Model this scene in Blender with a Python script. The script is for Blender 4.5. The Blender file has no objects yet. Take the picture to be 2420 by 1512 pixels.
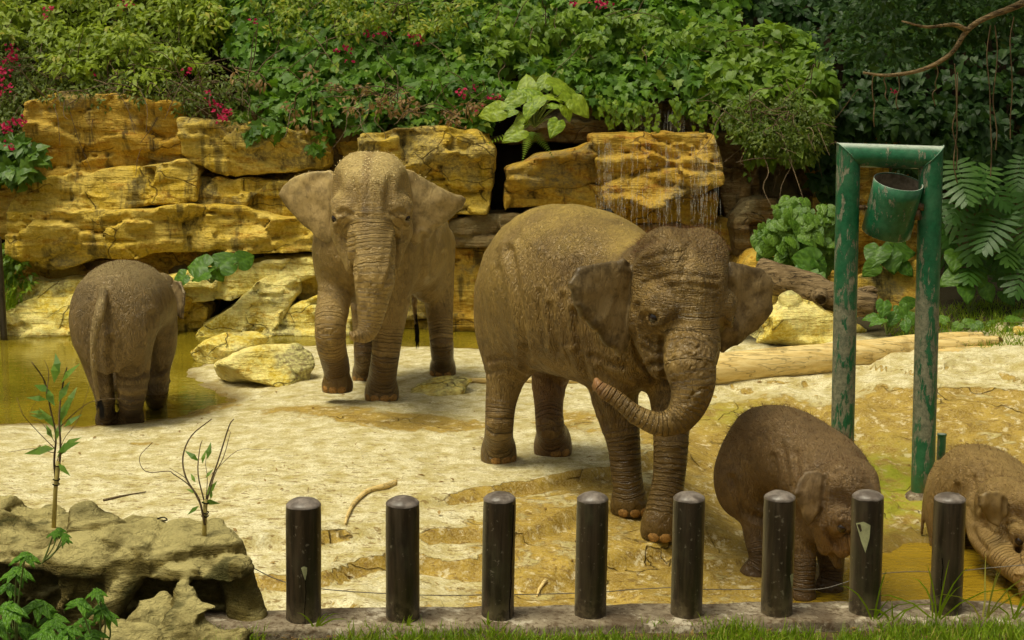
import bpy, math, random
import numpy as np
from mathutils import Vector, Matrix

# ------------------------------------------------------------------ camera, sky, sun, exposure
SC = bpy.context.scene
COL = SC.collection
PITCH, CAMZ, FPX = math.radians(8.5), 2.8, 3359.0
cam_data = bpy.data.cameras.new('camera')
cam_data.sensor_width = 36.0
cam_data.lens = 50.0
cam_data.clip_start, cam_data.clip_end = 0.1, 2000.0
camera = bpy.data.objects.new('camera', cam_data)
camera.location = (0, 0, CAMZ)
camera.rotation_euler = (math.radians(90) - PITCH, 0, 0)
COL.objects.link(camera)
SC.camera = camera
SUN_EL, SUN_AZ = math.radians(70), math.radians(-122)   # azimuth of the sun: left of and a little behind the camera
world = bpy.data.worlds.new('World')
SC.world = world
world.use_nodes = True
wn = world.node_tree
wn.nodes.clear()
sky = wn.nodes.new('ShaderNodeTexSky')
sky.sky_type = 'NISHITA'
sky.sun_disc = False
sky.sun_elevation = SUN_EL
sky.sun_rotation = SUN_AZ
sky.air_density, sky.dust_density, sky.ozone_density = 1.0, 6.0, 0.4
warm = wn.nodes.new('ShaderNodeMix')                     # warm tint added to the light of the whole sky
warm.data_type, warm.blend_type = 'RGBA', 'MULTIPLY'
warm.inputs[0].default_value = 1.0
warm.inputs[7].default_value = (1.0, 0.965, 0.80, 1)
hs = wn.nodes.new('ShaderNodeHueSaturation')
hs.inputs['Saturation'].default_value = 0.25            # thin overcast: a nearly white sky
bg = wn.nodes.new('ShaderNodeBackground')
bg.inputs['Strength'].default_value = 0.080
wo = wn.nodes.new('ShaderNodeOutputWorld')
wn.links.new(sky.outputs[0], hs.inputs['Color'])
wn.links.new(hs.outputs[0], warm.inputs[6])
wn.links.new(warm.outputs[2], bg.inputs['Color'])
wn.links.new(bg.outputs[0], wo.inputs['Surface'])
sun_data = bpy.data.lights.new('sun', 'SUN')
sun_data.energy = 2.2
sun_data.angle = math.radians(24)
sun_data.color = (1.0, 0.94, 0.72)
sun = bpy.data.objects.new('sun', sun_data)
sdir = Vector((math.sin(SUN_AZ) * math.cos(SUN_EL), math.cos(SUN_AZ) * math.cos(SUN_EL), math.sin(SUN_EL)))
sun.rotation_euler = sdir.to_track_quat('Z', 'Y').to_euler()
sun.location = sdir * 40
COL.objects.link(sun)
SC.view_settings.view_transform = 'Standard'
SC.view_settings.look = 'None'
SC.view_settings.gamma = 1.0
SC.view_settings.use_curve_mapping = False
SC.view_settings.exposure = 0.24
SC.cycles.max_bounces = 5
SC.cycles.diffuse_bounces = 2
SC.cycles.use_adaptive_sampling = True
SC.cycles.adaptive_threshold = 0.03
SC.cycles.transparent_max_bounces = 6
SC.cycles.use_denoising = True

# ------------------------------------------------------------------ helpers
rng = np.random.default_rng(7)
random.seed(7)
SP, CP = math.sin(PITCH), math.cos(PITCH)


def at(u, v, Y):
    """world point seen at photo position (u, v) of a 2419 x 1512 view, at forward distance Y"""
    a, b = (u - 1209.5) / FPX, (756 - v) / FPX
    t = Y / (CP + b * SP)
    return np.array([a * t, Y, CAMZ + (-SP + b * CP) * t])


def pr(r, Y):
    return r * Y / FPX / CP


def hash3(i, j, k, seed):
    h = (i.astype(np.int64) * 374761393 + j.astype(np.int64) * 668265263 + k.astype(np.int64) * 1274126177 + seed * 974711) & 0xffffffff
    h = ((h ^ (h >> 13)) * 1274126177) & 0xffffffff
    h = ((h ^ (h >> 16)) * 2246822519) & 0xffffffff
    return ((h ^ (h >> 15)) & 0xffffff).astype(np.float32) / 16777215.0


def vnoise(x, y, z, seed=0):
    x, y, z = np.broadcast_arrays(np.asarray(x, np.float32), np.asarray(y, np.float32), np.asarray(z, np.float32))
    i, j, k = np.floor(x), np.floor(y), np.floor(z)
    fx, fy, fz = x - i, y - j, z - k
    fx, fy, fz = fx * fx * (3 - 2 * fx), fy * fy * (3 - 2 * fy), fz * fz * (3 - 2 * fz)
    r = 0
    for a in (0, 1):
        wx = fx if a else 1 - fx
        for b in (0, 1):
            wy = fy if b else 1 - fy
            for c in (0, 1):
                wz = fz if c else 1 - fz
                r = r + wx * wy * wz * hash3(i + a, j + b, k + c, seed)
    return r * 2 - 1


def fbm(x, y, z, seed=0, oc=3):
    r, a, f = 0, 1.0, 1.0
    for o in range(oc):
        r = r + a * vnoise(np.asarray(x) * f, np.asarray(y) * f, np.asarray(z) * f, seed + o * 17)
        a *= 0.5
        f *= 2.03
    return r


def sstep(a, b, x):
    t = np.clip((np.asarray(x, float) - a) / (b - a), 0, 1)
    return t * t * (3 - 2 * t)


def poly_sd(px, py, poly):
    """signed distance (negative inside) to a 2D polygon"""
    P = np.asarray(poly, np.float32)
    d = np.full(np.broadcast(px, py).shape, 1e9, np.float32)
    s = np.ones_like(d)
    n = len(P)
    for i in range(n):
        a, b = P[i], P[i - 1]
        ex, ey = b - a
        wx, wy = px - a[0], py - a[1]
        t = np.clip((wx * ex + wy * ey) / (ex * ex + ey * ey + 1e-12), 0, 1)
        d = np.minimum(d, (wx - ex * t) ** 2 + (wy - ey * t) ** 2)
        c1, c2, c3 = py >= a[1], py < b[1], ex * wy > ey * wx
        s = np.where((c1 & c2 & c3) | (~c1 & ~c2 & ~c3), -s, s)
    return s * np.sqrt(d)


def mk_mesh(name, verts, faces, smooth=True):
    """faces: (n, 3) or (n, 4) int array, or list of such arrays"""
    me = bpy.data.meshes.new(name)
    verts = np.asarray(verts, np.float32)
    fl = faces if isinstance(faces, list) and len(faces) and isinstance(faces[0], np.ndarray) else [faces]
    fl = [np.asarray(f, np.int32) for f in fl if len(f)]
    me.vertices.add(len(verts))
    me.vertices.foreach_set('co', verts.ravel())
    nl = sum(f.size for f in fl)
    npoly = sum(len(f) for f in fl)
    me.loops.add(nl)
    me.loops.foreach_set('vertex_index', np.concatenate([f.ravel() for f in fl]))
    me.polygons.add(npoly)
    st, o = [], 0
    for f in fl:
        st.append(o + np.arange(len(f)) * f.shape[1])
        o += f.size
    me.polygons.foreach_set('loop_start', np.concatenate(st).astype(np.int32))
    me.polygons.foreach_set('use_smooth', np.full(npoly, smooth))
    me.update(calc_edges=True)
    return me


def set_attr(me, name, arr, typ='FLOAT'):
    a = me.attributes.new(name, typ, 'POINT')
    key = 'value' if typ == 'FLOAT' else 'vector'
    a.data.foreach_set(key, np.asarray(arr, np.float32).ravel())


def tag(o, label=None, cat=None, group=None, kind=None):
    if label:
        o['label'] = label
    if cat:
        o['category'] = cat
    if group:
        o['group'] = group
    if kind:
        o['kind'] = kind
    return o


def obj(name, me, mat=None, parent=None, loc=None):
    o = bpy.data.objects.new(name, me)
    COL.objects.link(o)
    if mat is not None and me is not None and len(me.materials) == 0:
        me.materials.append(mat)
    if parent is not None:
        o.parent = parent
    if loc is not None:
        o.location = Vector([float(c) for c in loc])
    return o


def empty(name, loc, label, cat, group=None):
    o = bpy.data.objects.new(name, None)
    o.empty_display_size = 0.2
    COL.objects.link(o)
    o.location = Vector([float(c) for c in loc])
    return tag(o, label, cat, group)


class MB:
    """collects tubes, boxes and loose faces into one mesh, coordinates relative to an origin"""
    def __init__(s, org=(0, 0, 0)):
        s.v, s.q, s.t, s.n, s.o = [], [], [], 0, np.asarray(org, float)

    def add(s, v, q=None, t=None):
        v = np.asarray(v, float) - s.o
        s.v.append(v)
        if q is not None and len(q):
            s.q.append(np.asarray(q) + s.n)
        if t is not None and len(t):
            s.t.append(np.asarray(t) + s.n)
        s.n += len(v)

    def tube(s, pts, rads, n=8, cap=True):
        pts = np.asarray(pts, float)
        m = len(pts)
        rads = np.broadcast_to(np.asarray(rads, float), (m,))
        tg = np.gradient(pts, axis=0)
        tg /= np.linalg.norm(tg, axis=1)[:, None] + 1e-9
        up = np.array([0.13, 0.21, 0.97]) if abs(tg[0][2]) < 0.9 else np.array([1.0, 0.1, 0.05])
        V = []
        for i in range(m):
            e1 = np.cross(tg[i], up)
            e1 /= np.linalg.norm(e1) + 1e-9
            e2 = np.cross(e1, tg[i])
            up = e2
            an = np.arange(n) * 2 * math.pi / n
            V.append(pts[i] + rads[i] * (np.cos(an)[:, None] * e1 + np.sin(an)[:, None] * e2))
        V = np.concatenate(V)
        q = []
        for i in range(m - 1):
            for j in range(n):
                q.append((i * n + j, i * n + (j + 1) % n, (i + 1) * n + (j + 1) % n, (i + 1) * n + j))
        t = []
        if cap:
            V = np.vstack([V, pts[0], pts[-1]])
            for j in range(n):
                t.append((m * n, (j + 1) % n, j))
                t.append((m * n + 1, (m - 1) * n + j, (m - 1) * n + (j + 1) % n))
        s.add(V, q, t)

    def box(s, lo, hi):
        (x0, y0, z0), (x1, y1, z1) = lo, hi
        v = [(x0, y0, z0), (x1, y0, z0), (x1, y1, z0), (x0, y1, z0), (x0, y0, z1), (x1, y0, z1), (x1, y1, z1), (x0, y1, z1)]
        s.add(v, [(0, 3, 2, 1), (4, 5, 6, 7), (0, 1, 5, 4), (1, 2, 6, 5), (2, 3, 7, 6), (3, 0, 4, 7)])

    def mesh(s, name, smooth=True):
        f = []
        if s.q:
            f.append(np.concatenate(s.q))
        if s.t:
            f.append(np.concatenate(s.t))
        return mk_mesh(name, np.concatenate(s.v), f, smooth)

    def build(s, name, mat, parent=None, smooth=True):
        return obj(name, s.mesh(name, smooth), mat, parent, None if parent is not None else s.o)


def catmull(P, n=5):
    P = np.asarray(P, float)
    if len(P) < 3:
        t = np.linspace(0, 1, n * (len(P) - 1) + 1)[:, None]
        return P[0] * (1 - t) + P[-1] * t
    Q = np.vstack([2 * P[0] - P[1], P, 2 * P[-1] - P[-2]])
    out = []
    for i in range(1, len(Q) - 2):
        for t in np.arange(n) / n:
            a, b, c, d = Q[i - 1], Q[i], Q[i + 1], Q[i + 2]
            out.append(0.5 * (2 * b + (c - a) * t + (2 * a - 5 * b + 4 * c - d) * t * t + (3 * b - a - 3 * c + d) * t ** 3))
    out.append(P[-1])
    return np.array(out)


# ------------------------------------------------------------------ solids from distance fields
class Field:
    def __init__(s, lo, hi, h):
        s.lo, s.h = np.asarray(lo, float), h
        s.n = np.ceil((np.asarray(hi, float) - s.lo) / h).astype(int) + 1
        s.D = np.full(s.n, 1.0, np.float32)

    def sub(s, blo, bhi):
        a = np.clip(np.floor((np.asarray(blo) - s.lo) / s.h).astype(int), 0, s.n)
        b = np.clip(np.ceil((np.asarray(bhi) - s.lo) / s.h).astype(int) + 1, 0, s.n)
        sl = tuple(slice(i, j) for i, j in zip(a, b))
        ax = [(s.lo[i] + s.h * np.arange(a[i], b[i])).astype(np.float32) for i in range(3)]
        return sl, ax[0][:, None, None], ax[1][None, :, None], ax[2][None, None, :]

    def put(s, fn, blo, bhi, k=0.05, cut=False):
        m = k + 2.5 * s.h
        sl, x, y, z = s.sub(np.asarray(blo) - m, np.asarray(bhi) + m)
        if 0 in s.D[sl].shape:
            return
        d = fn(x, y, z).astype(np.float32)
        a = s.D[sl]
        if cut:
            d = -d
            e = np.maximum(k - np.abs(a - d), 0) / k
            s.D[sl] = np.maximum(a, d) + e * e * k * 0.25
        else:
            e = np.maximum(k - np.abs(a - d), 0) / k
            s.D[sl] = np.minimum(a, d) - e * e * k * 0.25

    def cone(s, a, b, ra, rb, k=0.05, cut=False):
        a, b = np.asarray(a, float), np.asarray(b, float)
        ba = b - a
        L = float(ba @ ba) + 1e-9

        def fn(x, y, z):
            px, py, pz = x - a[0], y - a[1], z - a[2]
            t = np.clip((px * ba[0] + py * ba[1] + pz * ba[2]) / L, 0, 1)
            return np.sqrt((px - t * ba[0]) ** 2 + (py - t * ba[1]) ** 2 + (pz - t * ba[2]) ** 2) - (ra + (rb - ra) * t)
        r = max(ra, rb)
        s.put(fn, np.minimum(a, b) - r, np.maximum(a, b) + r, k, cut)

    def ell(s, c, r, R=None, k=0.05, cut=False, zmin=None):
        c, r = np.asarray(c, float), np.asarray(r, float)
        R = np.eye(3) if R is None else R
        ext = np.sqrt((R ** 2) @ (r ** 2))

        def fn(x, y, z):
            px, py, pz = x - c[0], y - c[1], z - c[2]
            q = [px * R[0, i] + py * R[1, i] + pz * R[2, i] for i in range(3)]
            k0 = np.sqrt(sum((q[i] / r[i]) ** 2 for i in range(3)))
            k1 = np.sqrt(sum((q[i] / r[i] ** 2) ** 2 for i in range(3))) + 1e-6
            d = k0 * (k0 - 1) / k1
            if zmin is not None:
                d = np.maximum(d, zmin - z)
            return d
        s.put(fn, c - ext, c + ext, k, cut)

    def chain(s, P, r, k=0.03, n=4):
        Q = catmull(np.column_stack([np.asarray(P, float), np.asarray(r, float)]), n)
        rm = Q[:, 3].max()

        def fn(x, y, z):
            D = None
            for i in range(len(Q) - 1):
                a, ba = Q[i, :3], Q[i + 1, :3] - Q[i, :3]
                L = float(ba @ ba) + 1e-9
                px, py, pz = x - a[0], y - a[1], z - a[2]
                t = np.clip((px * ba[0] + py * ba[1] + pz * ba[2]) / L, 0, 1)
                d = np.sqrt((px - t * ba[0]) ** 2 + (py - t * ba[1]) ** 2 + (pz - t * ba[2]) ** 2) - (Q[i, 3] + (Q[i + 1, 3] - Q[i, 3]) * t)
                D = d if D is None else np.minimum(D, d)
            return D
        s.put(fn, Q[:, :3].min(0) - rm, Q[:, :3].max(0) + rm, k)
        return Q

    def mesh(s, org=(0, 0, 0)):
        D, n = s.D, s.n
        I = D < 0
        S = np.zeros(n - 1, np.int8)
        cs = [(a, b, c) for a in (0, 1) for b in (0, 1) for c in (0, 1)]
        for a, b, c in cs:
            S += I[a:n[0] - 1 + a, b:n[1] - 1 + b, c:n[2] - 1 + c]
        cell = np.argwhere((S > 0) & (S < 8))
        idx = np.full(n - 1, -1, np.int32)
        idx[cell[:, 0], cell[:, 1], cell[:, 2]] = np.arange(len(cell))
        pos = np.zeros((len(cell), 3), np.float32)
        cnt = np.zeros(len(cell), np.float32)
        dv = {c: D[cell[:, 0] + c[0], cell[:, 1] + c[1], cell[:, 2] + c[2]] for c in cs}
        for c0 in cs:
            for ax in range(3):
                if c0[ax] == 0:
                    c1 = tuple(1 if i == ax else c0[i] for i in range(3))
                    d0, d1 = dv[c0], dv[c1]
                    m = (d0 < 0) != (d1 < 0)
                    t = np.where(m, d0 / np.where(m, d0 - d1, 1), 0)
                    p = np.tile(np.array(c0, np.float32), (len(cell), 1))
                    p[:, ax] += t
                    pos += p * m[:, None]
                    cnt += m
        V = s.lo + s.h * (cell + pos / cnt[:, None]) - np.asarray(org)
        Fs = []
        for ax in range(3):
            o1, o2 = (ax + 1) % 3, (ax + 2) % 3
            A = np.take(I, range(0, n[ax] - 1), ax)
            B = np.take(I, range(1, n[ax]), ax)
            e = np.argwhere(A != B)
            e = e[(e[:, o1] > 0) & (e[:, o2] > 0) & (e[:, o1] < n[o1] - 1) & (e[:, o2] < n[o2] - 1)]
            if not len(e):
                continue
            low = I[e[:, 0], e[:, 1], e[:, 2]]

            def g(d1, d2):
                q = e.copy()
                q[:, o1] += d1
                q[:, o2] += d2
                return idx[q[:, 0], q[:, 1], q[:, 2]]
            q = np.column_stack([g(-1, -1), g(0, -1), g(0, 0), g(-1, 0)])
            q[~low] = q[~low][:, ::-1]
            Fs.append(q)
        return V, np.concatenate(Fs)


def normals_of(V, Q):
    n = np.cross(V[Q[:, 2]] - V[Q[:, 0]], V[Q[:, 3]] - V[Q[:, 1]])
    N = np.zeros_like(V)
    for i in range(4):
        np.add.at(N, Q[:, i], n)
    return N / (np.linalg.norm(N, axis=1)[:, None] + 1e-12)


# ------------------------------------------------------------------ material helper
class NT:
    def __init__(s, name):
        s.m = bpy.data.materials.new(name)
        s.m.use_nodes = True
        s.t = s.m.node_tree
        s.t.nodes.clear()
        s.out = s.t.nodes.new('ShaderNodeOutputMaterial')

    def n(s, typ, out=0, **kw):
        nd = s.t.nodes.new('ShaderNode' + typ)
        for k, v in kw.items():
            if k.startswith('i_'):
                key = k[2:]
                key = int(key) if key.isdigit() else key.replace('_', ' ')
                s.put(nd.inputs[key], v)
            else:
                setattr(nd, k, v)
        return nd.outputs[out] if out is not None else nd

    def put(s, sock, v):
        if isinstance(v, bpy.types.NodeSocket):
            s.t.links.new(v, sock)
        elif isinstance(v, (tuple, list)) and len(v) == 3 and sock.type == 'RGBA':
            sock.default_value = (*v, 1)
        else:
            sock.default_value = v

    def math(s, op, a, b=0.0, c=0.0, clamp=False):
        nd = s.t.nodes.new('ShaderNodeMath')
        nd.operation, nd.use_clamp = op, clamp
        for i, v in enumerate((a, b, c)):
            s.put(nd.inputs[i], v)
        return nd.outputs[0]

    def mix(s, f, a, b, blend='MIX'):
        nd = s.t.nodes.new('ShaderNodeMix')
        nd.data_type, nd.blend_type = 'RGBA', blend
        s.put(nd.inputs[0], f)
        s.put(nd.inputs[6], a)
        s.put(nd.inputs[7], b)
        return nd.outputs[2]

    def ramp(s, f, lo, hi, a=0.0, b=1.0):
        nd = s.t.nodes.new('ShaderNodeMapRange')
        nd.interpolation_type = 'SMOOTHSTEP'
        for i, v in enumerate((f, lo, hi, a, b)):
            s.put(nd.inputs[i], v)
        return nd.outputs[0]

    def pos(s):
        return s.n('NewGeometry', 0)

    def xf(s, vec, scale=(1, 1, 1), loc=(0, 0, 0), rot=(0, 0, 0)):
        return s.n('Mapping', i_0=vec, i_1=loc, i_2=rot, i_3=scale)

    def noise(s, vec, scale, detail=4.0, rough=0.55, dist=0.0):
        return s.n('TexNoise', 0, i_Vector=vec, i_Scale=scale, i_Detail=detail, i_Roughness=rough, i_Distortion=dist)

    def attr(s, name, out=2):
        nd = s.t.nodes.new('ShaderNodeAttribute')
        nd.attribute_name = name
        return nd.outputs[out]

    def bump(s, h, strength=1.0, dist=0.01, nrm=None):
        nd = s.t.nodes.new('ShaderNodeBump')
        nd.inputs['Strength'].default_value = strength
        nd.inputs['Distance'].default_value = dist
        s.put(nd.inputs['Height'], h)
        if nrm is not None:
            s.put(nd.inputs['Normal'], nrm)
        return nd.outputs[0]

    def finish(s, color, rough=0.8, normal=None, spec=0.3, trans=None, **kw):
        b = s.t.nodes.new('ShaderNodeBsdfPrincipled')
        s.put(b.inputs['Base Color'], color)
        s.put(b.inputs['Roughness'], rough)
        s.put(b.inputs['Specular IOR Level'], spec)
        if normal is not None:
            s.put(b.inputs['Normal'], normal)
        for k, v in kw.items():
            s.put(b.inputs[k.replace('_', ' ')], v)
        sh = b.outputs[0]
        if trans is not None:                               # light through leaves
            t = s.t.nodes.new('ShaderNodeBsdfTranslucent')
            s.put(t.inputs['Color'], trans)
            mx = s.t.nodes.new('ShaderNodeMixShader')
            mx.inputs[0].default_value = 0.35
            s.t.links.new(sh, mx.inputs[1])
            s.t.links.new(t.outputs[0], mx.inputs[2])
            sh = mx.outputs[0]
        s.t.links.new(sh, s.out.inputs['Surface'])
        return s.m
# ------------------------------------------------------------------ lie of the land
SHORE = [(-9, 5), (-9, 12.6), (-4.6, 12.9), (-3.9, 12.75), (-3.3, 13.15), (-2.85, 13.9), (-3.0, 14.5), (-3.6, 15.2), (-3.75, 15.6),
         (-3.45, 16.2), (-3.1, 17.1), (-2.0, 17.35), (-0.4, 17.1), (1.2, 16.9), (1.8, 18.2), (2.2, 30), (12, 30), (12, 5)]
POOL = [(1.75, 6.5), (1.80, 9.0), (2.1, 9.5), (2.5, 10.1), (2.85, 10.5), (3.2, 10.65), (3.7, 10.9), (4.3, 10.9), (5.2, 11.1), (9, 11.3), (9, 6.5)]
POND_Z, POOL_Z = -0.10, -0.45


def plates(x, y, size, seed):
    """slabs of rock: a level and a tilt for each jittered cell"""
    gx_, gy_ = x / size + 0.18 * vnoise(x * 2.3, y * 2.3, 0, seed), y / size * 1.25 + 0.18 * vnoise(x * 2.3, y * 2.3, 1, seed)
    i0, k0 = np.floor(gx_), np.floor(gy_)
    best = np.full(np.shape(gx_), 9.0)
    out = best * 0
    for a in (-1, 0, 1):
        for b in (-1, 0, 1):
            i, k = i0 + a, k0 + b
            dx = gx_ - i - 0.1 - 0.8 * hash3(i, k, i * 0 + 1, seed)
            dy = gy_ - k - 0.1 - 0.8 * hash3(i, k, i * 0 + 2, seed)
            d = np.hypot(dx, dy)
            hh = hash3(i, k, i * 0 + 3, seed)
            val = (hh - 0.5) + 0.9 * ((hh * 7.3) % 1 - 0.5) * dx + 0.9 * ((hh * 3.1) % 1 - 0.5) * dy
            m = d < best
            out, best = np.where(m, val, out), np.where(m, d, best)
    return out


def GZ(x, y):
    x, y = np.asarray(x, float), np.asarray(y, float)
    w1 = 0.16 * vnoise(x * 1.7, y * 1.7, 0, 3) + 0.07 * vnoise(x * 5.1, y * 5.1, 0, 4)
    f1 = np.interp(x, [-3, -0.9, -0.63, -0.2, 0.25, 0.7, 1.6], [9.0, 9.6, 9.95, 10.35, 10.6, 11.1, 11.9])
    h1 = np.interp(x, [-0.9, -0.4, 0.5], [0.0, 0.09, 0.10])
    f2 = np.interp(x, [-3, -1.6, -0.6, 0.08, 0.68, 1.6], [8.6, 9.05, 9.3, 9.4, 10.3, 11.0])
    h2 = np.interp(x, [-3, -1.5], [0.04, 0.09])
    f3 = np.interp(x, [-3, -1.5, -0.57, 0.38, 1.14, 2], [8.2, 8.5, 9.0, 9.0, 9.65, 10.3])
    z = -h1 * sstep(-0.05, 0.05, f1 + w1 - y) - h2 * sstep(-0.05, 0.05, f2 + w1 - y) - 0.10 * sstep(-0.05, 0.05, f3 + w1 - y)
    fz = sstep(0.5, -0.4, y - np.interp(x, [-4, -1.8, -0.9, -0.3, 0.4, 0.9, 1.4, 6], [8.0, 8.6, 9.1, 10.2, 10.8, 11.4, 13.2, 13.6]))
    pl = 0.055 * plates(x, y, 0.75, 15) + 0.02 * plates(x, y, 0.3, 16)
    z = z + fz * pl
    z = z - 0.02 * sstep(11.5, 9, y) + 0.03 * vnoise(x * 0.7, y * 0.7, 0, 9)
    zr = np.interp(y, [8, 9, 10, 11, 11.5, 12.5, 13.5, 14.5, 16, 18.5], [-0.50, -0.45, -0.41, -0.37, -0.31, -0.2, -0.04, 0.06, 0.15, 0.35])
    zr = zr + 0.10 * np.clip(x - 2.2, 0, 4) * sstep(12.0, 14.0, y)
    tt = zr * 9 + 0.9 * vnoise(x * 1.1, y * 1.3, 0, 21)
    zr = zr + 0.05 * (np.floor(tt) + sstep(0.35, 0.65, tt - np.floor(tt)) - tt) + 0.03 * vnoise(x * 2.2, y * 2.2, 0, 22)
    zr = zr + pl * 1.2 * sstep(16, 14, y)
    b = sstep(0.9, 1.8, x + 0.3 * vnoise(x, y, 0, 5))
    z = z * (1 - b) + zr * b
    sh = poly_sd(x, y, SHORE) + 0.10 * vnoise(x * 1.3, y * 1.3, 0, 6)
    z = np.where(sh > -0.9, np.minimum(z, POND_Z - 0.5 * np.clip(sh, -2, 1.2) * np.where(sh > 0, 1, 0.22)), z)
    po = poly_sd(x, y, POOL) + 0.10 * vnoise(x * 2, y * 2, 0, 8)
    z = z - 0.25 * sstep(0.05, -0.8, po) * sstep(0.3, 0.0, po)
    return z


def hit(u, v, dz=0.0):
    """where the line of sight through (u, v) meets the ground"""
    Y = np.arange(6.5, 19, 0.01)
    a, b = (u - 1209.5) / FPX, (756 - v) / FPX
    t = Y / (CP + b * SP)
    z = CAMZ + (-SP + b * CP) * t
    g = GZ(a * t, Y) + dz
    i = int(np.argmax(z <= g)) if (z <= g).any() else len(Y) - 1
    return np.array([a * t[i], Y[i], g[i] - dz])
# ------------------------------------------------------------------ elephants
def skin_material(name, base, pale, dust_lit_c, fine=1.0, bump=0.017, eart=None):
    m = NT(name)
    bl = m.attr('bl', 1)
    ringw, ring, dust, wet, pink, ear = (m.attr(a) for a in ('ringw', 'ring', 'dust', 'wet', 'pink', 'ear'))
    wv = m.n('TexNoise', 1, i_Vector=bl, i_Scale=7.0 * fine, i_Detail=2.0)
    warp = m.noise(bl, 9.0, 2.0)
    blot0 = m.noise(bl, 6.5, 2.0)
    blw = m.n('VectorMath', 0, operation='ADD', i_0=bl, i_1=m.n('VectorMath', 0, operation='SCALE', i_0=wv, i_Scale=0.035))
    # hide: long creases slanting down the flanks in two crossing directions, over broad folds
    def creases(sc, rot, w, dist):
        n = m.noise(m.xf(blw, tuple(k * fine for k in sc), rot=(0, rot, 0)), 1.0, 1.0, 0.5, dist)
        return m.ramp(m.math('ABSOLUTE', m.math('SUBTRACT', n, 0.5)), 0.0, w)
    hw = m.attr('headw')
    net1 = creases((42, 34, 6.5), 0.45, 0.10, 0.25)
    net1 = m.math('ADD', m.math('MULTIPLY', net1, m.math('SUBTRACT', 1.0, hw)), m.math('MULTIPLY', creases((8, 8, 44), 0.0, 0.10, 0.25), hw))
    net2 = creases((48, 42, 12), -0.5, 0.10, 0.25)
    nA = m.noise(m.xf(bl, (9 * fine, 7 * fine, 2.6 * fine), rot=(0, 0.2, 0)), 1.0, 2.0, 0.5, 0.4)
    fold = m.ramp(m.math('ABSOLUTE', m.math('SUBTRACT', nA, 0.5)), 0.0, 0.07)
    hb = m.math('ADD', m.math('MULTIPLY', fold, 0.7), m.math('ADD', m.math('MULTIPLY', net1, 0.75), m.math('MULTIPLY', net2, 0.6)))
    # rings round the trunk, the lower legs and over the brow
    s1 = m.math('ADD', m.math('MULTIPLY', ring, 22.0 * fine ** 0.7), m.math('MULTIPLY', warp, 1.1))
    r1 = m.ramp(m.math('ABSOLUTE', m.math('SUBTRACT', m.math('FRACT', s1), 0.5)), 0.0, 0.20)
    s2 = m.math('ADD', m.math('MULTIPLY', ring, 53.0 * fine ** 0.7), m.math('MULTIPLY', warp, 2.2))
    r2 = m.ramp(m.math('ABSOLUTE', m.math('SUBTRACT', m.math('FRACT', s2), 0.5)), 0.0, 0.25)
    hr = m.math('ADD', m.math('MULTIPLY', m.math('MULTIPLY', r1, m.ramp(blot0, 0.3, 0.62, 0.55, 1.0)), 3.4), m.math('ADD', m.math('MULTIPLY', r2, 0.5), m.math('MULTIPLY', net2, 0.4)))
    he = m.math('ADD', m.math('MULTIPLY', net2, 0.10), m.math('MULTIPLY', fold, 0.25))
    h = m.math('ADD', m.math('MULTIPLY', hr, ringw), m.math('MULTIPLY', hb, m.math('SUBTRACT', 1.0, ringw)))
    h = m.math('ADD', m.math('MULTIPLY', he, ear), m.math('MULTIPLY', h, m.math('SUBTRACT', 1.0, ear)))
    blot = m.noise(bl, 3.2, 4.0, 0.65)
    mott = m.noise(bl, 11.0, 4.0, 0.7)
    c = m.mix(m.ramp(blot, 0.36, 0.64), base, pale)
    c = m.mix(m.ramp(mott, 0.50, 0.66, 0.0, 0.55), c, tuple(x * 0.5 for x in base))
    c = m.mix(m.math('MULTIPLY', ear, 0.7), c, m.mix(m.ramp(mott, 0.40, 0.66), eart or (0.08 + pale[0], 0.075 + pale[1], 0.06 + pale[2]), (0.03 + base[0] * 0.5, 0.025 + base[1] * 0.5, 0.02 + base[2] * 0.5)))
    c = m.mix(m.math('MULTIPLY', m.attr('rim'), m.ramp(mott, 0.36, 0.52, 0.25, 0.85)), c, (base[0] * 0.35, base[1] * 0.36, base[2] * 0.5))
    crease = m.ramp(h, 0.25, 1.35)                          # darkens the creases: wrinkle shade put into the hide colour
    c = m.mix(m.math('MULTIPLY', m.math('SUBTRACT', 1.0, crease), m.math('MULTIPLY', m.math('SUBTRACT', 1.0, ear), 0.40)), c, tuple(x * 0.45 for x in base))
    dn = m.ramp(m.noise(bl, 26.0, 4.0, 0.75), 0.38, 0.62)
    c = m.mix(m.math('MULTIPLY', dust, m.math('ADD', 0.5, m.math('MULTIPLY', dn, 0.35)), clamp=True), c, dust_lit_c)
    c = m.mix(m.math('MULTIPLY', pink, 0.75), c, (0.42, 0.17, 0.07))
    c = m.mix(m.math('MULTIPLY', wet, 0.75), c, (base[0] * 0.34, base[1] * 0.27, base[2] * 0.22))
    rough = m.math('SUBTRACT', 0.47, m.math('MULTIPLY', wet, 0.2))
    return m.finish(c, rough, m.bump(h, 1.0, bump), 0.45)


def plain(name, col, rough=0.6, spec=0.3, var=0.25, scale=30.0, bump=0.0, **kw):
    m = NT(name)
    p = m.n('TexCoord', 3)
    n = m.noise(p, scale, 4.0, 0.65)
    c = m.mix(m.ramp(n, 0.3, 0.7), tuple(x * (1 - var) for x in col), tuple(min(1, x * (1 + var)) for x in col))
    return m.finish(c, rough, m.bump(n, 1.0, bump) if bump else None, spec, **kw)


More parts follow.
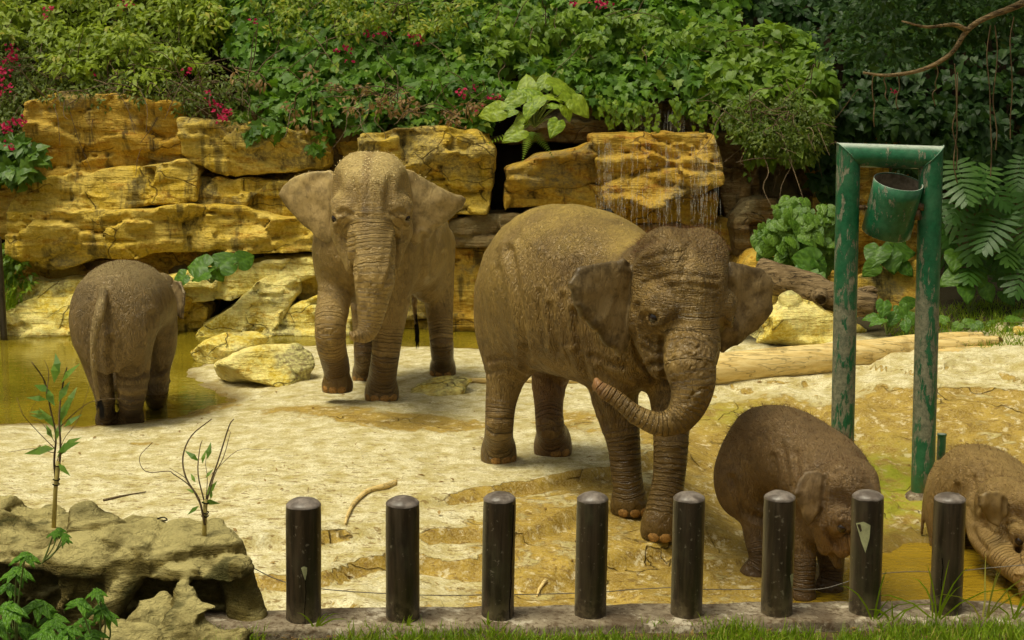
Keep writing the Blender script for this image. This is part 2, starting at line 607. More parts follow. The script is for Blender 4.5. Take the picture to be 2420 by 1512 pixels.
M_NAIL = plain('nail', (0.30, 0.155, 0.040), 0.55, 0.3, 0.4, 60)
M_EYE = plain('eye', (0.022, 0.012, 0.007), 0.12, 0.6, 0.2)
M_HAIR = plain('elephant_hair', (0.12, 0.058, 0.028), 0.8, 0.1)
M_TUFT = plain('tail_hair', (0.010, 0.008, 0.007), 0.7, 0.2)
M_TUSK = plain('tusk', (0.55, 0.45, 0.27), 0.45)
M_GRAIN = plain('sand_grain', (0.72, 0.58, 0.28), 0.8)


def uv_ball(n=10, m=7):
    V, q = [(0, 0, 1.0)], []
    for i in range(1, m):
        th = math.pi * i / m
        for j in range(n):
            a = 2 * math.pi * j / n
            V.append((math.sin(th) * math.cos(a), math.sin(th) * math.sin(a), math.cos(th)))
    V.append((0, 0, -1.0))
    t = []
    for j in range(n):
        t.append((0, 1 + j, 1 + (j + 1) % n))
        t.append((len(V) - 1, 1 + (m - 2) * n + (j + 1) % n, 1 + (m - 2) * n + j))
    for i in range(m - 2):
        for j in range(n):
            q.append((1 + i * n + j, 1 + (i + 1) * n + j, 1 + (i + 1) * n + (j + 1) % n, 1 + i * n + (j + 1) % n))
    return np.array(V), np.array(q), np.array(t)


BALL = uv_ball()


def rot_z(a):
    c, s = math.cos(a), math.sin(a)
    return np.array([[c, -s, 0], [s, c, 0], [0, 0, 1.0]])


def head_rot(yaw, pitch, roll=0.0):
    c, s = math.cos(pitch), math.sin(pitch)
    Ry = np.array([[c, 0, s], [0, 1, 0], [-s, 0, c]])
    c, s = math.cos(roll), math.sin(roll)
    Rx = np.array([[1, 0, 0], [0, c, -s], [0, s, c]])
    return rot_z(yaw) @ Ry @ Rx


def build_elephant(sp):
    h = sp['vox']
    O = np.array(sp['org'], float)
    Rb = rot_z(sp['heading'])
    f = Field(np.array(sp['lo']), np.array(sp['hi']), h)
    # trunk of the body: a loft along the heading
    st = np.array(sp['body'], float)                    # x, z centre, half width, half height
    xs = np.linspace(st[0, 0], st[-1, 0], 60)
    cs = catmull(st, 8)
    cs = cs[np.argsort(cs[:, 0])]
    Lb = O + (Rb @ np.array([st[0, 0], 0, 0]))
    pts = [O + Rb @ np.array([a[0], y, 0]) + np.array([0, 0, a[1] + z]) for a in st for y in (-a[2], a[2]) for z in (-a[3], a[3])]

    def body(x, y, z):
        px, py = x - O[0], y - O[1]
        lx = px * Rb[0, 0] + py * Rb[1, 0]
        ly = px * Rb[0, 1] + py * Rb[1, 1]
        zc, ry, rz = (np.interp(lx, cs[:, 0], cs[:, i]) for i in (1, 2, 3))
        qy, qz = ly / ry, (z - O[2] - zc) / rz
        e = sp.get('exp', 2.2)
        d = ((np.abs(qy) ** e + np.abs(qz) ** e) ** (1 / e) - 1) * np.minimum(ry, rz)
        ex = np.maximum(np.maximum(cs[0, 0] - lx, lx - cs[-1, 0]), 0)
        return np.where(ex > 0, np.sqrt(np.maximum(d, 0) ** 2 + ex ** 2), d)
    f.put(body, np.min(pts, 0), np.max(pts, 0), 0.05)
    for c, r in sp.get('masses', []):                   # hips, shoulders: local centre, radii
        f.ell(O + Rb @ np.array(c), r, Rb, sp.get('k_mass', 0.14))
    rings, nails = [], []
    for lg in sp['legs']:
        P = np.array([q[:3] for q in lg['pts']])
        r = [q[3] for q in lg['pts']]
        Q = f.chain(P, r, lg.get('k', 0.07), 4)
        rings.append((Q, lg.get('ring_from', 0.45)))
        if 'foot' in lg:
            c, fr, z0, ang, hgt = lg['foot']
            c = np.array(c, float)
            f.ell((c[0], c[1], z0 + hgt * 0.30), (fr, fr, hgt), None, 0.05, zmin=z0)
            for k in lg.get('nails', (-0.9, -0.3, 0.3, 0.9)):
                a = ang + k
                nails.append((np.array([c[0] + math.cos(a) * fr * 0.93, c[1] + math.sin(a) * fr * 0.93, z0 + 0.27 * fr]), a, fr))
    # head
    hc, hR, hs_ = np.array(sp['head'][0]), head_rot(*sp['head'][1]), sp['head'][2]

    def H(x, y, z):
        return hc + hR @ (np.array([x, y, z]) * hs_)

    def hell(c, r, k=0.06, cut=False):
        f.ell(H(*c), np.array(r) * hs_, hR, k * hs_, cut)

    def hcone(a, b, ra, rb, k=0.06):
        f.cone(H(*a), H(*b), ra * hs_, rb * hs_, k * hs_)
    f.cone(H(-0.30, 0, -0.02), np.array(sp['neck']), 0.30 * hs_, sp['neck_r'], 0.12)
    hell((-0.02, 0, 0.02), (0.34, 0.325, 0.36))
    for sgn in (-1, 1):
        hell((-0.02, sgn * sp.get('dome', 0.125), sp.get('dome_z', 0.23)), (0.23, 0.175, 0.20), 0.10)   # twin domes
    hcone((0.18, 0, 0.12), (0.345, 0, -0.22), 0.20, 0.138, 0.10)                # forehead to trunk root
    for sgn in (-1, 1):
        hell((0.17, sgn * 0.385, 0.13), (0.16, 0.12, 0.13), 0.12, True)         # temple hollow
    for sgn in (-1, 1):
        hell((0.17, sgn * 0.225, -0.07), (0.12, 0.075, 0.13), 0.10)          # orbit
        hcone((0.265, sgn * 0.195, 0.01), (0.185, sgn * 0.265, 0.005), 0.05, 0.05, 0.09)   # brow
        hcone((0.02, sgn * 0.19, -0.22), (0.17, sgn * 0.135, -0.46), 0.14, 0.085, 0.09)  # cheek
        hell((0.33, sgn * 0.13, -0.30), (0.09, 0.06, 0.15), 0.07)              # tusk sheath
    hcone((0.12, 0, -0.44), (0.33, 0, -0.60), 0.11, 0.045, 0.06)               # lower jaw
    for sgn in ((-1, 1) if hs_ > 0.9 else ()):
        f.cone(H(0.36, sgn * 0.145, -0.455), H(0.22, sgn * 0.225, -0.47), 0.022 * hs_, 0.018 * hs_, 0.025 * hs_, True)   # mouth line
    eyes = []
    for sgn in (-1, 1):
        e = (0.262, sgn * 0.278, -0.085)
        hell(e, (0.062, 0.05, 0.05), 0.03, True)
        for dz, rr in ((0.046, 0.021), (-0.046, 0.018)):                       # lids
            rr = rr if hs_ > 0.9 else rr * 0.7
            hcone((e[0] + 0.045, e[1] - sgn * 0.035, e[2] + dz * 0.3), (e[0] - 0.004, e[1] + sgn * 0.004, e[2] + dz), rr, rr, 0.02)
            hcone((e[0] - 0.004, e[1] + sgn * 0.004, e[2] + dz), (e[0] - 0.06, e[1] + sgn * 0.010, e[2] + dz * 0.2), rr, rr, 0.02)
        eyes.append(H(e[0] - 0.016, e[1] - sgn * 0.014, e[2]))
    # proboscis
    T = [np.append(H(0.28, 0, 0.10), 0.19 * hs_), np.append(H(0.36, 0, -0.20), 0.143 * hs_)] + [np.array(q) for q in sp['trunk']]
    T = np.array(T)
    Q = f.chain(T[1:, :3], T[1:, 3], 0.05, 4)
    Qr = catmull(T, 4)
    rings.append((Qr, 0.04))
    if 'tip' in sp:
        a, b, r = sp['tip']
        f.cone(a, b, r, r * 0.5, 0.02)
    ear_fns = []
    for e in sp['ears']:
        P = np.array(e['pts'])
        cen = P.mean(0)
        U, S_, W = np.linalg.svd(P - cen)
        nrm = W[2]
        if nrm[1] > 0:
            nrm = -nrm
        e1, e2 = W[0], np.cross(nrm, W[0])
        P2 = np.column_stack([(P - cen) @ e1, (P - cen) @ e2])
        pw = (P - cen) @ nrm
        A = np.column_stack([P2 ** 2, P2[:, :1] * P2[:, 1:]])
        sol, *_ = np.linalg.lstsq(np.vstack([A, 0.05 * np.eye(3)]), np.append(pw, np.zeros(3)), rcond=None)
        th, cup, sd = e.get('th', 0.017), e.get('cup', 0.05), e.get('seed', 1)
        size = np.abs(P2).max()

        def ear(x, y, z, cen=cen, e1=e1, e2=e2, nrm=nrm, sol=sol, P2=P2, th=th, cup=cup, sd=sd, size=size, flat=False):
            px, py, pz = x - cen[0], y - cen[1], z - cen[2]
            a = px * e1[0] + py * e1[1] + pz * e1[2]
            b = px * e2[0] + py * e2[1] + pz * e2[2]
            w = px * nrm[0] + py * nrm[1] + pz * nrm[2]
            g = sol[0] * a * a + sol[1] * b * b + sol[2] * a * b
            g = g + 0.35 * cup * vnoise(a / size * 2.2 + 5, b / size * 2.2, 0, sd) + 0.006 * vnoise(a * 12, b * 12, 0, sd + 3)
            sdp = poly_sd(a, b, P2) + 0.010 * vnoise(a * 14, b * 14, 0, sd + 9)
            if flat:
                return sdp
            g = g + cup * np.exp(-np.clip(-sdp, 0, 1) / 0.05) * 0.55
            return np.maximum(sdp, np.abs(w - g) * 0.9 - th)
        ear_fns.append(ear)
        ext = np.array([0.06, 0.06, 0.06])
        f.put(ear, P.min(0) - ext, P.max(0) + ext, 0.02)
    if 'tail' in sp:
        tl = np.array(sp['tail'])
        f.chain(tl[:, :3], tl[:, 3], 0.04, 4)
    for fn in sp.get('extra', []):
        fn(f)
    V, Qd = f.mesh(O)
    W = V + O
    N = normals_of(V, Qd)
    # loose skin: shallow folds in the surface itself
    lo_ = V @ Rb
    fold = vnoise(lo_[:, 0] * 9 + 2.2 * lo_[:, 2], lo_[:, 1] * 7, lo_[:, 2] * 2.2, 31)
    V = V + N * (((1 - np.abs(fold)) ** 3 - 0.3) * sp.get('fold', 0.008) * np.clip((lo_[:, 2] - 0.3) / 0.4, 0, 1))[:, None]
    # the deep creases of loose skin, where the photograph shows them
    rel = W - np.array([0, 0, CAMZ])
    tz = rel[:, 1] * CP - rel[:, 2] * SP
    pu, pv = 1209.5 + FPX * rel[:, 0] / tz, 756 - FPX * (rel[:, 1] * SP + rel[:, 2] * CP) / tz
    face = np.clip(-(N * rel).sum(1) / np.linalg.norm(rel, axis=1) * 3, 0, 1)
    dsp = np.zeros(len(W))
    for line, wd, dp in sp.get('creases', []):
        L_ = catmull(np.array(line, float), 6) if len(line) > 2 else np.array(line, float)
        d = np.full(len(W), 1e9)
        for i in range(len(L_) - 1):
            a, ba = L_[i], L_[i + 1] - L_[i]
            t = np.clip(((pu - a[0]) * ba[0] + (pv - a[1]) * ba[1]) / (ba @ ba + 1e-9), 0, 1)
            d = np.minimum(d, np.hypot(pu - a[0] - t * ba[0], pv - a[1] - t * ba[1]))
        dsp += dp * (0.55 * np.exp(-((d - 2.0 * wd) / wd) ** 2) - np.exp(-(d / wd) ** 2))
    V = V + N * (dsp * face)[:, None]
    me = mk_mesh('elephant_body', V, Qd)
    set_attr(me, 'bl', lo_, 'FLOAT_VECTOR')
    ring, rw = np.zeros(len(W)), np.zeros(len(W))
    for q, frm in rings:
        s0 = np.append(0, np.cumsum(np.linalg.norm(np.diff(q[:, :3], axis=0), axis=1)))
        best = np.full(len(W), 1e9)
        bs = np.zeros(len(W))
        for i in range(len(q) - 1):
            a, ba = q[i, :3], q[i + 1, :3] - q[i, :3]
            t = np.clip(((W - a) @ ba) / (ba @ ba + 1e-9), 0, 1)
            d = np.linalg.norm(W - a - t[:, None] * ba, axis=1) / (q[i, 3] + (q[i + 1, 3] - q[i, 3]) * t)
            mm = d < best
            best[mm] = d[mm]
            bs[mm] = (s0[i] + t * (s0[i + 1] - s0[i]))[mm]
        w = np.clip((1.75 - best) / 0.45, 0, 1) * np.clip((bs / s0[-1] - frm) / (0.07 if frm < 0.1 else 0.15), 0, 1)
        mm = w > rw
        rw[mm] = w[mm]
        ring[mm] = bs[mm]
    ew, ee = np.zeros(len(W)), np.zeros(len(W))
    for fn in ear_fns:
        w_ = 1 - np.clip(fn(W[:, 0], W[:, 1], W[:, 2]) / 0.02, 0, 1)
        ew = np.maximum(ew, w_)
        ee = np.maximum(ee, w_ * np.clip(1 + fn(W[:, 0], W[:, 1], W[:, 2], flat=True) / (0.07 * hs_), 0, 1))
    set_attr(me, 'rim', ee)
    set_attr(me, 'ear', ew)
    set_attr(me, 'headw', np.clip(2.6 - np.linalg.norm(W - hc, axis=1) / (0.22 * hs_), 0, 1))
    set_attr(me, 'ring', ring)
    set_attr(me, 'ringw', rw)
    nz = vnoise(W[:, 0] * 5, W[:, 1] * 5, W[:, 2] * 5, 50) * 0.25
    dust = sp['dust'](W, N, nz)
    set_attr(me, 'dust', np.clip(dust, 0, 1))
    set_attr(me, 'wet', np.clip(sp['wet'](W, N, nz), 0, 1))
    set_attr(me, 'pink', np.clip(sp['pink'](W, N, nz), 0, 1))
    root = empty('elephant', O, sp['label'], 'elephant', 'elephant herd in the enclosure')
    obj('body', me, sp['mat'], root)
    bv, bq, bt = BALL
    for c, a, fr in nails:
        mb = MB(O)
        R = rot_z(a)
        mb.add(c + (bv * np.array([0.10, 0.30, 0.26]) * fr) @ R.T, bq, bt)
        mb.build('toenail', M_NAIL, root)
    for e in eyes:
        mb = MB(O)
        mb.add(e + bv * (0.047 if hs_ > 0.9 else 0.054) * hs_, bq, bt)
        mb.build('eye', M_EYE, root)
    for a, b, r in sp.get('tusks', []):
        mb = MB(O)
        mb.tube([a, (np.array(a) + b) / 2, b], [r, r * 0.9, r * 0.5], 8)
        mb.build('tusk', M_TUSK, root)
    if 'tuft' in sp:
        mb = MB(O)
        p0, p1, wd, cnt = sp['tuft']
        p0, p1 = np.array(p0), np.array(p1)
        for i in range(cnt):
            s, e = rng.random(), rng.random()
            a = p0 + (p1 - p0) * s * 0.55 + rng.normal(0, wd * 0.2, 3)
            b = a + (p1 - p0) * (0.45 + 0.25 * e) + rng.normal(0, wd, 3) * np.array([1, 1, 0.3])
            c = (a + b) / 2 + rng.normal(0, wd * 0.3, 3)
            sd = np.array([0.004, 0.002, 0])
            mb.add([a - sd, a + sd, c + sd * 0.8, c - sd * 0.8, b], [(0, 1, 2, 3)], [(3, 2, 4)])
        mb.build('tail_tuft', M_TUFT, root)
    if 'grains' in sp:                                   # wood shavings and sand thrown over the head
        wt, cnt = sp['grains']
        w = np.clip(wt(W, N), 0, None)
        ids = rng.choice(len(W), cnt, p=w / w.sum())
        a = V[ids] + N[ids] * 0.004 + rng.normal(0, 0.006, (cnt, 3))
        t1 = rng.normal(0, 1, (cnt, 3))
        t1 -= (t1 * N[ids]).sum(1)[:, None] * N[ids] * 0.8
        t1 /= np.linalg.norm(t1, axis=1)[:, None]
        t2 = np.cross(N[ids], t1)
        L = (0.004 + 0.010 * rng.random(cnt) ** 2)[:, None]
        vv = np.stack([a - t1 * L, a + t1 * L, a + t2 * L * 0.8 + N[ids] * 0.004], 1).reshape(-1, 3)
        o = obj('sand', mk_mesh('sand_grains', vv, np.arange(cnt * 3).reshape(-1, 3), False), M_GRAIN, root)
        o['kind'] = 'stuff'
    if 'hair' in sp:
        wt, cnt, ln = sp['hair']
        w = np.clip(wt(W, N), 0, None)
        ids = rng.choice(len(W), cnt, p=w / w.sum())
        L = ln * (0.5 + rng.random(cnt))[:, None]
        a = V[ids] + rng.normal(0, 0.004, (cnt, 3))
        dr = N[ids] * 0.8 + rng.normal(0, 0.4, (cnt, 3)) - 0.5 * Rb[:, 0]
        sd = np.cross(dr, rng.normal(0, 1, (cnt, 3)))
        sd /= np.linalg.norm(sd, axis=1)[:, None]
        sd *= 0.0011
        vv = np.stack([a - sd, a + sd, a + dr * L], 1).reshape(-1, 3)
        hm = mk_mesh('elephant_hair', vv, np.arange(cnt * 3).reshape(-1, 3), False)
        o = obj('hair', hm, M_HAIR, root)
        o['kind'] = 'stuff'
    return root


def leg(pts, foot_px, fr, ang, top=None, nails=(-0.9, -0.3, 0.3, 0.9), hgt=None, k=0.07, gz=None, **kw):
    """pts: (u, v, Y, radius px); foot_px: (u, v) where the sole meets the ground, fr its radius in metres"""
    g = hit(*foot_px) if gz is None else np.array(gz)
    P = [tuple(at(u, v, Y)) + (pr(r, Y),) for u, v, Y, r in pts]
    hgt = hgt or fr * 1.15
    P.append((g[0], g[1], g[2] + hgt * 0.8, fr * 0.82))
    d = dict(pts=P, foot=((g[0], g[1]), fr, g[2] - 0.012, ang, hgt), nails=nails, k=k)
    d.update(kw)
    return d


def px(u, v, Y, r=None):
    p = tuple(at(u, v, Y))
    return p if r is None else p + (pr(r, Y),)


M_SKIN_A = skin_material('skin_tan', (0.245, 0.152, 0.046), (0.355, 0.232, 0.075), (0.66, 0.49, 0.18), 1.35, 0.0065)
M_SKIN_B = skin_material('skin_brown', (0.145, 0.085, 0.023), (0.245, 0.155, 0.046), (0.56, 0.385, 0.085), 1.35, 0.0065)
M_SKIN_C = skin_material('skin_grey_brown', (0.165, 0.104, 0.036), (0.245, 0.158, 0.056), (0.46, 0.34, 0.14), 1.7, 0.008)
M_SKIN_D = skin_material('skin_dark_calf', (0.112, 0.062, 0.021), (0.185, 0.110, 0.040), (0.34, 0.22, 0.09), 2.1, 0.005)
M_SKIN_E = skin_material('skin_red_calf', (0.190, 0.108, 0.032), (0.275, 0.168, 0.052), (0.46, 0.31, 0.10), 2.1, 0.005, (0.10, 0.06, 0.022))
DOWN = -math.pi / 2

# --- the tan elephant walking up to the camera, ears spread, head dusted with sand
fA = hit(902, 944)
hA = math.radians(-104)
OA = np.array([-1.30, 14.05, 0.0])
A = dict(
    vox=0.0135, org=OA, heading=hA, lo=(-2.35, 12.0, -0.1), hi=(-0.3, 15.3, 2.55), mat=M_SKIN_A,
    grains=(lambda W, N: np.clip((W[:, 2] - 2.0) / 0.2, 0, 1) ** 2 * np.clip(N[:, 2] + 0.1, 0, 1) * (W[:, 1] < 13.3), 900),
    label='tan elephant walking towards the camera with ears spread and sand on its head',
    creases=[([(999, 560), (998, 620), (990, 660), (972, 704)], 7, .022), ([(1046, 600), (1040, 650), (1012, 696)], 7, .018), ([(1030, 540), (1026, 600), (1018, 640)], 6, .012),
             ([(832, 560), (834, 610), (840, 650)], 6, .020), ([(934, 560), (929, 624), (914, 669)], 6, .020), ([(806, 522), (800, 540), (806, 560), (822, 566)], 5, .014), ([(950, 522), (956, 540), (950, 560), (936, 566)], 5, .014),
             ([(800, 505), (812, 498), (832, 508)], 5, .012), ([(956, 505), (944, 498), (926, 508)], 5, .012), ([(870, 600), (858, 700), (866, 760)], 5, .0), ([(838, 600), (834, 680), (842, 720)], 6, .014), ([(835, 430), (842, 470), (838, 500)], 9, .014), ([(922, 430), (915, 470), (919, 500)], 9, .014),
             ([(765, 640), (800, 650), (826, 690)], 6, .010), ([(760, 690), (790, 700), (822, 730)], 6, .010)],
    body=[(-0.98, 1.42, 0.10, 0.12), (-0.90, 1.42, 0.34, 0.36), (-0.65, 1.45, 0.52, 0.49), (-0.25, 1.45, 0.62, 0.53), (0.2, 1.44, 0.58, 0.54),
          (0.55, 1.45, 0.46, 0.50), (0.85, 1.50, 0.30, 0.40), (1.0, 1.52, 0.14, 0.22)],
    masses=[((-0.60, 0.30, 1.20), (0.30, 0.20, 0.40)), ((-0.60, -0.27, 1.20), (0.30, 0.20, 0.40)),
            ((0.55, 0.27, 1.30), (0.25, 0.17, 0.36)), ((0.55, -0.27, 1.30), (0.25, 0.17, 0.36))],
    legs=[leg([(928, 600, 13.45, 52), (925, 690, 13.4, 46), (917, 780, 13.38, 36), (909, 850, 13.36, 33)], (902, 942), 0.168, math.radians(-92)),
          dict(pts=[px(805, 580, 13.5, 56), px(793, 680, 13.3, 42), px(781, 765, 13.0, 37), px(783, 815, 13.05, 35), px(795, 870, 13.32, 32)],
               foot=(at(797, 900, 13.36)[:2], 0.150, at(797, 924, 13.36)[2], math.radians(-95), 0.17), nails=(-0.75, -0.1, 0.5)),
          leg([(1022, 580, 14.75, 55), (1034, 680, 14.7, 38), (1041, 770, 14.6, 29), (1044, 820, 14.55, 28)], (1046, 884), 0.142, math.radians(-105), nails=(-0.7, 0, 0.7)),
          leg([(866, 600, 14.7, 46), (862, 700, 14.6, 34), (860, 780, 14.5, 26), (860, 840, 14.4, 24)], (860, 896), 0.125, math.radians(-100), nails=(-0.7, 0, 0.7))],
    dome=0.105, dome_z=0.195, head=(px(877, 480, 12.80), (math.radians(-85), math.radians(4), 0), 1.12),
    neck=OA + np.array([-0.16, -0.75, 1.52]), neck_r=0.40,
    trunk=[px(884, 640, 12.33, 49), px(882, 690, 12.30, 41), px(877, 735, 12.28, 33), px(873, 765, 12.27, 27), px(862, 788, 12.24, 22), px(838, 795, 12.18, 12)],
    tip=(px(838, 794, 12.18), px(829, 786, 12.15), 0.03),
    ears=[dict(pts=[px(800, 415, 12.95), px(772, 402, 12.95), px(730, 406, 13.0), px(690, 415, 13.05), px(651, 459, 13.1), px(672, 487, 13.1), px(700, 520, 13.05),
                    px(742, 556, 13.0), px(775, 576, 12.95), px(786, 556, 12.9), px(796, 500, 12.9)], cup=-0.06, seed=3),
          dict(pts=[px(955, 400, 12.95), px(980, 404, 12.95), px(1020, 432, 13.0), px(1060, 452, 13.05), px(1101, 470, 13.1), px(1094, 492, 13.1), px(1050, 530, 13.05),
                    px(1010, 560, 13.0), px(978, 582, 12.95), px(966, 560, 12.9), px(958, 500, 12.9)], cup=-0.05, seed=8)],
    tail=[px(985, 600, 15.0, 12), px(978, 660, 15.05, 8), px(979, 720, 15.05, 6), px(983, 765, 15.0, 4)],
    tuft=(at(983, 740, 15.0), at(986, 815, 14.98), 0.013, 160),
    tusks=[(at(838, 645, 12.55), at(846, 668, 12.45), 0.016)],
    dust=lambda W, N, z: np.clip(N[:, 2] + z, 0, 1) * np.clip((W[:, 2] - 1.98) / 0.16 + z * 2.2, 0, 1) * (1 - np.exp(-(((W[:, 0] + 1.27) / 0.055) ** 2))) + 0.25 * np.clip((W[:, 2] - 0.7) / 0.7, 0, 1),
    wet=lambda W, N, z: 0.9 * np.clip((np.where(W[:, 1] > 14.1, 0.46, 0.50) - W[:, 2]) / 0.03, 0, 1) * (W[:, 1] > 12.8) + 0.8 * np.clip((0.62 - W[:, 2]) / 0.03, 0, 1) * (W[:, 1] < 12.8)
        + 0.8 * np.exp(-(((W[:, 0] + 1.275) / 0.05) ** 2)) * np.clip(1 - np.abs(W[:, 2] - 1.93) / 0.2, 0, 1) * (W[:, 1] < 12.9)
        + 0.6 * np.exp(-(((W[:, 0] + 1.262) / 0.03) ** 2)) * np.clip(1 - np.abs(W[:, 2] - 1.72) / 0.12, 0, 1) * (W[:, 1] < 12.9),
    pink=lambda W, N, z: 0.0 * z, fold=0.008)
build_elephant(A)

# --- the brown elephant curling up its trunk
hB = math.radians(-51)
OB = np.array([0.53, 10.66, -0.12])
B = dict(
    vox=0.0125, org=OB, heading=hB, lo=(-0.55, 8.45, -0.45), hi=(1.95, 11.9, 2.25), mat=M_SKIN_B,
    label='brown elephant holding its trunk curled up to the left, nearest to the wooden posts',
    creases=[([(1205, 590), (1214, 640), (1231, 738), (1240, 819), (1243, 858)], 9, .028), ([(1243, 822), (1277, 877), (1335, 915), (1390, 930)], 8, .014), ([(1358, 735), (1364, 807), (1387, 888), (1412, 955), (1430, 1005)], 8, .026),
             ([(1330, 700), (1338, 760), (1345, 810)], 7, .014), ([(1300, 720), (1305, 780), (1318, 830)], 7, .012), ([(1275, 690), (1276, 750), (1288, 810)], 7, .011), ([(1180, 640), (1172, 720), (1180, 790)], 9, .010), ([(1160, 850), (1195, 842), (1232, 852)], 6, .012), ([(1156, 880), (1195, 872), (1228, 884)], 6, .010),
             ([(1530, 612), (1565, 602), (1610, 598)], 5, .008), ([(1520, 672), (1560, 655), (1607, 648), (1693, 658)], 5, .008), ([(1540, 690), (1610, 672), (1690, 682)], 5, .007), ([(1626, 585), (1620, 620), (1612, 655)], 8, .010),
             ([(1508, 720), (1499, 775), (1508, 842), (1540, 892)], 6, .016), ([(1528, 800), (1545, 815), (1562, 812)], 5, .014), ([(1520, 818), (1545, 832), (1566, 830)], 5, .010), ([(1528, 868), (1546, 858), (1560, 862)], 6, .024),
             ([(1515, 755), (1528, 742), (1552, 748)], 5, .014), ([(1486, 625), (1520, 580), (1572, 562)], 8, .016), ([(1566, 800), (1566, 850), (1572, 900)], 7, .018), ([(1420, 870), (1450, 900), (1490, 912)], 7, .014), ([(1400, 840), (1440, 860), (1480, 866)], 7, .012),
             ([(1450, 1050), (1485, 1058), (1512, 1050)], 5, .008), ([(1448, 1090), (1485, 1098), (1514, 1090)], 5, .008), ([(1545, 1060), (1585, 1068), (1622, 1058)], 5, .008), ([(1545, 1110), (1585, 1118), (1618, 1108)], 5, .008), ([(1145, 985), (1180, 992), (1212, 984)], 5, .008), ([(1142, 1015), (1178, 1022), (1212, 1014)], 5, .008)],
    body=[(-0.99, 1.40, 0.10, 0.12), (-0.92, 1.41, 0.30, 0.38), (-0.72, 1.47, 0.43, 0.56), (-0.35, 1.54, 0.56, 0.64), (0.1, 1.52, 0.59, 0.64),
          (0.5, 1.45, 0.48, 0.58), (0.8, 1.42, 0.34, 0.46), (0.95, 1.42, 0.14, 0.2)],
    masses=[((-0.64, 0.20, 1.20), (0.29, 0.19, 0.40)), ((-0.64, -0.20, 1.20), (0.30, 0.20, 0.44)),
            ((0.58, 0.22, 1.24), (0.24, 0.15, 0.38)), ((0.58, -0.22, 1.24), (0.24, 0.15, 0.38))],
    legs=[leg([(1208, 780, 11.1, 66), (1198, 870, 11.05, 50), (1184, 950, 11.02, 37), (1179, 1010, 11.0, 34)], (1178, 1086), 0.148, math.radians(-66), nails=(-0.55, 0.05, 0.65)),
          leg([(1310, 830, 11.5, 58), (1298, 900, 11.5, 42), (1296, 960, 11.4, 34), (1300, 1010, 11.3, 35)], (1306, 1070), 0.160, math.radians(-60), nails=(-0.4, 0.2)),
          leg([(1440, 840, 10.4, 66), (1452, 940, 10.35, 56), (1472, 1040, 10.3, 41), (1480, 1120, 10.28, 37)], (1486, 1214), 0.142, math.radians(-70), nails=(-0.75, -0.1, 0.5)),
          leg([(1570, 840, 10.25, 62), (1585, 950, 10.1, 50), (1585, 1040, 9.95, 42), (1580, 1130, 9.88, 39)], (1562, 1266), 0.150, math.radians(-84), nails=(-0.6, 0, 0.6))],
    head=(px(1604, 690, 9.42), (math.radians(-72), math.radians(14), math.radians(-3)), 1.0),
    neck=OB + np.array([0.42, -0.52, 1.50]), neck_r=0.40,
    trunk=[px(1629, 850, 9.02, 63), px(1636, 905, 8.98, 54), px(1626, 955, 8.96, 45), px(1600, 990, 8.94, 36), px(1557, 1002, 8.93, 30), px(1505, 980, 8.93, 24),
           px(1455, 942, 8.95, 18), px(1412, 912, 8.97, 14)],
    tip=(px(1412, 912, 8.97), px(1411, 899, 8.97), 0.024),
    ears=[dict(pts=[px(1502, 632, 9.42), px(1473, 613, 9.36), px(1430, 619, 9.26), px(1373, 637, 9.16), px(1347, 670, 9.12), px(1353, 704, 9.13), px(1373, 747, 9.18),
                    px(1406, 781, 9.24), px(1433, 814, 9.30), px(1463, 839, 9.36), px(1480, 824, 9.38), px(1496, 787, 9.40), px(1510, 704, 9.42)], cup=-0.035, seed=5),
          dict(pts=[px(1706, 640, 9.5), px(1728, 620, 9.52), px(1764, 628, 9.58), px(1806, 641, 9.64), px(1823, 662, 9.68), px(1827, 731, 9.68), px(1803, 767, 9.64),
                    px(1759, 807, 9.58), px(1713, 835, 9.52), px(1700, 826, 9.5), px(1700, 790, 9.46), px(1708, 720, 9.46)], cup=-0.05, seed=11)],
    dust=lambda W, N, z: 0.85 * np.clip(N[:, 2] * 1.4 - 0.55 + z * 1.8, 0, 1) * np.clip((W[:, 2] - 1.45) / 0.35, 0, 1) * np.clip((W[:, 1] - 9.75) / 0.3, 0, 1)
        + 0.35 * np.clip((W[:, 2] - 0.9) / 0.6, 0, 1) * np.clip((0.35 - W[:, 0]) / 0.5, 0, 1) + 0.18 * (z + 0.3) * (W[:, 1] < 9.9),  # dusty back; left rump lightened in the colour as if lit
    wet=lambda W, N, z: 0.55 * np.clip((0.9 - W[:, 2]) / 0.5, 0, 1) * np.clip((W[:, 0] - 0.1) / 0.4, 0, 1) + 0.35 * np.clip(0.35 - W[:, 2], 0, 1),
    pink=lambda W, N, z: np.exp(-np.linalg.norm(W - at(1408, 906, 8.97), axis=1) / 0.06) + 0.35 * np.clip((W[:, 1] - 11.15) / 0.1, 0, 1) * np.clip((0.75 - W[:, 2]) / 0.2, 0, 1) * (W[:, 0] > 0.1),
    hair=(lambda W, N: np.clip((W[:, 2] - 1.80) / 0.1, 0, 1) * np.clip((9.85 - W[:, 1]) / 0.15, 0, 1), 2200, 0.03), fold=0.010)
build_elephant(B)

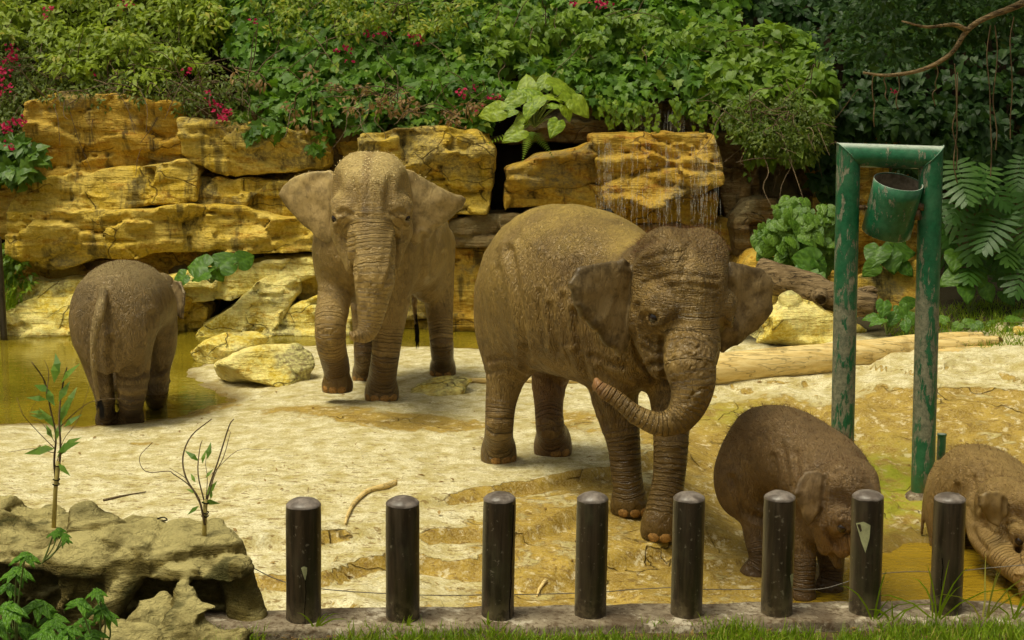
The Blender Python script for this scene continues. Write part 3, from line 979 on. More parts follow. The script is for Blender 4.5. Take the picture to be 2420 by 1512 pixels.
# --- the young elephant seen from behind at the pond
OC = np.array([-3.54, 12.88, -0.06])
hC = math.radians(88)
rC1, rC2 = hit(256, 1004), hit(308, 1001)
Cc = dict(
    vox=0.0125, org=OC, heading=hC, lo=(-4.15, 12.0, -0.25), hi=(-2.75, 14.35, 1.62), mat=M_SKIN_C,
    label='young elephant seen from behind with its tail hanging down at the pond edge',
    creases=[([(262, 800), (259, 845), (266, 875), (272, 930)], 7, .026), ([(358, 745), (361, 790), (355, 850), (345, 880)], 8, .018), ([(252, 680), (258, 720), (256, 780)], 7, .008),
             ([(275, 885), (310, 892), (350, 880)], 5, .010), ([(278, 930), (312, 936), (345, 928)], 5, .009), ([(362, 840), (372, 880), (390, 870)], 5, .014)],
    body=[(-0.64, 0.86, 0.08, 0.10), (-0.58, 0.88, 0.24, 0.34), (-0.40, 1.04, 0.37, 0.39), (-0.10, 1.09, 0.42, 0.40), (0.2, 1.07, 0.41, 0.39), (0.45, 1.0, 0.34, 0.38), (0.65, 0.97, 0.2, 0.28)],
    masses=[((-0.34, 0.17, 0.86), (0.22, 0.18, 0.31)), ((-0.34, -0.15, 0.86), (0.22, 0.19, 0.31)), ((0.40, -0.2, 0.75), (0.2, 0.15, 0.35)), ((0.40, 0.2, 0.75), (0.2, 0.15, 0.35))],
    k_mass=0.12, exp=1.9,
    legs=[leg([(212, 800, 12.62, 38), (232, 870, 12.58, 32), (246, 930, 12.56, 24)], (252, 1003), 0.100, math.radians(92), nails=(), k=0.03),
          leg([(315, 800, 12.62, 46), (314, 870, 12.6, 40), (312, 930, 12.57, 33)], (310, 1000), 0.122, math.radians(88), nails=(), k=0.03),
          leg([(365, 790, 13.2, 46), (368, 870, 13.2, 34), (369, 930, 13.2, 28)], (369, 974), 0.12, math.radians(80), nails=()),
          leg([(285, 790, 13.2, 40), (290, 870, 13.2, 30), (290, 920, 13.2, 26)], (292, 974), 0.11, math.radians(85), nails=())],
    head=((-3.490, 13.75, 0.94), (math.radians(86), math.radians(28), 0), 0.62),
    neck=OC + np.array([0.02, 0.4, 0.98]), neck_r=0.28,
    trunk=[(-3.530, 14.05, 0.62, 0.085), (-3.550, 14.10, 0.40, 0.065), (-3.540, 14.06, 0.2, 0.05), (-3.440, 13.95, 0.10, 0.035)],
    ears=[dict(pts=[(-3.290, 13.72, 1.15), (-3.170, 13.62, 1.14), (-3.135, 13.5, 1.05), (-3.130, 13.47, 0.92), (-3.145, 13.48, 0.78), (-3.210, 13.58, 0.80), (-3.290, 13.72, 0.9)], cup=0.02, th=0.014),
          dict(pts=[(-3.670, 13.72, 1.15), (-3.790, 13.62, 1.14), (-3.840, 13.5, 1.05), (-3.830, 13.47, 0.92), (-3.810, 13.48, 0.82), (-3.750, 13.58, 0.84), (-3.670, 13.72, 0.9)], cup=0.02, th=0.014)],
    tail=[px(246, 690, 12.32, 12), px(236, 735, 12.17, 13), px(222, 795, 12.09, 9), px(221, 860, 12.07, 7), px(228, 915, 12.10, 6), px(233, 945, 12.14, 5)],
    tuft=(at(233, 935, 12.14), at(243, 985, 12.14), 0.014, 120),
    dust=lambda W, N, z: 0.8 * np.clip(N[:, 2] * 1.3 - 0.35 + z, 0, 1) * np.clip((W[:, 2] - 0.9) / 0.3, 0, 1) + 0.2 * np.clip(W[:, 2] - 0.5, 0, 1) + 0.5 * (W[:, 1] < 12.2),  # dusty back; tail painted lighter so that it stands off as lit
    wet=lambda W, N, z: 0.8 * np.clip((0.26 + 0.08 * z - W[:, 2]) / 0.03, 0, 1) * (W[:, 1] > 12.4) + 0.4 * np.clip(0.6 - W[:, 2], 0, 1),
    pink=lambda W, N, z: np.exp(-np.linalg.norm(W - at(258, 852, 12.36), axis=1) / 0.02), fold=0.006,
    hair=(lambda W, N: np.clip((W[:, 2] - 1.28) / 0.1, 0, 1), 900, 0.03))
build_elephant(Cc)

# --- dark calf behind the posts
OD = np.array([1.93, 9.45, -0.42])
hD = math.radians(-50)
D_ = dict(
    vox=0.0115, org=OD, heading=hD, lo=(1.15, 8.3, -0.7), hi=(2.85, 10.45, 1.05), mat=M_SKIN_D,
    label='small dark calf with a bristly back, head lowered behind the row of posts',
    creases=[([(1730, 1130), (1747, 1180), (1762, 1210), (1802, 1226)], 8, .018), ([(1850, 1060), (1862, 1130), (1858, 1190)], 8, .012), ([(1880, 1070), (1884, 1110), (1876, 1150)], 7, .012), ([(1830, 1080), (1838, 1150), (1832, 1200)], 8, .010), ([(1950, 1130), (1945, 1200), (1952, 1250), (1978, 1290)], 6, .012),
             ([(1982, 1222), (1996, 1214), (2010, 1220)], 4, .010), ([(1984, 1256), (1998, 1262), (2012, 1256)], 4, .010), ([(1960, 1120), (1990, 1110), (2030, 1120)], 6, .006)],
    body=[(-0.54, 0.80, 0.08, 0.1), (-0.49, 0.81, 0.17, 0.23), (-0.34, 0.88, 0.235, 0.28), (-0.08, 0.89, 0.275, 0.30), (0.2, 0.83, 0.27, 0.28), (0.45, 0.74, 0.22, 0.27), (0.58, 0.71, 0.12, 0.15)],
    masses=[((-0.36, 0.15, 0.66), (0.20, 0.15, 0.28)), ((-0.36, -0.15, 0.66), (0.20, 0.15, 0.28)), ((0.35, 0.15, 0.62), (0.16, 0.12, 0.26)), ((0.35, -0.15, 0.62), (0.16, 0.12, 0.26))],
    k_mass=0.1,
    legs=[leg([(1782, 1200, 9.6, 38), (1786, 1270, 9.52, 29), (1793, 1320, 9.48, 25)], (1796, 1362), 0.095, math.radians(-60), gz=(1.66, 9.45, -0.46), nails=(-0.6, 0, 0.6)),
          leg([(1850, 1200, 9.85, 42), (1860, 1250, 9.85, 32), (1862, 1290, 9.85, 28)], (1862, 1330), 0.095, math.radians(-60), gz=(1.95, 9.85, -0.48), nails=(-0.6, 0, 0.6)),
          leg([(1895, 1230, 9.25, 40), (1898, 1300, 9.2, 31), (1900, 1350, 9.17, 27)], (1900, 1405), 0.095, math.radians(-60), gz=(1.945, 9.17, -0.50), nails=(-0.6, 0, 0.6)),
          leg([(1955, 1260, 9.38, 44), (1962, 1310, 9.36, 34), (1964, 1350, 9.35, 29)], (1965, 1395), 0.095, math.radians(-60), gz=(2.165, 9.33, -0.50), nails=(-0.6, 0, 0.6))],
    head=(px(1988, 1180, 8.95), (math.radians(-44), math.radians(30), 0), 0.645),
    neck=OD + np.array([0.12, -0.15, 0.80]), neck_r=0.23,
    trunk=[px(2042, 1290, 8.72, 30), px(2052, 1335, 8.68, 23), px(2052, 1375, 8.68, 18), px(2046, 1420, 8.70, 14)],
    ears=[dict(pts=[px(1956, 1126, 8.84), px(1936, 1114, 8.82), px(1905, 1116, 8.80), px(1890, 1134, 8.79), px(1879, 1165, 8.79), px(1884, 1195, 8.79), px(1898, 1222, 8.79), px(1911, 1242, 8.79),
                    px(1924, 1232, 8.80), px(1938, 1200, 8.80), px(1958, 1180, 8.82)], cup=-0.02, th=0.012, seed=4),
          dict(pts=[(2.27, 9.2, 0.38), (2.34, 9.3, 0.38), (2.37, 9.34, 0.26), (2.34, 9.3, 0.05), (2.30, 9.2, 0.1)], cup=0.02, th=0.012)],
    tail=[(1.575, 9.84, 0.48, 0.035), (1.545, 9.86, 0.3, 0.024), (1.555, 9.86, 0.08, 0.016)],
    dust=lambda W, N, z: 0.25 + 0.5 * np.clip(N[:, 2] * 0.8 - 0.2 + z, 0, 1),
    wet=lambda W, N, z: 0.8 * np.clip((-0.05 + 0.2 * z - W[:, 2]) / 0.15, 0, 1) + 0.7 * np.exp(-np.linalg.norm(W - at(2000, 1180, 8.8), axis=1) / 0.07),
    pink=lambda W, N, z: 0.3 * np.exp(-np.linalg.norm(W - at(1985, 1290, 8.8), axis=1) / 0.12), fold=0.004,
    hair=(lambda W, N: np.clip((W[:, 2] - 0.25) / 0.3, 0, 1) * np.clip(N[:, 2] + 0.4, 0, 1), 3200, 0.028))
build_elephant(D_)

# --- reddish calf bending down in the pool
OE = np.array([3.56, 10.16, -0.75])
hE = math.radians(-48)
E = dict(
    vox=0.0115, org=OE, heading=hE, lo=(2.75, 8.8, -0.95), hi=(4.75, 11.0, 0.6), mat=M_SKIN_E,
    label='reddish calf kneeling forward in the muddy pool at the right edge',
    creases=[([(2262, 1150), (2258, 1200), (2250, 1240)], 7, .014), ([(2300, 1130), (2306, 1180), (2304, 1230)], 7, .012), ([(2330, 1100), (2318, 1150), (2312, 1200)], 7, .010), ([(2290, 1200), (2300, 1260), (2330, 1300)], 7, .012), ([(2372, 1180), (2372, 1240), (2384, 1280)], 5, .010), ([(2380, 1240), (2394, 1234), (2408, 1242)], 4, .010),
             ([(2330, 1245), (2350, 1262), (2366, 1262)], 5, .006)],
    body=[(-0.50, 0.68, 0.08, 0.1), (-0.45, 0.68, 0.18, 0.23), (-0.30, 0.76, 0.25, 0.29), (-0.06, 0.76, 0.28, 0.31), (0.22, 0.62, 0.30, 0.32), (0.42, 0.52, 0.24, 0.27), (0.55, 0.48, 0.12, 0.14)],
    masses=[((-0.32, 0.12, 0.56), (0.17, 0.13, 0.26)), ((-0.32, -0.12, 0.56), (0.17, 0.13, 0.26)), ((0.30, 0.13, 0.45), (0.15, 0.11, 0.22)), ((0.30, -0.13, 0.45), (0.15, 0.11, 0.22))],
    k_mass=0.1,
    legs=[dict(pts=[px(2250, 1180, 10.3, 38), px(2232, 1240, 10.3, 31), px(2222, 1300, 10.3, 26), px(2220, 1360, 10.3, 25)]),
          dict(pts=[px(2290, 1180, 10.7, 40), px(2284, 1250, 10.7, 30), px(2280, 1330, 10.7, 27)]),
          dict(pts=[px(2322, 1200, 9.95, 42), px(2326, 1260, 9.75, 40), px(2352, 1300, 9.5, 36), px(2385, 1335, 9.3, 31), px(2415, 1362, 9.15, 27)]),
          dict(pts=[px(2400, 1230, 10.1, 40), px(2425, 1290, 9.95, 36), px(2455, 1340, 9.75, 28)])],
    head=(px(2412, 1222, 9.55), (math.radians(-56), math.radians(26), 0), 0.60),
    neck=OE + np.array([0.10, -0.2, 0.66]), neck_r=0.23,
    trunk=[px(2438, 1335, 9.18, 30), px(2436, 1370, 9.12, 24), px(2425, 1400, 9.08, 19)],
    ears=[dict(pts=[px(2380, 1178, 9.40), px(2366, 1163, 9.38), px(2338, 1160, 9.36), px(2315, 1168, 9.35), px(2307, 1195, 9.35), px(2326, 1214, 9.35), px(2343, 1234, 9.35), px(2362, 1246, 9.36), px(2380, 1220, 9.38)], cup=-0.03, th=0.012, seed=6),
          dict(pts=[(3.95, 9.85, 0.30), (4.05, 9.95, 0.3), (4.1, 10.0, 0.15), (4.05, 9.95, -0.05), (4.0, 9.85, 0.05)], cup=0.02, th=0.012)],
    tail=[(3.24, 10.52, 0.12, 0.035), (3.16, 10.46, 0.0, 0.024), (3.12, 10.44, -0.2, 0.016), (3.11, 10.44, -0.4, 0.012)],
    dust=lambda W, N, z: 0.25 + 0.45 * np.clip(N[:, 2] * 0.9 + z, 0, 1),
    wet=lambda W, N, z: 0.8 * np.clip((-0.28 + 0.2 * z - W[:, 2]) / 0.1, 0, 1),
    pink=lambda W, N, z: 0.08 * np.clip((-0.1 - W[:, 2]) / 0.1, 0, 1), fold=0.004,
    hair=(lambda W, N: np.clip((W[:, 2] - 0.0) / 0.3, 0, 1) * np.clip(N[:, 2] + 0.3, 0, 1), 2000, 0.022))
build_elephant(E)
# ------------------------------------------------------------------ setting: ground, water, hillside
def ground_material():
    m = NT('sandy_concrete')
    p = m.pos()
    brown, moss, spk = m.attr('brown'), m.attr('moss'), m.attr('speck')
    big = m.noise(p, 1.1, 6.0, 0.62, 0.4)
    mid = m.noise(p, 5.5, 6.0, 0.7)
    fin = m.noise(p, 70.0, 3.0, 0.6)
    flat = m.noise(m.xf(p, (13, 30, 13)), 1.0, 4.0, 0.65)
    pale = m.mix(m.ramp(mid, 0.3, 0.7), (0.46, 0.38, 0.135), (0.84, 0.78, 0.52))
    pale = m.mix(m.ramp(fin, 0.42, 0.62, 0.0, 0.45), pale, (0.36, 0.24, 0.06))
    ochre = m.mix(m.ramp(mid, 0.35, 0.68), (0.26, 0.160, 0.014), (0.46, 0.310, 0.045))
    ochre = m.mix(m.ramp(fin, 0.40, 0.65, 0.0, 0.5), ochre, (0.55, 0.42, 0.18))
    f = m.math('ADD', m.math('ADD', m.math('MULTIPLY', big, 0.55), m.math('MULTIPLY', mid, 0.45)), m.math('SUBTRACT', brown, 0.5))
    f = m.ramp(f, 0.50, 0.56)
    c = m.mix(f, pale, ochre)
    sp = m.math('MULTIPLY', m.ramp(flat, 0.56, 0.62), spk)
    c = m.mix(m.math('MULTIPLY', sp, 0.75), c, (0.20, 0.12, 0.03))
    wash = m.math('MULTIPLY', m.ramp(m.noise(m.xf(p, (9, 9, 9), loc=(3, 1, 0)), 1.0, 6.0, 0.75), 0.55, 0.63), f)
    c = m.mix(m.math('MULTIPLY', wash, 0.8), c, (0.70, 0.60, 0.36))
    c = m.mix(m.math('MULTIPLY', moss, m.ramp(mid, 0.35, 0.6)), c, (0.30, 0.31, 0.018))
    damp = m.attr('damp')
    c = m.mix(m.attr('soil'), c, (0.045, 0.036, 0.014))
    c = m.mix(m.math('MULTIPLY', damp, 0.7), c, (0.14, 0.085, 0.02))
    vr = m.n('TexVoronoi', 0, feature='DISTANCE_TO_EDGE', i_Vector=m.xf(m.n('VectorMath', 0, operation='ADD', i_0=p, i_1=m.n('VectorMath', 0, operation='SCALE', i_0=m.n('TexNoise', 1, i_Vector=p, i_Scale=1.6, i_Detail=3.0), i_Scale=0.9)), (0.9, 1.3, 1)), i_Scale=1.0)
    crk = m.math('MULTIPLY', m.ramp(vr, 0.009, 0.0), m.math('MULTIPLY', m.ramp(big, 0.46, 0.58), m.math('ADD', 0.25, m.math('MULTIPLY', f, 0.75))))
    c = m.mix(m.math('MULTIPLY', crk, 0.65), c, (0.11, 0.07, 0.016))
    h = m.math('ADD', m.math('MULTIPLY', mid, 0.7), m.math('ADD', m.math('MULTIPLY', fin, 0.15), m.math('ADD', m.math('MULTIPLY', f, -0.25), m.math('MULTIPLY', crk, -0.5))))
    rough = m.math('SUBTRACT', m.math('SUBTRACT', 0.82, m.math('MULTIPLY', f, 0.22)), m.math('MULTIPLY', damp, 0.4))
    return m.finish(c, rough, m.bump(h, 1.0, 0.04), 0.25)


def grid_mesh(name, xs, ys, zf):
    gx, gy = np.meshgrid(xs, ys, indexing='ij')
    V = np.stack([gx, gy, zf(gx, gy)], -1).reshape(-1, 3)
    nx, ny = len(xs), len(ys)
    i = np.arange(nx * ny).reshape(nx, ny)[:-1, :-1]
    q = np.stack([i, i + ny, i + ny + 1, i + 1], -1).reshape(-1, 4)
    return mk_mesh(name, V, q), V


def gz_fine(x, y):
    z = GZ(x, y)
    return z + 0.012 * fbm(x * 3.1, y * 3.1, 0, 61, 3) + 0.006 * vnoise(x * 14, y * 14, 0, 64)


xs = np.concatenate([np.linspace(-12, -5.2, 40), np.linspace(-5.15, 5.4, 250), np.linspace(5.5, 12, 40)])
ys = np.concatenate([np.linspace(6.42, 8.4, 30), np.linspace(8.43, 14.5, 190), np.linspace(14.55, 20, 70)])
me, V = grid_mesh('ground', xs, ys, gz_fine)
x, y = V[:, 0], V[:, 1]
sh_ = poly_sd(x, y, SHORE)
po_ = poly_sd(x, y, POOL)
front = sstep(0.6, -0.5, y - np.interp(x, [-4, -1.8, -0.9, -0.3, 0.4, 0.9, 1.4, 6], [8.0, 8.6, 9.1, 10.2, 10.8, 11.4, 13.2, 13.6]))
brown = 0.40 + 0.22 * front + 0.22 * sstep(1.4, 2.4, x) * sstep(14.5, 12.8, y) - 0.30 * sstep(14.8, 15.8, y) - 0.18 * sstep(-0.2, -1.0, x) * sstep(11.8, 10.6, y)
brown = brown + 0.16 * sstep(0.9, 0.25, np.abs(y - 12.75 + 0.15 * x)) * (x < 1.5) + 0.25 * sstep(-0.6, 0.1, sh_) * (y < 14.8)
brown = brown - 0.22 * sstep(3.2, 4.6, x) * sstep(11.8, 12.5, y)
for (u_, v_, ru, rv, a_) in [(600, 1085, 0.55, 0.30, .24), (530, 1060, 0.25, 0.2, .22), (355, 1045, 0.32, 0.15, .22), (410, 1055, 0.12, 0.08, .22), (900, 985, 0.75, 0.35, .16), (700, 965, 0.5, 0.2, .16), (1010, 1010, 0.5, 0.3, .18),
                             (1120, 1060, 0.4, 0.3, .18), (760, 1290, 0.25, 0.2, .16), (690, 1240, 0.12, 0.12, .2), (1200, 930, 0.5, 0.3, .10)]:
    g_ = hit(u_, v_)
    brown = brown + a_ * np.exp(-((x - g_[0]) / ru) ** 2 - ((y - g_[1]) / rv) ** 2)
brown = brown - 0.06 * sstep(0.5, -0.5, x) - 0.05
dzx = np.abs(GZ(x + 0.04, y) - GZ(x - 0.04, y)) / 0.08
dzy = np.abs(GZ(x, y + 0.04) - GZ(x, y - 0.04)) / 0.08
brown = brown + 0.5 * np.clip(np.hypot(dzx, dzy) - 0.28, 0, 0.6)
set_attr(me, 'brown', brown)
gm, gn = hit(2110, 1140), hit(2010, 1200)
moss = 1.2 * np.exp(-((x - gm[0]) / 0.5) ** 2 - ((y - gm[1]) / 0.7) ** 2) + 1.0 * np.exp(-((x - gn[0]) / 0.35) ** 2 - ((y - gn[1]) / 0.6) ** 2) + 0.55 * np.exp(-((x - 2.1) / 0.5) ** 2 - ((y - 13.2) / 0.35) ** 2)
set_attr(me, 'moss', np.clip(moss, 0, 1))
set_attr(me, 'soil', np.clip(sstep(15.1, 15.5, y + 0.3 * vnoise(x * 2, y * 2, 0, 75) - 0.25 * np.clip(4.2 - x, 0, 3)) * (x > 1.5), 0, 1))
set_attr(me, 'speck', np.clip(0.6 + sstep(11.5, 9.5, y) * sstep(0.2, -1.2, x) + 0.3 * front, 0, 1))
set_attr(me, 'damp', np.clip(sstep(-0.28, 0.0, sh_ + 0.1 * vnoise(x * 3, y * 3, 0, 71)) * (x < 2) + sstep(0.25, -0.05, po_ + 0.1 * vnoise(x * 3, y * 3, 0, 72)), 0, 1))
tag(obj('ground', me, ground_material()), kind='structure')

M_SOIL = plain('dark_soil', (0.035, 0.024, 0.012), 0.95, 0.1, 0.5, 3.0, 0.05)
M_LAWNSOIL = plain('lawn_soil', (0.085, 0.062, 0.025), 0.95, 0.1, 0.5, 14.0, 0.02)


def hill_z(x, y):
    return 2.35 + 1.05 * np.maximum(y - 20.0, 0) ** 0.95 + 0.35 * vnoise(x * 0.4, y * 0.4, 0, 81)


hx = np.linspace(-22, 22, 90)
prof = [(19.75, -1.2), (19.8, 0.5), (19.85, 2.2)]
hy = np.concatenate([np.full(3, 20.0), np.linspace(20.1, 40, 40)])
gx, gy = np.meshgrid(hx, hy, indexing='ij')
gz = hill_z(gx, gy)
for k, (yy, zz) in enumerate(prof):
    gy[:, k] = yy + 0.15 * vnoise(hx * 0.8, 0, 0, 82 + k)
    gz[:, k] = zz
V = np.stack([gx, gy, gz], -1).reshape(-1, 3)
i = np.arange(90 * 43).reshape(90, 43)[:-1, :-1]
tag(obj('hillside', mk_mesh('hillside', V, np.stack([i, i + 43, i + 44, i + 1], -1).reshape(-1, 4)), M_SOIL), kind='structure')
me, V = grid_mesh('terrain', np.linspace(-300, 300, 13), np.linspace(-300, 300, 13), lambda a, b: a * 0 - 1.4)
tag(obj('terrain', me, M_SOIL), kind='structure')


def lawn_z(x, y):
    return np.interp(y, [-30, 0, 4.5, 6.4], [1.25, 1.2, 0.72, np.nan if False else 0.40]) + 0.0 * x


def kerb_line(x):
    """centre line (Y) and top height of the concrete kerb"""
    return np.interp(x, [-2.5, -0.86, 2.02, 2.30, 3.2], [5.62, 5.92, 6.38, 6.40, 5.95]), np.interp(x, [-2.5, -0.86, 1.96, 3.2], [0.63, 0.585, 0.46, 0.42])


def lawn_h(x, y):
    ky, kz = kerb_line(x)
    return np.minimum(kz - 0.035, 2) + 0.30 * np.clip((ky - 0.12 - y) / 5.5, -0.02, 1.0) + 0.012 * vnoise(x * 5, y * 5, 0, 91)


lx = np.linspace(-9, 9, 181)
gx, tt = np.meshgrid(lx, np.concatenate([np.linspace(0, 1.2, 40), np.linspace(1.4, 26, 30)]), indexing='ij')
gy = kerb_line(gx)[0] - 0.09 - tt
V = np.stack([gx, gy, lawn_h(gx, gy)], -1).reshape(-1, 3)
n2 = gx.shape[1]
i = np.arange(181 * n2).reshape(181, n2)[:-1, :-1]
tag(obj('lawn', mk_mesh('lawn', V, np.stack([i, i + 1, i + n2 + 1, i + n2], -1).reshape(-1, 4)), M_LAWNSOIL), kind='structure')


def water_material(name, col, ripple, scale, rough):
    m = NT(name)
    p = m.pos()
    n1 = m.noise(m.xf(p, (1.0, 2.6, 1)), scale, 3.0, 0.5, 0.8)
    n2 = m.noise(m.xf(p, (1.0, 2.2, 1)), scale * 3.3, 2.0, 0.5, 0.6)
    c = m.mix(m.ramp(m.noise(p, 0.9, 3.0), 0.35, 0.7), col, tuple(x * 1.5 for x in col))
    h = m.math('ADD', n1, m.math('MULTIPLY', n2, 0.35))
    return m.finish(c, rough, m.bump(h, 1.0, ripple), 0.5, IOR=1.33)


def flat_poly(name, P, z, mat):
    me = bpy.data.meshes.new(name)
    me.from_pydata([(a, b, z) for a, b in P], [], [tuple(range(len(P)))])
    return tag(obj(name, me, mat), kind='structure')


flat_poly('pond', [(-13, 11.5), (-2.0, 11.5), (-2.0, 16.2), (3.2, 16.2), (3.2, 19.7), (-13, 19.7)], POND_Z, water_material('pond_water', (0.150, 0.115, 0.008), 0.0030, 3.2, 0.01))
flat_poly('pool', [(1.45, 6.5), (1.55, 9.2), (1.9, 9.9), (2.2, 10.5), (2.6, 10.95), (3.1, 11.1), (3.7, 11.2), (4.4, 11.2), (9.5, 11.6), (9.5, 6.5)], POOL_Z,
          water_material('pool_water', (0.230, 0.145, 0.010), 0.020, 5.0, 0.05))


# ------------------------------------------------------------------ rocks
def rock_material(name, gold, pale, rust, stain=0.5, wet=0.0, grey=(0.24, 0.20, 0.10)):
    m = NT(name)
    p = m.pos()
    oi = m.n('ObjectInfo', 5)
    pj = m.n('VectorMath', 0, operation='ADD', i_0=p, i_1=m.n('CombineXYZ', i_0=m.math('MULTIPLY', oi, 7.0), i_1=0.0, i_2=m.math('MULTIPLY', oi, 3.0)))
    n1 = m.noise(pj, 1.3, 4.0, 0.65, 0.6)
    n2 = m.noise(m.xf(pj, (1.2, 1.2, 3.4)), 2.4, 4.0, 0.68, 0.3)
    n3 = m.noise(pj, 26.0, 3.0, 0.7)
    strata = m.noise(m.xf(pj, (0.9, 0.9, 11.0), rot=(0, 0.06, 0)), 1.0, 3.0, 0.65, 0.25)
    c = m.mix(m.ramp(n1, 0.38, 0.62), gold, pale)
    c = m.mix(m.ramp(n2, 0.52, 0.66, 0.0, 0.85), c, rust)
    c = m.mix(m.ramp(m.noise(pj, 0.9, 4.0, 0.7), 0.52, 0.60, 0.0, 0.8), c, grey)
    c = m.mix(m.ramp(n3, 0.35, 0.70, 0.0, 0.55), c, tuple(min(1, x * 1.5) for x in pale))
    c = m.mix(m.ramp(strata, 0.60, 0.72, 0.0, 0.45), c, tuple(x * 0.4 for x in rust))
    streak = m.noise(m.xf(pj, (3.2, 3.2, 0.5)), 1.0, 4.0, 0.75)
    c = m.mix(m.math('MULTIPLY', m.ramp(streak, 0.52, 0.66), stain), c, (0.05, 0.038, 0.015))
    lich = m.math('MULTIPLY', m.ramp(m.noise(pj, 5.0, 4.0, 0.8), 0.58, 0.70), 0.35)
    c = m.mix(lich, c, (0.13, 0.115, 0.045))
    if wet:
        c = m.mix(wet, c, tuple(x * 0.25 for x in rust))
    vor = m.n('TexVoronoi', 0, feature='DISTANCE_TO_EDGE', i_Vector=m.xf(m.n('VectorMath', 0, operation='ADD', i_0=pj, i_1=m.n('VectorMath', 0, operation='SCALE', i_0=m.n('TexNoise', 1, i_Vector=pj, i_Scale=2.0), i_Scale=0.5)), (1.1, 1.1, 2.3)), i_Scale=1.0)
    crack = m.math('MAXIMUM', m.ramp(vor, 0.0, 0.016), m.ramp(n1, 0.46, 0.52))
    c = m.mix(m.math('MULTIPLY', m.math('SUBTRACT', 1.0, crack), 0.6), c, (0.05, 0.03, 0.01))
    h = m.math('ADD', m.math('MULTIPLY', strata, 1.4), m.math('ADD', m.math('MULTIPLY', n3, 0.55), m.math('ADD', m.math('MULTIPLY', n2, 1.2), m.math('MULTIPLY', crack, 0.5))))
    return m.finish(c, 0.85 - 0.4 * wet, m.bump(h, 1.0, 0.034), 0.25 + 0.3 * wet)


M_ROCK = rock_material('golden_sandstone', (0.50, 0.325, 0.016), (0.56, 0.41, 0.085), (0.38, 0.185, 0.010), 0.7, 0.0, (0.19, 0.155, 0.07))
M_ROCK_RUST = rock_material('rust_sandstone', (0.46, 0.245, 0.012), (0.50, 0.335, 0.055), (0.33, 0.125, 0.008), 0.8)
M_ROCK_WET = rock_material('wet_sandstone', (0.48, 0.26, 0.012), (0.50, 0.33, 0.045), (0.36, 0.13, 0.008), 0.6, 0.2)
M_ROCK_PALE = rock_material('pale_sandstone', (0.60, 0.42, 0.030), (0.78, 0.64, 0.24), (0.50, 0.29, 0.018), 0.2)
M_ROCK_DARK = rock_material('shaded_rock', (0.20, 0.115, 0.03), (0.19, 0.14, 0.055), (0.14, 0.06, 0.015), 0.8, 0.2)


def cells(x, z, size, seed):
    """jittered cells: offset from the nearest centre, its hash and the distance to the cell edge"""
    gx_, gz_ = x / size, z / size
    i0, k0 = np.floor(gx_), np.floor(gz_)
    best = np.full(np.broadcast(gx_, gz_).shape, 9.0)
    sec = best.copy()
    ox, oz, hh = best * 0, best * 0, best * 0
    for a in (-1, 0, 1):
        for b in (-1, 0, 1):
            i, k = i0 + a, k0 + b
            cx = i + 0.15 + 0.7 * hash3(i, k, i * 0 + 1, seed)
            cz = k + 0.15 + 0.7 * hash3(i, k, i * 0 + 2, seed)
            dx, dz = gx_ - cx, gz_ - cz
            d = np.sqrt(dx * dx + dz * dz)
            m = d < best
            sec = np.where(m, best, np.minimum(sec, d))
            ox, oz, hh = np.where(m, dx, ox), np.where(m, dz, oz), np.where(m, hash3(i, k, i * 0 + 3, seed), hh)
            best = np.where(m, d, best)
    return ox * size, oz * size, hh, (sec - best) * size


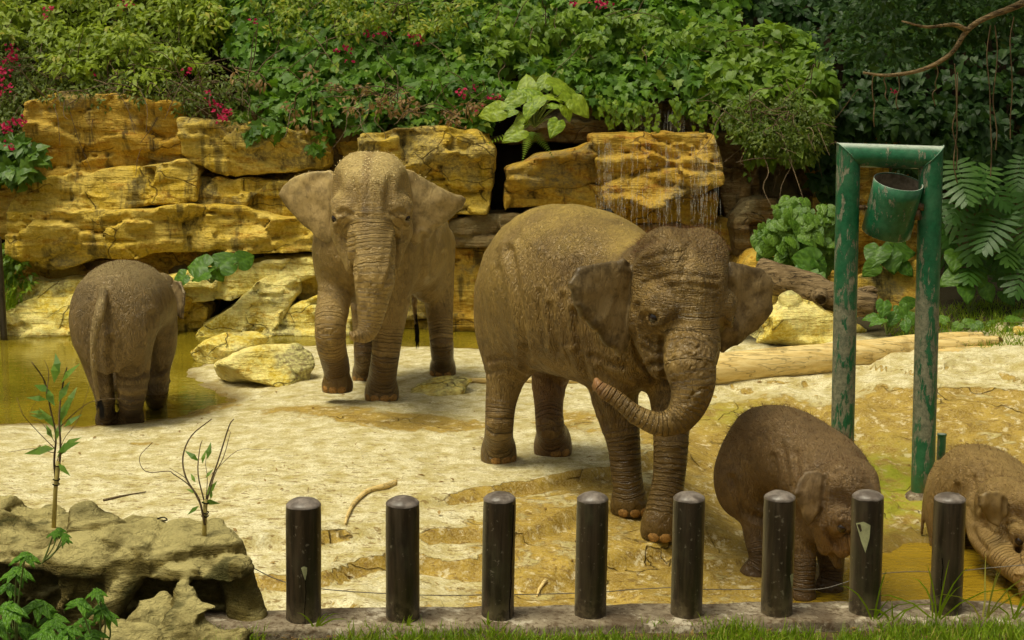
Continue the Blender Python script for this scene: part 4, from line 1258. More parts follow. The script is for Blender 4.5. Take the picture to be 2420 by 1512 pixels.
def block_mesh(poly, Y, depth, seed, h=0.036, relief=0.8, tilt=(0.0, -0.12), org=(0, 0, 0), cell=0.8, k=0.02):
    P = np.array([at(u, v, Y)[[0, 2]] for u, v in poly])
    lo, hi = P.min(0) - 0.22, P.max(0) + 0.22
    f = Field((lo[0], Y - 0.45, lo[1]), (hi[0], Y + depth + 0.15, hi[1]), h)
    _, x, y, z = f.sub(f.lo, f.lo + f.h * f.n)
    x, y, z = x[:f.n[0]], y[:, :f.n[1]], z[:, :, :f.n[2]]
    wx = x + 0.035 * vnoise(x * 1.9, 0, z * 1.9, seed) + 0.015 * vnoise(x * 5, 0, z * 5, seed + 1)
    wz = z + 0.06 * vnoise(x * 1.7, 3, z * 1.9, seed + 2) + 0.03 * vnoise(x * 6, 1, z * 6, seed + 3)
    p2 = poly_sd(wx, wz, P) - 0.028
    ox, oz, hh, ed = cells(wx + 0.25 * vnoise(x * 1.5, 0, z * 1.5, seed + 4), wz * 1.9, cell, seed)
    h2 = (hh * 7.13) % 1.0
    fr = Y + tilt[0] * (x - P[:, 0].mean()) + tilt[1] * (P[:, 1].mean() - z)
    fr = fr + relief * (0.16 * (hh - 0.5) + 0.45 * (h2 - 0.5) * ox + 0.40 * ((h2 * 5.7) % 1.0 - 0.5) * oz - 0.0)
    fr = fr + relief * 0.045 * np.exp(-(ed / 0.03) ** 2)
    lay = z * 4.2 + 0.7 * vnoise(x * 0.8, 0, z * 0.8, seed + 5)
    fl = np.floor(lay)
    fr = fr + relief * 0.09 * (hash3(fl, fl * 0, fl * 0, seed) - 0.5) * (0.4 + 0.6 * (vnoise(x * 1.1, 0, z * 1.1, seed + 8) > -0.1)) + relief * 0.03 * np.exp(-(np.minimum(lay - fl, 1 - lay + fl) / 0.09) ** 2)
    fr = fr + relief * (0.022 * fbm(x * 3.3, 0, z * 5.3, seed + 6, 3))
    ox, oz, hh, ed = cells(wx * 1.0 + 9.3, wz * 2.2, cell * 0.42, seed + 11)
    fr = fr + relief * (0.05 * (hh - 0.5) + 0.35 * ((hh * 9.7) % 1.0 - 0.5) * ox + 0.30 * ((hh * 3.3) % 1.0 - 0.5) * oz)
    a, b = p2, fr - y + 0 * p2
    b = np.broadcast_to(b, f.D.shape)
    a = np.broadcast_to(a + 0.03 * vnoise(x * 0 + z * 5, y * 4, z * 5, seed + 7), f.D.shape)
    e = np.maximum(k - np.abs(a - b), 0) / k
    d = np.maximum(a, b) + e * e * k * 0.25
    f.D[:] = np.maximum(d, y - (Y + depth))
    return f.mesh(org)


def boulder_mesh(c, r, seed, h=0.03, zmin=None, planes=11, rough=0.03, yaw=0.0):
    g = np.random.default_rng(seed)
    c, r = np.asarray(c, float), np.asarray(r, float)
    f = Field(c - r * 1.25 - 0.1, c + r * 1.25 + 0.1, h)
    _, x, y, z = f.sub(f.lo, f.lo + f.h * f.n)
    x, y, z = x[:f.n[0]], y[:, :f.n[1]], z[:, :, :f.n[2]]
    X, Y_, Z = (x - c[0]) / r[0], (y - c[1]) / r[1], (z - c[2]) / r[2]
    ca, sa = math.cos(yaw), math.sin(yaw)
    X, Y_ = X * ca + Y_ * sa, -X * sa + Y_ * ca
    d = np.full(f.D.shape, -9.0)
    for i in range(planes):
        n = g.normal(0, 1, 3)
        n /= np.linalg.norm(n)
        n[2] = n[2] * 1.1
        n /= np.linalg.norm(n)
        q = X * n[0] + Y_ * n[1] + Z * n[2] - (0.55 + 0.38 * g.random())
        e = np.maximum(0.05 - np.abs(d - q), 0) / 0.05
        d = np.maximum(d, q) + e * e * 0.0125
    q = np.sqrt(X * X + Y_ * Y_ + Z * Z) - 1.3
    d = np.maximum(d, q)
    s = r.min()
    d = d * s + rough * (fbm(x * 3 / 1, y * 3, z * 5, seed, 3)) + rough * 0.7 * vnoise(x * 1.5, y * 1.5, z * 9 + 1.3 * vnoise(x, y, z, seed), seed + 4)
    if zmin is not None:
        d = np.maximum(d, zmin - z)
    f.D[:] = d
    return f.mesh(c)


def cliff(name, label, blocks):
    Ys = [b[1] for b in blocks]
    u0 = np.mean([p[0] for b in blocks for p in b[0]])
    org = at(u0, 775, np.mean(Ys))
    org[2] = -0.2
    root = empty(name, org, label, 'rock cliff')
    for k, b in enumerate(blocks):
        poly, Y, mat = b[:3]
        kw = b[3] if len(b) > 3 else {}
        V, Q = block_mesh(poly, Y, kw.pop('depth', 0.9), 100 + int(u0) + k * 13, org=org, **kw)
        obj('rock_block', mk_mesh('rock_block', V, Q), mat, root)
    return root


cliff('rock_cliff', 'layered golden sandstone cliff behind the pond at the left', [
    ([(58, 245), (140, 222), (300, 232), (425, 240), (428, 300), (440, 392), (250, 410), (90, 430), (40, 440), (60, 350)], 18.75, M_ROCK_RUST, dict(tilt=(0, 0.10))),
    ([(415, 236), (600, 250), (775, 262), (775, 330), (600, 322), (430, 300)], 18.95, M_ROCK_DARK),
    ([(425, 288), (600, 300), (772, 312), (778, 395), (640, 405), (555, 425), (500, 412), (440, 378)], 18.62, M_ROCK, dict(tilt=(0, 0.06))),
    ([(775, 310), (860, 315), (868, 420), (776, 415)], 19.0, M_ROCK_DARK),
    ([(848, 318), (960, 312), (1060, 306), (1128, 312), (1158, 348), (1156, 440), (1146, 502), (1090, 505), (990, 500), (860, 490)], 18.25, M_ROCK, dict(relief=1.3, tilt=(0.05, 0.0))),
    ([(20, 505), (55, 440), (130, 422), (300, 408), (440, 394), (458, 412), (462, 470), (300, 492), (150, 502)], 18.45, M_ROCK, dict(tilt=(0, -0.15))),
    ([(452, 420), (560, 432), (680, 432), (860, 420), (860, 560), (700, 560), (455, 500)], 18.65, M_ROCK),
    ([(18, 508), (160, 500), (445, 482), (690, 512), (745, 560), (742, 592), (600, 598), (470, 590), (330, 604), (110, 634), (16, 600)], 18.35, M_ROCK, dict(tilt=(0, 0.16), relief=1.25)),
    ([(690, 505), (1080, 490), (1080, 640), (735, 650), (740, 590)], 18.8, M_ROCK_RUST),
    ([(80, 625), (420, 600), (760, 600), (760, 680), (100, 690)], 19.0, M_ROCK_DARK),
    ([(376, 668), (500, 640), (690, 622), (768, 618), (768, 642), (640, 690), (440, 716), (384, 700)], 18.3, M_ROCK_PALE, dict(tilt=(0, -0.3))),
    ([(480, 775), (560, 720), (650, 662), (700, 660), (700, 700), (648, 790), (480, 790)], 18.15, M_ROCK_PALE, dict(tilt=(0.1, -0.4), cell=0.9)),
    ([(640, 790), (655, 745), (705, 712), (780, 700), (830, 720), (830, 790)], 18.1, M_ROCK_PALE, dict(tilt=(0, -0.3))),
    ([(380, 790), (385, 700), (450, 712), (490, 740), (480, 790)], 18.4, M_ROCK),
    ([(690, 690), (705, 640), (770, 615), (1080, 640), (1080, 760), (760, 740)], 18.6, M_ROCK),
    ([(-30, 690), (60, 672), (170, 664), (380, 690), (380, 730), (-30, 740)], 18.3, M_ROCK_PALE, dict(tilt=(0, -0.5))),
    ([(0, 790), (8, 745), (70, 712), (200, 695), (400, 720), (400, 790)], 18.1, M_ROCK_PALE, dict(tilt=(0, -0.35))),
    ([(830, 785), (840, 640), (1085, 640), (1085, 785)], 18.75, M_ROCK),
    ([(40, 260), (420, 245), (800, 270), (1150, 320), (1150, 660), (60, 690)], 19.05, M_ROCK_RUST),
    ([(-120, 420), (-20, 410), (40, 440), (30, 560), (-60, 560), (-120, 560)], 19.3, M_ROCK_RUST),
])
cliff('rock_cliff', 'wet reddish rock ledges under the waterfall behind the two big elephants', [
    ([(1198, 392), (1260, 368), (1400, 345), (1440, 415), (1430, 435), (1300, 440), (1200, 442)], 18.25, M_ROCK_WET, dict(tilt=(0, 0.1))),
    ([(1195, 446), (1330, 444), (1520, 430), (1520, 482), (1380, 492), (1200, 502)], 18.35, M_ROCK_RUST),
    ([(1398, 332), (1560, 326), (1690, 324), (1712, 395), (1706, 440), (1640, 470), (1560, 482), (1440, 482), (1420, 420)], 18.05, M_ROCK_WET, dict(relief=1.3)),
    ([(1410, 478), (1560, 484), (1700, 458), (1698, 520), (1500, 534)], 18.35, M_ROCK_WET, dict(tilt=(0, 0.15))),
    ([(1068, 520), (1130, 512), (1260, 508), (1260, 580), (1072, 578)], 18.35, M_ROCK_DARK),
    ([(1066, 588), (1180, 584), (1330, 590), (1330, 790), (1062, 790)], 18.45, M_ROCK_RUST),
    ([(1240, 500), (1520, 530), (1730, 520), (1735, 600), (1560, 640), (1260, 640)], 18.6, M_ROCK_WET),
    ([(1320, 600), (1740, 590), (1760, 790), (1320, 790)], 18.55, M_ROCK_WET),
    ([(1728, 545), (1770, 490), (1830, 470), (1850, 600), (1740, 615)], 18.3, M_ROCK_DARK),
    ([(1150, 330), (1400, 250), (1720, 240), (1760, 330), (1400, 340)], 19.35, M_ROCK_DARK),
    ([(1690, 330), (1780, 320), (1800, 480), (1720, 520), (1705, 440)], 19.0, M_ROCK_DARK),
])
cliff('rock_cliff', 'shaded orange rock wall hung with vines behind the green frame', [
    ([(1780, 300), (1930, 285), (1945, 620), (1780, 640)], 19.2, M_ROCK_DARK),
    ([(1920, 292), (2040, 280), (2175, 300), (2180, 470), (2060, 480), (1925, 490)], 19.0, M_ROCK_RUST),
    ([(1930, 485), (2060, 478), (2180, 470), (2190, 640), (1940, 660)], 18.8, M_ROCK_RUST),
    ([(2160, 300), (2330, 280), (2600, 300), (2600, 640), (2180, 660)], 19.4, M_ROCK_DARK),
    ([(1760, 640), (1800, 612), (1880, 596), (1960, 640), (2060, 680), (2060, 760), (1760, 740)], 17.6, M_ROCK_RUST, dict(tilt=(0, -0.5), depth=1.4)),
])


def boulder(label, c, r, seed, mat, **kw):
    c = np.asarray(c, float)
    V, Q = boulder_mesh(c, r, seed, **kw)
    o = obj('boulder', mk_mesh('boulder', V, Q), mat, None, c)
    return tag(o, label, 'boulder', 'loose boulders in the enclosure')


p = hit(530, 858)
boulder('squared golden boulder lying at the water edge left of the pale slab', (p[0], p[1] + 0.25, 0.08), (0.42, 0.36, 0.22), 6, M_ROCK_PALE, planes=16)
p = hit(640, 912)
boulder('larger pale boulder sloping to a point beside the squared one on the sand', (p[0] - 0.02, p[1] + 0.30, 0.05), (0.56, 0.50, 0.30), 23, M_ROCK_PALE, planes=12)
p = at(1875, 775, 15.9)
boulder('cracked golden boulder under the dead tree trunk', (p[0], 15.95, 0.32), (0.72, 0.6, 0.44), 31, M_ROCK_PALE, planes=18, rough=0.05)
p = at(2110, 735, 16.6)
boulder('rounded grey brown boulder among taro leaves behind the green frame', (p[0], 16.7, 0.45), (0.60, 0.5, 0.48), 37, M_ROCK_RUST, planes=16)
p = at(1190, 888, 14.0)
boulder('low sand coloured hump on the ground behind the brown elephant', (p[0] - 0.6, 13.95, -0.03), (0.42, 0.22, 0.12), 41, M_ROCK_PALE)
p = at(2330, 885, 14.8)
boulder('small flat grey stone lying in the grass at the right edge', (p[0] + 0.35, 15.0, 0.42), (0.12, 0.10, 0.06), 43, M_ROCK_PALE, h=0.02)
# ------------------------------------------------------------------ foreground: kerb, posts, frame, logs
def concrete_material():
    m = NT('old_concrete')
    p = m.pos()
    n1, n2 = m.noise(p, 5.0, 6.0, 0.7), m.noise(p, 34.0, 4.0, 0.7)
    c = m.mix(m.ramp(n1, 0.35, 0.65), (0.13, 0.095, 0.06), (0.33, 0.27, 0.18))
    c = m.mix(m.ramp(n2, 0.48, 0.64, 0.0, 0.85), c, (0.09, 0.055, 0.028))
    c = m.mix(m.ramp(m.noise(p, 9.0, 5.0, 0.7), 0.55, 0.65, 0.0, 0.7), c, (0.60, 0.53, 0.40))
    return m.finish(c, 0.9, m.bump(m.math('ADD', n1, n2), 0.8, 0.012), 0.2)


def wood_post_material():
    m = NT('weathered_post')
    p = m.n('TexCoord', 3)
    oi = m.math('MULTIPLY', m.n('ObjectInfo', 5), 17.0)
    q = m.n('VectorMath', 0, operation='ADD', i_0=p, i_1=m.n('CombineXYZ', i_0=oi, i_1=oi, i_2=oi))
    n1 = m.noise(m.xf(q, (26, 26, 2.2)), 1.0, 5.0, 0.7, 0.3)
    n2 = m.noise(m.xf(q, (6, 6, 4)), 1.0, 5.0, 0.7)
    c = m.mix(m.ramp(n1, 0.35, 0.65), (0.013, 0.008, 0.004), (0.050, 0.033, 0.018))
    c = m.mix(m.ramp(n2, 0.5, 0.72, 0.0, 0.7), c, (0.055, 0.050, 0.020))
    c = m.mix(m.ramp(m.noise(q, 45.0, 3.0), 0.64, 0.70, 0.0, 0.6), c, (0.20, 0.17, 0.12))
    lowz = m.n('SeparateXYZ', None, i_0=p).outputs[2]
    c = m.mix(m.math('MULTIPLY', m.ramp(lowz, 0.16, 0.0), m.ramp(m.noise(q, 16.0, 4.0, 0.7), 0.42, 0.6, 0.0, 0.85)), c, (0.15, 0.115, 0.06))
    c = m.mix(m.ramp(m.noise(m.xf(q, (9, 9, 1.2)), 1.0, 3.0, 0.6), 0.56, 0.70, 0.0, 0.6), c, (0.085, 0.066, 0.042))
    return m.finish(c, m.ramp(n2, 0.3, 0.7, 0.28, 0.45), m.bump(n1, 0.6, 0.006), 0.6)


def cap_material():
    m = NT('post_cap')
    p = m.n('TexCoord', 3)
    n = m.noise(p, 22.0, 6.0, 0.7)
    c = m.mix(m.ramp(n, 0.35, 0.68), (0.13, 0.105, 0.085), (0.27, 0.225, 0.19))
    oi = m.math('MULTIPLY', m.n('ObjectInfo', 5), 23.0)
    q = m.n('VectorMath', 0, operation='ADD', i_0=p, i_1=m.n('CombineXYZ', i_0=oi, i_1=oi, i_2=oi))
    c = m.mix(m.ramp(m.noise(q, 12.0, 4.0), 0.50, 0.62, 0.0, 0.75), c, (0.075, 0.055, 0.04))
    return m.finish(c, 0.38, m.bump(n, 0.5, 0.004), 0.5)


M_CONC, M_POST, M_CAP = concrete_material(), wood_post_material(), cap_material()
kx = np.linspace(-1.55, 3.4, 100)
ky, kz = kerb_line(kx)
V, q = [], []
for i, x_ in enumerate(kx):
    w = 0.012 * vnoise(x_ * 4, 0, 0, 7)
    for j, (dy, dz) in enumerate([(-0.135 + w, -0.35), (-0.135 + w, -0.012), (-0.12, 0.0), (-0.04, 0.004), (0.05, 0.004), (0.13, 0.0), (0.145 - w, -0.014), (0.145 - w, -1.1)]):
        V.append((x_, ky[i] + dy + 0.05, kz[i] + dz + (0.006 * vnoise(x_ * 9, dy * 9, 0, 8) if 0 < j < 7 else 0)))
    if i:
        for j in range(7):
            a, b = (i - 1) * 8 + j, i * 8 + j
            q.append((a, b, b + 1, a + 1))
kerb = tag(obj('kerb', mk_mesh('kerb', V, q), M_CONC), 'mottled old concrete kerb carrying the row of wooden posts', 'kerb')

POSTS = [(717, 1472, 717, 1192, 86), (951, 1464, 951, 1188, 83), (1175, 1457, 1180, 1178, 80), (1394, 1450, 1400, 1178, 78),
         (1621, 1444, 1628, 1177, 78), (1834, 1440, 1842, 1175, 77), (2043, 1434, 2050, 1173, 77), (2234, 1442, 2244, 1179, 76)]
PLAB = ['first wooden post from the left, beside the foreground rock',
        'second wooden post from the left in the row along the kerb',
        'third wooden post from the left, split by a long vertical crack',
        'fourth wooden post from the left, before the front foot of the brown elephant',
        'fifth wooden post from the left, right of the front legs of the brown elephant',
        'sixth wooden post from the left, before the ear of the dark calf',
        'seventh wooden post from the left with a pale peeled patch',
        'rightmost wooden post with a dark crack, before the reddish calf']
M_CRACK = plain('split', (0.004, 0.003, 0.002), 0.9, 0.1)
M_SCRAP = plain('pale_scrap', (0.33, 0.33, 0.17), 0.7, 0.2, 0.2)
for k, (ub, vb, ut, vt, wd) in enumerate(POSTS):
    X0 = (ub - 1209.5) / FPX * 6.2
    ky_, kz_ = kerb_line(X0)
    Yk = float(ky_) + 0.05
    b = at(ub, vb, Yk)
    r = wd / 2 * Yk / FPX / CP * 0.99
    t = at(ut, vt, Yk)
    root = empty('post', (b[0], b[1], kz_ - 0.01), PLAB[k], 'post', 'wooden posts along the kerb')
    B0, T0 = np.array([b[0], b[1], float(kz_) - 0.05]), np.array([t[0], Yk, t[2]])
    mb = MB((b[0], b[1], kz_ - 0.01))
    n, rings = 28, 14
    S_ = np.linspace(0, 1, rings)
    V = []
    for i, s in enumerate(S_):
        for j in range(n):
            a = j * 2 * math.pi / n
            rr = r * (1 + 0.012 * vnoise(math.cos(a) * 2 + k * 3, math.sin(a) * 2, s * 3, k)) * (0.975 if i == rings - 1 else 1)
            V.append(B0 + (T0 - B0) * s + np.array([math.cos(a) * rr, math.sin(a) * rr, 0]))
    q = [(i * n + j, i * n + (j + 1) % n, (i + 1) * n + (j + 1) % n, (i + 1) * n + j) for i in range(rings - 1) for j in range(n)]
    mb.add(V, q)
    shaft = mb.build('shaft', M_POST, root)
    mc = MB((b[0], b[1], kz_ - 0.01))
    V, q = [], []
    for i, (rr, zz) in enumerate([(0.99, -0.004), (0.985, 0.003), (0.9, 0.010), (0.7, 0.020), (0.45, 0.027), (0.2, 0.030)]):
        for j in range(n):
            a = j * 2 * math.pi / n
            V.append(T0 + np.array([math.cos(a) * r * rr, math.sin(a) * r * rr, zz + 0.002 * vnoise(math.cos(a) * rr * 3, math.sin(a) * rr * 3, k, 5)]))
        if i:
            q += [((i - 1) * n + j, (i - 1) * n + (j + 1) % n, i * n + (j + 1) % n, i * n + j) for j in range(n)]
    V.append(T0 + np.array([0, 0, 0.0305]))
    mc.add(V, q, [(5 * n + j, 5 * n + (j + 1) % n, 6 * n) for j in range(n)])
    mc.build('cap', M_CAP, root)

    def on_post(du, s, lift=0.002):
        """a point on the near face, du as a share of the radius, s up the shaft"""
        c = B0 + (T0 - B0) * s
        return c + np.array([du * r, -math.sqrt(max(0, 1 - du * du)) * r - lift, 0])
    if k in (2, 7, 0):
        path = {2: [(0.78, 0.06), (0.72, 0.2), (0.80, 0.36), (0.77, 0.5), (0.84, 0.7), (0.86, 0.97)], 7: [(-0.55, 0.05), (-0.62, 0.15), (-0.5, 0.24), (-0.62, 0.33), (-0.55, 0.48), (-0.62, 0.55)],
                0: [(0.25, 0.05), (0.2, 0.2), (0.28, 0.35), (0.22, 0.5)]}[k]
        mb = MB((b[0], b[1], kz_ - 0.01))
        P = [on_post(a, s) for a, s in path]
        for i in range(len(P) - 1):
            w0 = np.array([0.0022 if k else 0.0014, 0, 0])
            mb.add([P[i] - w0, P[i] + w0, P[i + 1] + w0, P[i + 1] - w0], [(0, 1, 2, 3)])
        mb.build('crack', M_CRACK, shaft)
    scr = {0: [(0.18, 0.50, 0.17, 0.045)], 5: [(0.78, 0.36, 0.15, 0.05)], 6: [(-0.45, 0.71, 0.40, 0.10)]}.get(k, [])
    for du, s, w0, h0 in scr:
        mb = MB((b[0], b[1], kz_ - 0.01))
        P = [on_post(du - w0, s + h0, 0.003), on_post(du, s + h0 * 1.25, 0.004), on_post(min(0.97, du + w0), s + h0, 0.003), on_post(du + w0 * 0.9, s, 0.004), on_post(du + w0 * 0.35, s - h0 * 1.2, 0.003), on_post(du - w0 * 0.3, s - h0 * 0.3, 0.003)]
        P = np.array(P)
        mb.add(np.vstack([P, P.mean(0) - np.array([0, 0.003, 0])]), None, [(i, (i + 1) % 6, 6) for i in range(6)])
        mb.build('pale_patch', M_SCRAP, shaft)

M_WIRE = plain('wire', (0.16, 0.14, 0.11), 0.5, 0.5)
for k, (pp, lab) in enumerate([([(560, 1322), (700, 1382), (951, 1404), (1175, 1405), (1394, 1400), (1500, 1392), (1621, 1386)], 'thin fence wire sagging behind the left five posts'),
                               ([(1640, 1392), (1760, 1392), (1836, 1390), (1930, 1392), (1990, 1378), (2043, 1360), (2150, 1350), (2236, 1352), (2330, 1342), (2450, 1332)], 'rusty twisted wire behind the right three posts')]):
    P = []
    for u, v in pp:
        Yk = float(kerb_line((u - 1209.5) / FPX * 6.4)[0]) + 0.17
        P.append(at(u, v, Yk))
    mb = MB(P[0])
    mb.tube(catmull(P, 6), 0.0022, 5)
    tag(mb.build('fence_wire', M_WIRE), lab, 'wire', 'fence wires behind the posts')


def paint_material():
    m = NT('worn_green_paint')
    p = m.pos()
    n1 = m.noise(m.xf(p, (15, 15, 4.5)), 1.0, 5.0, 0.74, 0.4)
    n2 = m.noise(p, 26.0, 6.0, 0.75)
    sp = m.n('SeparateXYZ', None, i_0=p)
    wear = m.math('MULTIPLY', m.ramp(m.math('ABSOLUTE', m.math('SUBTRACT', sp.outputs[2], 0.75)), 0.25, 1.0, 0.11, 0.0), 1.0)
    side = m.n('SeparateXYZ', None, i_0=m.n('NewGeometry', 1))
    wear = m.math('ADD', wear, m.math('MULTIPLY', m.ramp(side.outputs[0], 0.2, -0.8), 0.06))
    f = m.ramp(m.math('ADD', n1, wear), 0.585, 0.625)
    g = m.mix(m.ramp(n2, 0.35, 0.7), (0.008, 0.092, 0.036), (0.018, 0.155, 0.064))
    g = m.mix(m.ramp(m.noise(p, 5.0, 5.0, 0.7), 0.40, 0.70, 0.0, 0.6), g, (0.07, 0.19, 0.095))
    bare = m.mix(m.ramp(n2, 0.35, 0.65), (0.12, 0.135, 0.085), (0.26, 0.255, 0.165))
    c = m.mix(f, g, bare)
    top = m.math('MULTIPLY', m.ramp(side.outputs[2], 0.55, 0.95), m.ramp(n2, 0.25, 0.6, 0.6, 1.0))
    c = m.mix(top, c, (0.50, 0.56, 0.47))
    low = m.math('MULTIPLY', m.ramp(sp.outputs[2], -0.1, -0.33), m.ramp(n1, 0.4, 0.6, 0.2, 0.9))
    c = m.mix(low, c, (0.10, 0.085, 0.02))
    h = m.math('ADD', m.math('MULTIPLY', f, -1.0), m.math('MULTIPLY', n2, 0.3))
    return m.finish(c, m.ramp(f, 0, 1, 0.35, 0.75), m.bump(h, 0.7, 0.004), 0.45)


M_PAINT = paint_material()
M_RUST = plain('rusty_iron', (0.14, 0.085, 0.04), 0.6, 0.5, 0.4, 60.0, 0.003, Metallic=0.4)
YF = 11.45
tl, tr = at(2004, 366, YF), at(2199, 380, YF - 0.05)
bl_, br_ = hit(1990, 1130), at(2182, 1163, YF - 0.1)
tl, tr = np.array([tl[0], YF, tl[2]]), np.array([tr[0], YF - 0.05, tl[2] - 0.02])
bl_ = np.array([tl[0] + 0.045, YF + 0.02, -0.45])
br_ = np.array([tr[0] + 0.045, YF - 0.07, -0.45])
RP = 0.094
frame = empty('gantry', (tl[0], YF, -0.38), 'tall worn green pipe frame standing in the sand at the right', 'pipe frame')


def pipe(a, b, ma, mbn, name, parent, r=RP, n=32, org=None, mat=None):
    """a pipe from a to b whose ends are cut by planes with normals ma and mbn"""
    a, b = np.asarray(a, float), np.asarray(b, float)
    d = (b - a) / np.linalg.norm(b - a)
    e1 = np.cross(d, (0.0, 1.0, 0.02))
    e1 /= np.linalg.norm(e1)
    e2 = np.cross(d, e1)
    rings = []
    for c, nn in ((a, ma), (b, mbn)):
        row = []
        for j in range(n):
            t = j * 2 * math.pi / n
            o = r * (math.cos(t) * e1 + math.sin(t) * e2)
            s = -(o @ nn) / (d @ nn)
            row.append(c + o + d * s)
        rings.append(row)
    L = 10
    V = [np.array(rings[0]) * (1 - k / L) + np.array(rings[1]) * k / L for k in range(L + 1)]
    V = np.concatenate(V)
    q = [(k * n + j, (k + 1) * n + j, (k + 1) * n + (j + 1) % n, k * n + (j + 1) % n) for k in range(L) for j in range(n)]
    mb = MB(org)
    mb.add(V, q)
    return mb.build(name, mat or M_PAINT, parent)


of = (tl[0], YF, -0.38)
mitre_l, mitre_r = np.array([1, 0, 1.0]) / 2 ** 0.5, np.array([-1, 0, 1.0]) / 2 ** 0.5
UP = np.array([0, 0, 1.0])
up_l = pipe(bl_, tl, UP, np.array([1, 0, 1.0]), 'upright', frame, org=of)
up_r = pipe(br_, tr, UP, np.array([1, 0, -1.0]), 'upright', frame, org=of)
pipe(tl, tr, np.array([1, 0, 1.0]), np.array([1, 0, -1.0]), 'beam', frame, org=of)
for c, nn in ((tl, np.array([1, 0, 1.0])), (tr, np.array([1, 0, -1.0]))):                # weld beads at the mitres
    nn = nn / np.linalg.norm(nn)
    ax = np.array([nn[2], 0, -nn[0]]) if False else np.cross(nn, (0, 1.0, 0))
    pts = [c + 1.414 * RP * math.cos(t) * ax + RP * math.sin(t) * np.array([0, 1.0, 0]) for t in np.linspace(0, 2 * math.pi, 30)]
    mb = MB(of)
    mb.tube(pts, 0.006, 5, False)
    mb.build('weld', M_PAINT, frame)
for c, up_ in ((bl_, up_l), (br_, up_r)):
    mb = MB(of)
    zb = float(GZ(c[0], c[1]))
    V, q = [], []
    for i, (rr, zz) in enumerate([(1.02, 0.05), (1.25, 0.03), (1.6, 0.012), (1.7, -0.05)]):
        V += [(c[0] + RP * rr * math.cos(t), c[1] + RP * rr * math.sin(t), zb + zz + 0.006 * vnoise(math.cos(t) * 3, math.sin(t) * 3, i, 5)) for t in np.arange(24) * math.pi / 12]
        if i:
            q += [((i - 1) * 24 + j, i * 24 + j, i * 24 + (j + 1) % 24, (i - 1) * 24 + (j + 1) % 24) for j in range(24)]
    mb.add(V, q)
    mb.build('footing', M_CONC, up_)
# bearing lugs, drip spout
ax_l, ax_r = at(2045, 490, YF), at(2168, 486, YF - 0.05)
mb = MB(of)
mb.tube([(tl[0] + RP * 0.8, YF - 0.02, ax_l[2]), (tl[0] + RP + 0.05, YF - 0.02, ax_l[2])], 0.021, 10)
mb.build('bearing', M_RUST, frame)
mb = MB(of)
mb.box((tr[0] - RP - 0.03, YF - 0.12, ax_r[2] - 0.035), (tr[0] - RP * 0.55, YF - 0.02, ax_r[2] + 0.02))
mb.tube([(tr[0] - RP - 0.015, YF - 0.10, ax_r[2] - 0.11), (tr[0] - RP - 0.015, YF - 0.10, ax_r[2] - 0.03)], 0.030, 10)
mb.build('bearing', M_RUST, frame)
mb = MB(of)
sx = at(2103, 380, YF)[0]
mb.tube([(sx, YF - 0.03, tl[2] - RP * 0.9), (sx, YF - 0.03, tl[2] - RP - 0.04)], [0.012, 0.007], 8)
mb.build('spout', M_RUST, frame)

# tilting bucket hung between the uprights
bt, bb = at(2121, 427, YF - 0.08), at(2094, 552, YF + 0.02)
axis = (bt - bb) / np.linalg.norm(bt - bb)
axis = axis + np.array([0, -0.10, 0])
axis /= np.linalg.norm(axis)
Lb = np.linalg.norm(bt - bb)
cen = (bt + bb) / 2
bucket = empty('bucket', cen - axis * Lb / 2, 'scuffed green metal bucket tipped between the uprights of the pipe frame', 'bucket')
e1 = np.cross(axis, (0, 1.0, 0))
e1 /= np.linalg.norm(e1)
e2 = np.cross(axis, e1)
RB = pr(57, YF)
n = 40
mb = MB(cen - axis * Lb / 2)
V, q = [], []
prof_ = [(0.02, 0.004), (0.97, 0.0), (1.0, 0.012), (1.0, 0.25), (1.0, 0.5), (1.0, 0.75), (1.0, 1.0), (0.965, 1.0), (0.965, 0.7), (0.965, 0.35), (0.965, 0.03), (0.02, 0.03)]
for i, (rr, s) in enumerate(prof_):
    for j in range(n):
        t = j * 2 * math.pi / n
        V.append(cen + axis * Lb * (s - 0.5) + RB * rr * (math.cos(t) * e1 + math.sin(t) * e2))
    if i:
        q += [((i - 1) * n + j, i * n + j, i * n + (j + 1) % n, (i - 1) * n + (j + 1) % n) for j in range(n)]
mb.add(V, np.array(q)[:, ::-1])
shell = mb.build('shell', M_PAINT, bucket)
M_INS = plain('bucket_inside', (0.22, 0.18, 0.13), 0.8, 0.2, 0.4, 14.0)
mb = MB(cen - axis * Lb / 2)
V, q = [], []
for i, (rr, s) in enumerate([(0.955, 0.985), (0.955, 0.5), (0.955, 0.04), (0.02, 0.04)]):
    V += [cen + axis * Lb * (s - 0.5) + RB * rr * (math.cos(t) * e1 + math.sin(t) * e2) for t in np.arange(n) * 2 * math.pi / n]
    if i:
        q += [((i - 1) * n + j, i * n + j, i * n + (j + 1) % n, (i - 1) * n + (j + 1) % n) for j in range(n)]
mb.add(V, np.array(q)[:, ::-1])
mb.build('lining', M_INS, shell)
mb = MB(cen - axis * Lb / 2)
mb.tube([(tl[0] + RP + 0.045, YF - 0.02, ax_l[2]), (cen[0] - RB * 0.9, YF - 0.02, ax_l[2] - 0.002)], 0.015, 10)
mb.build('pivot', M_RUST, bucket)
mb = MB(cen - axis * Lb / 2)
mb.tube([(cen[0] + RB * 0.85, YF - 0.06, ax_r[2]), (tr[0] - RP - 0.02, YF - 0.06, ax_r[2])], 0.015, 10)
mb.build('pivot', M_RUST, bucket)
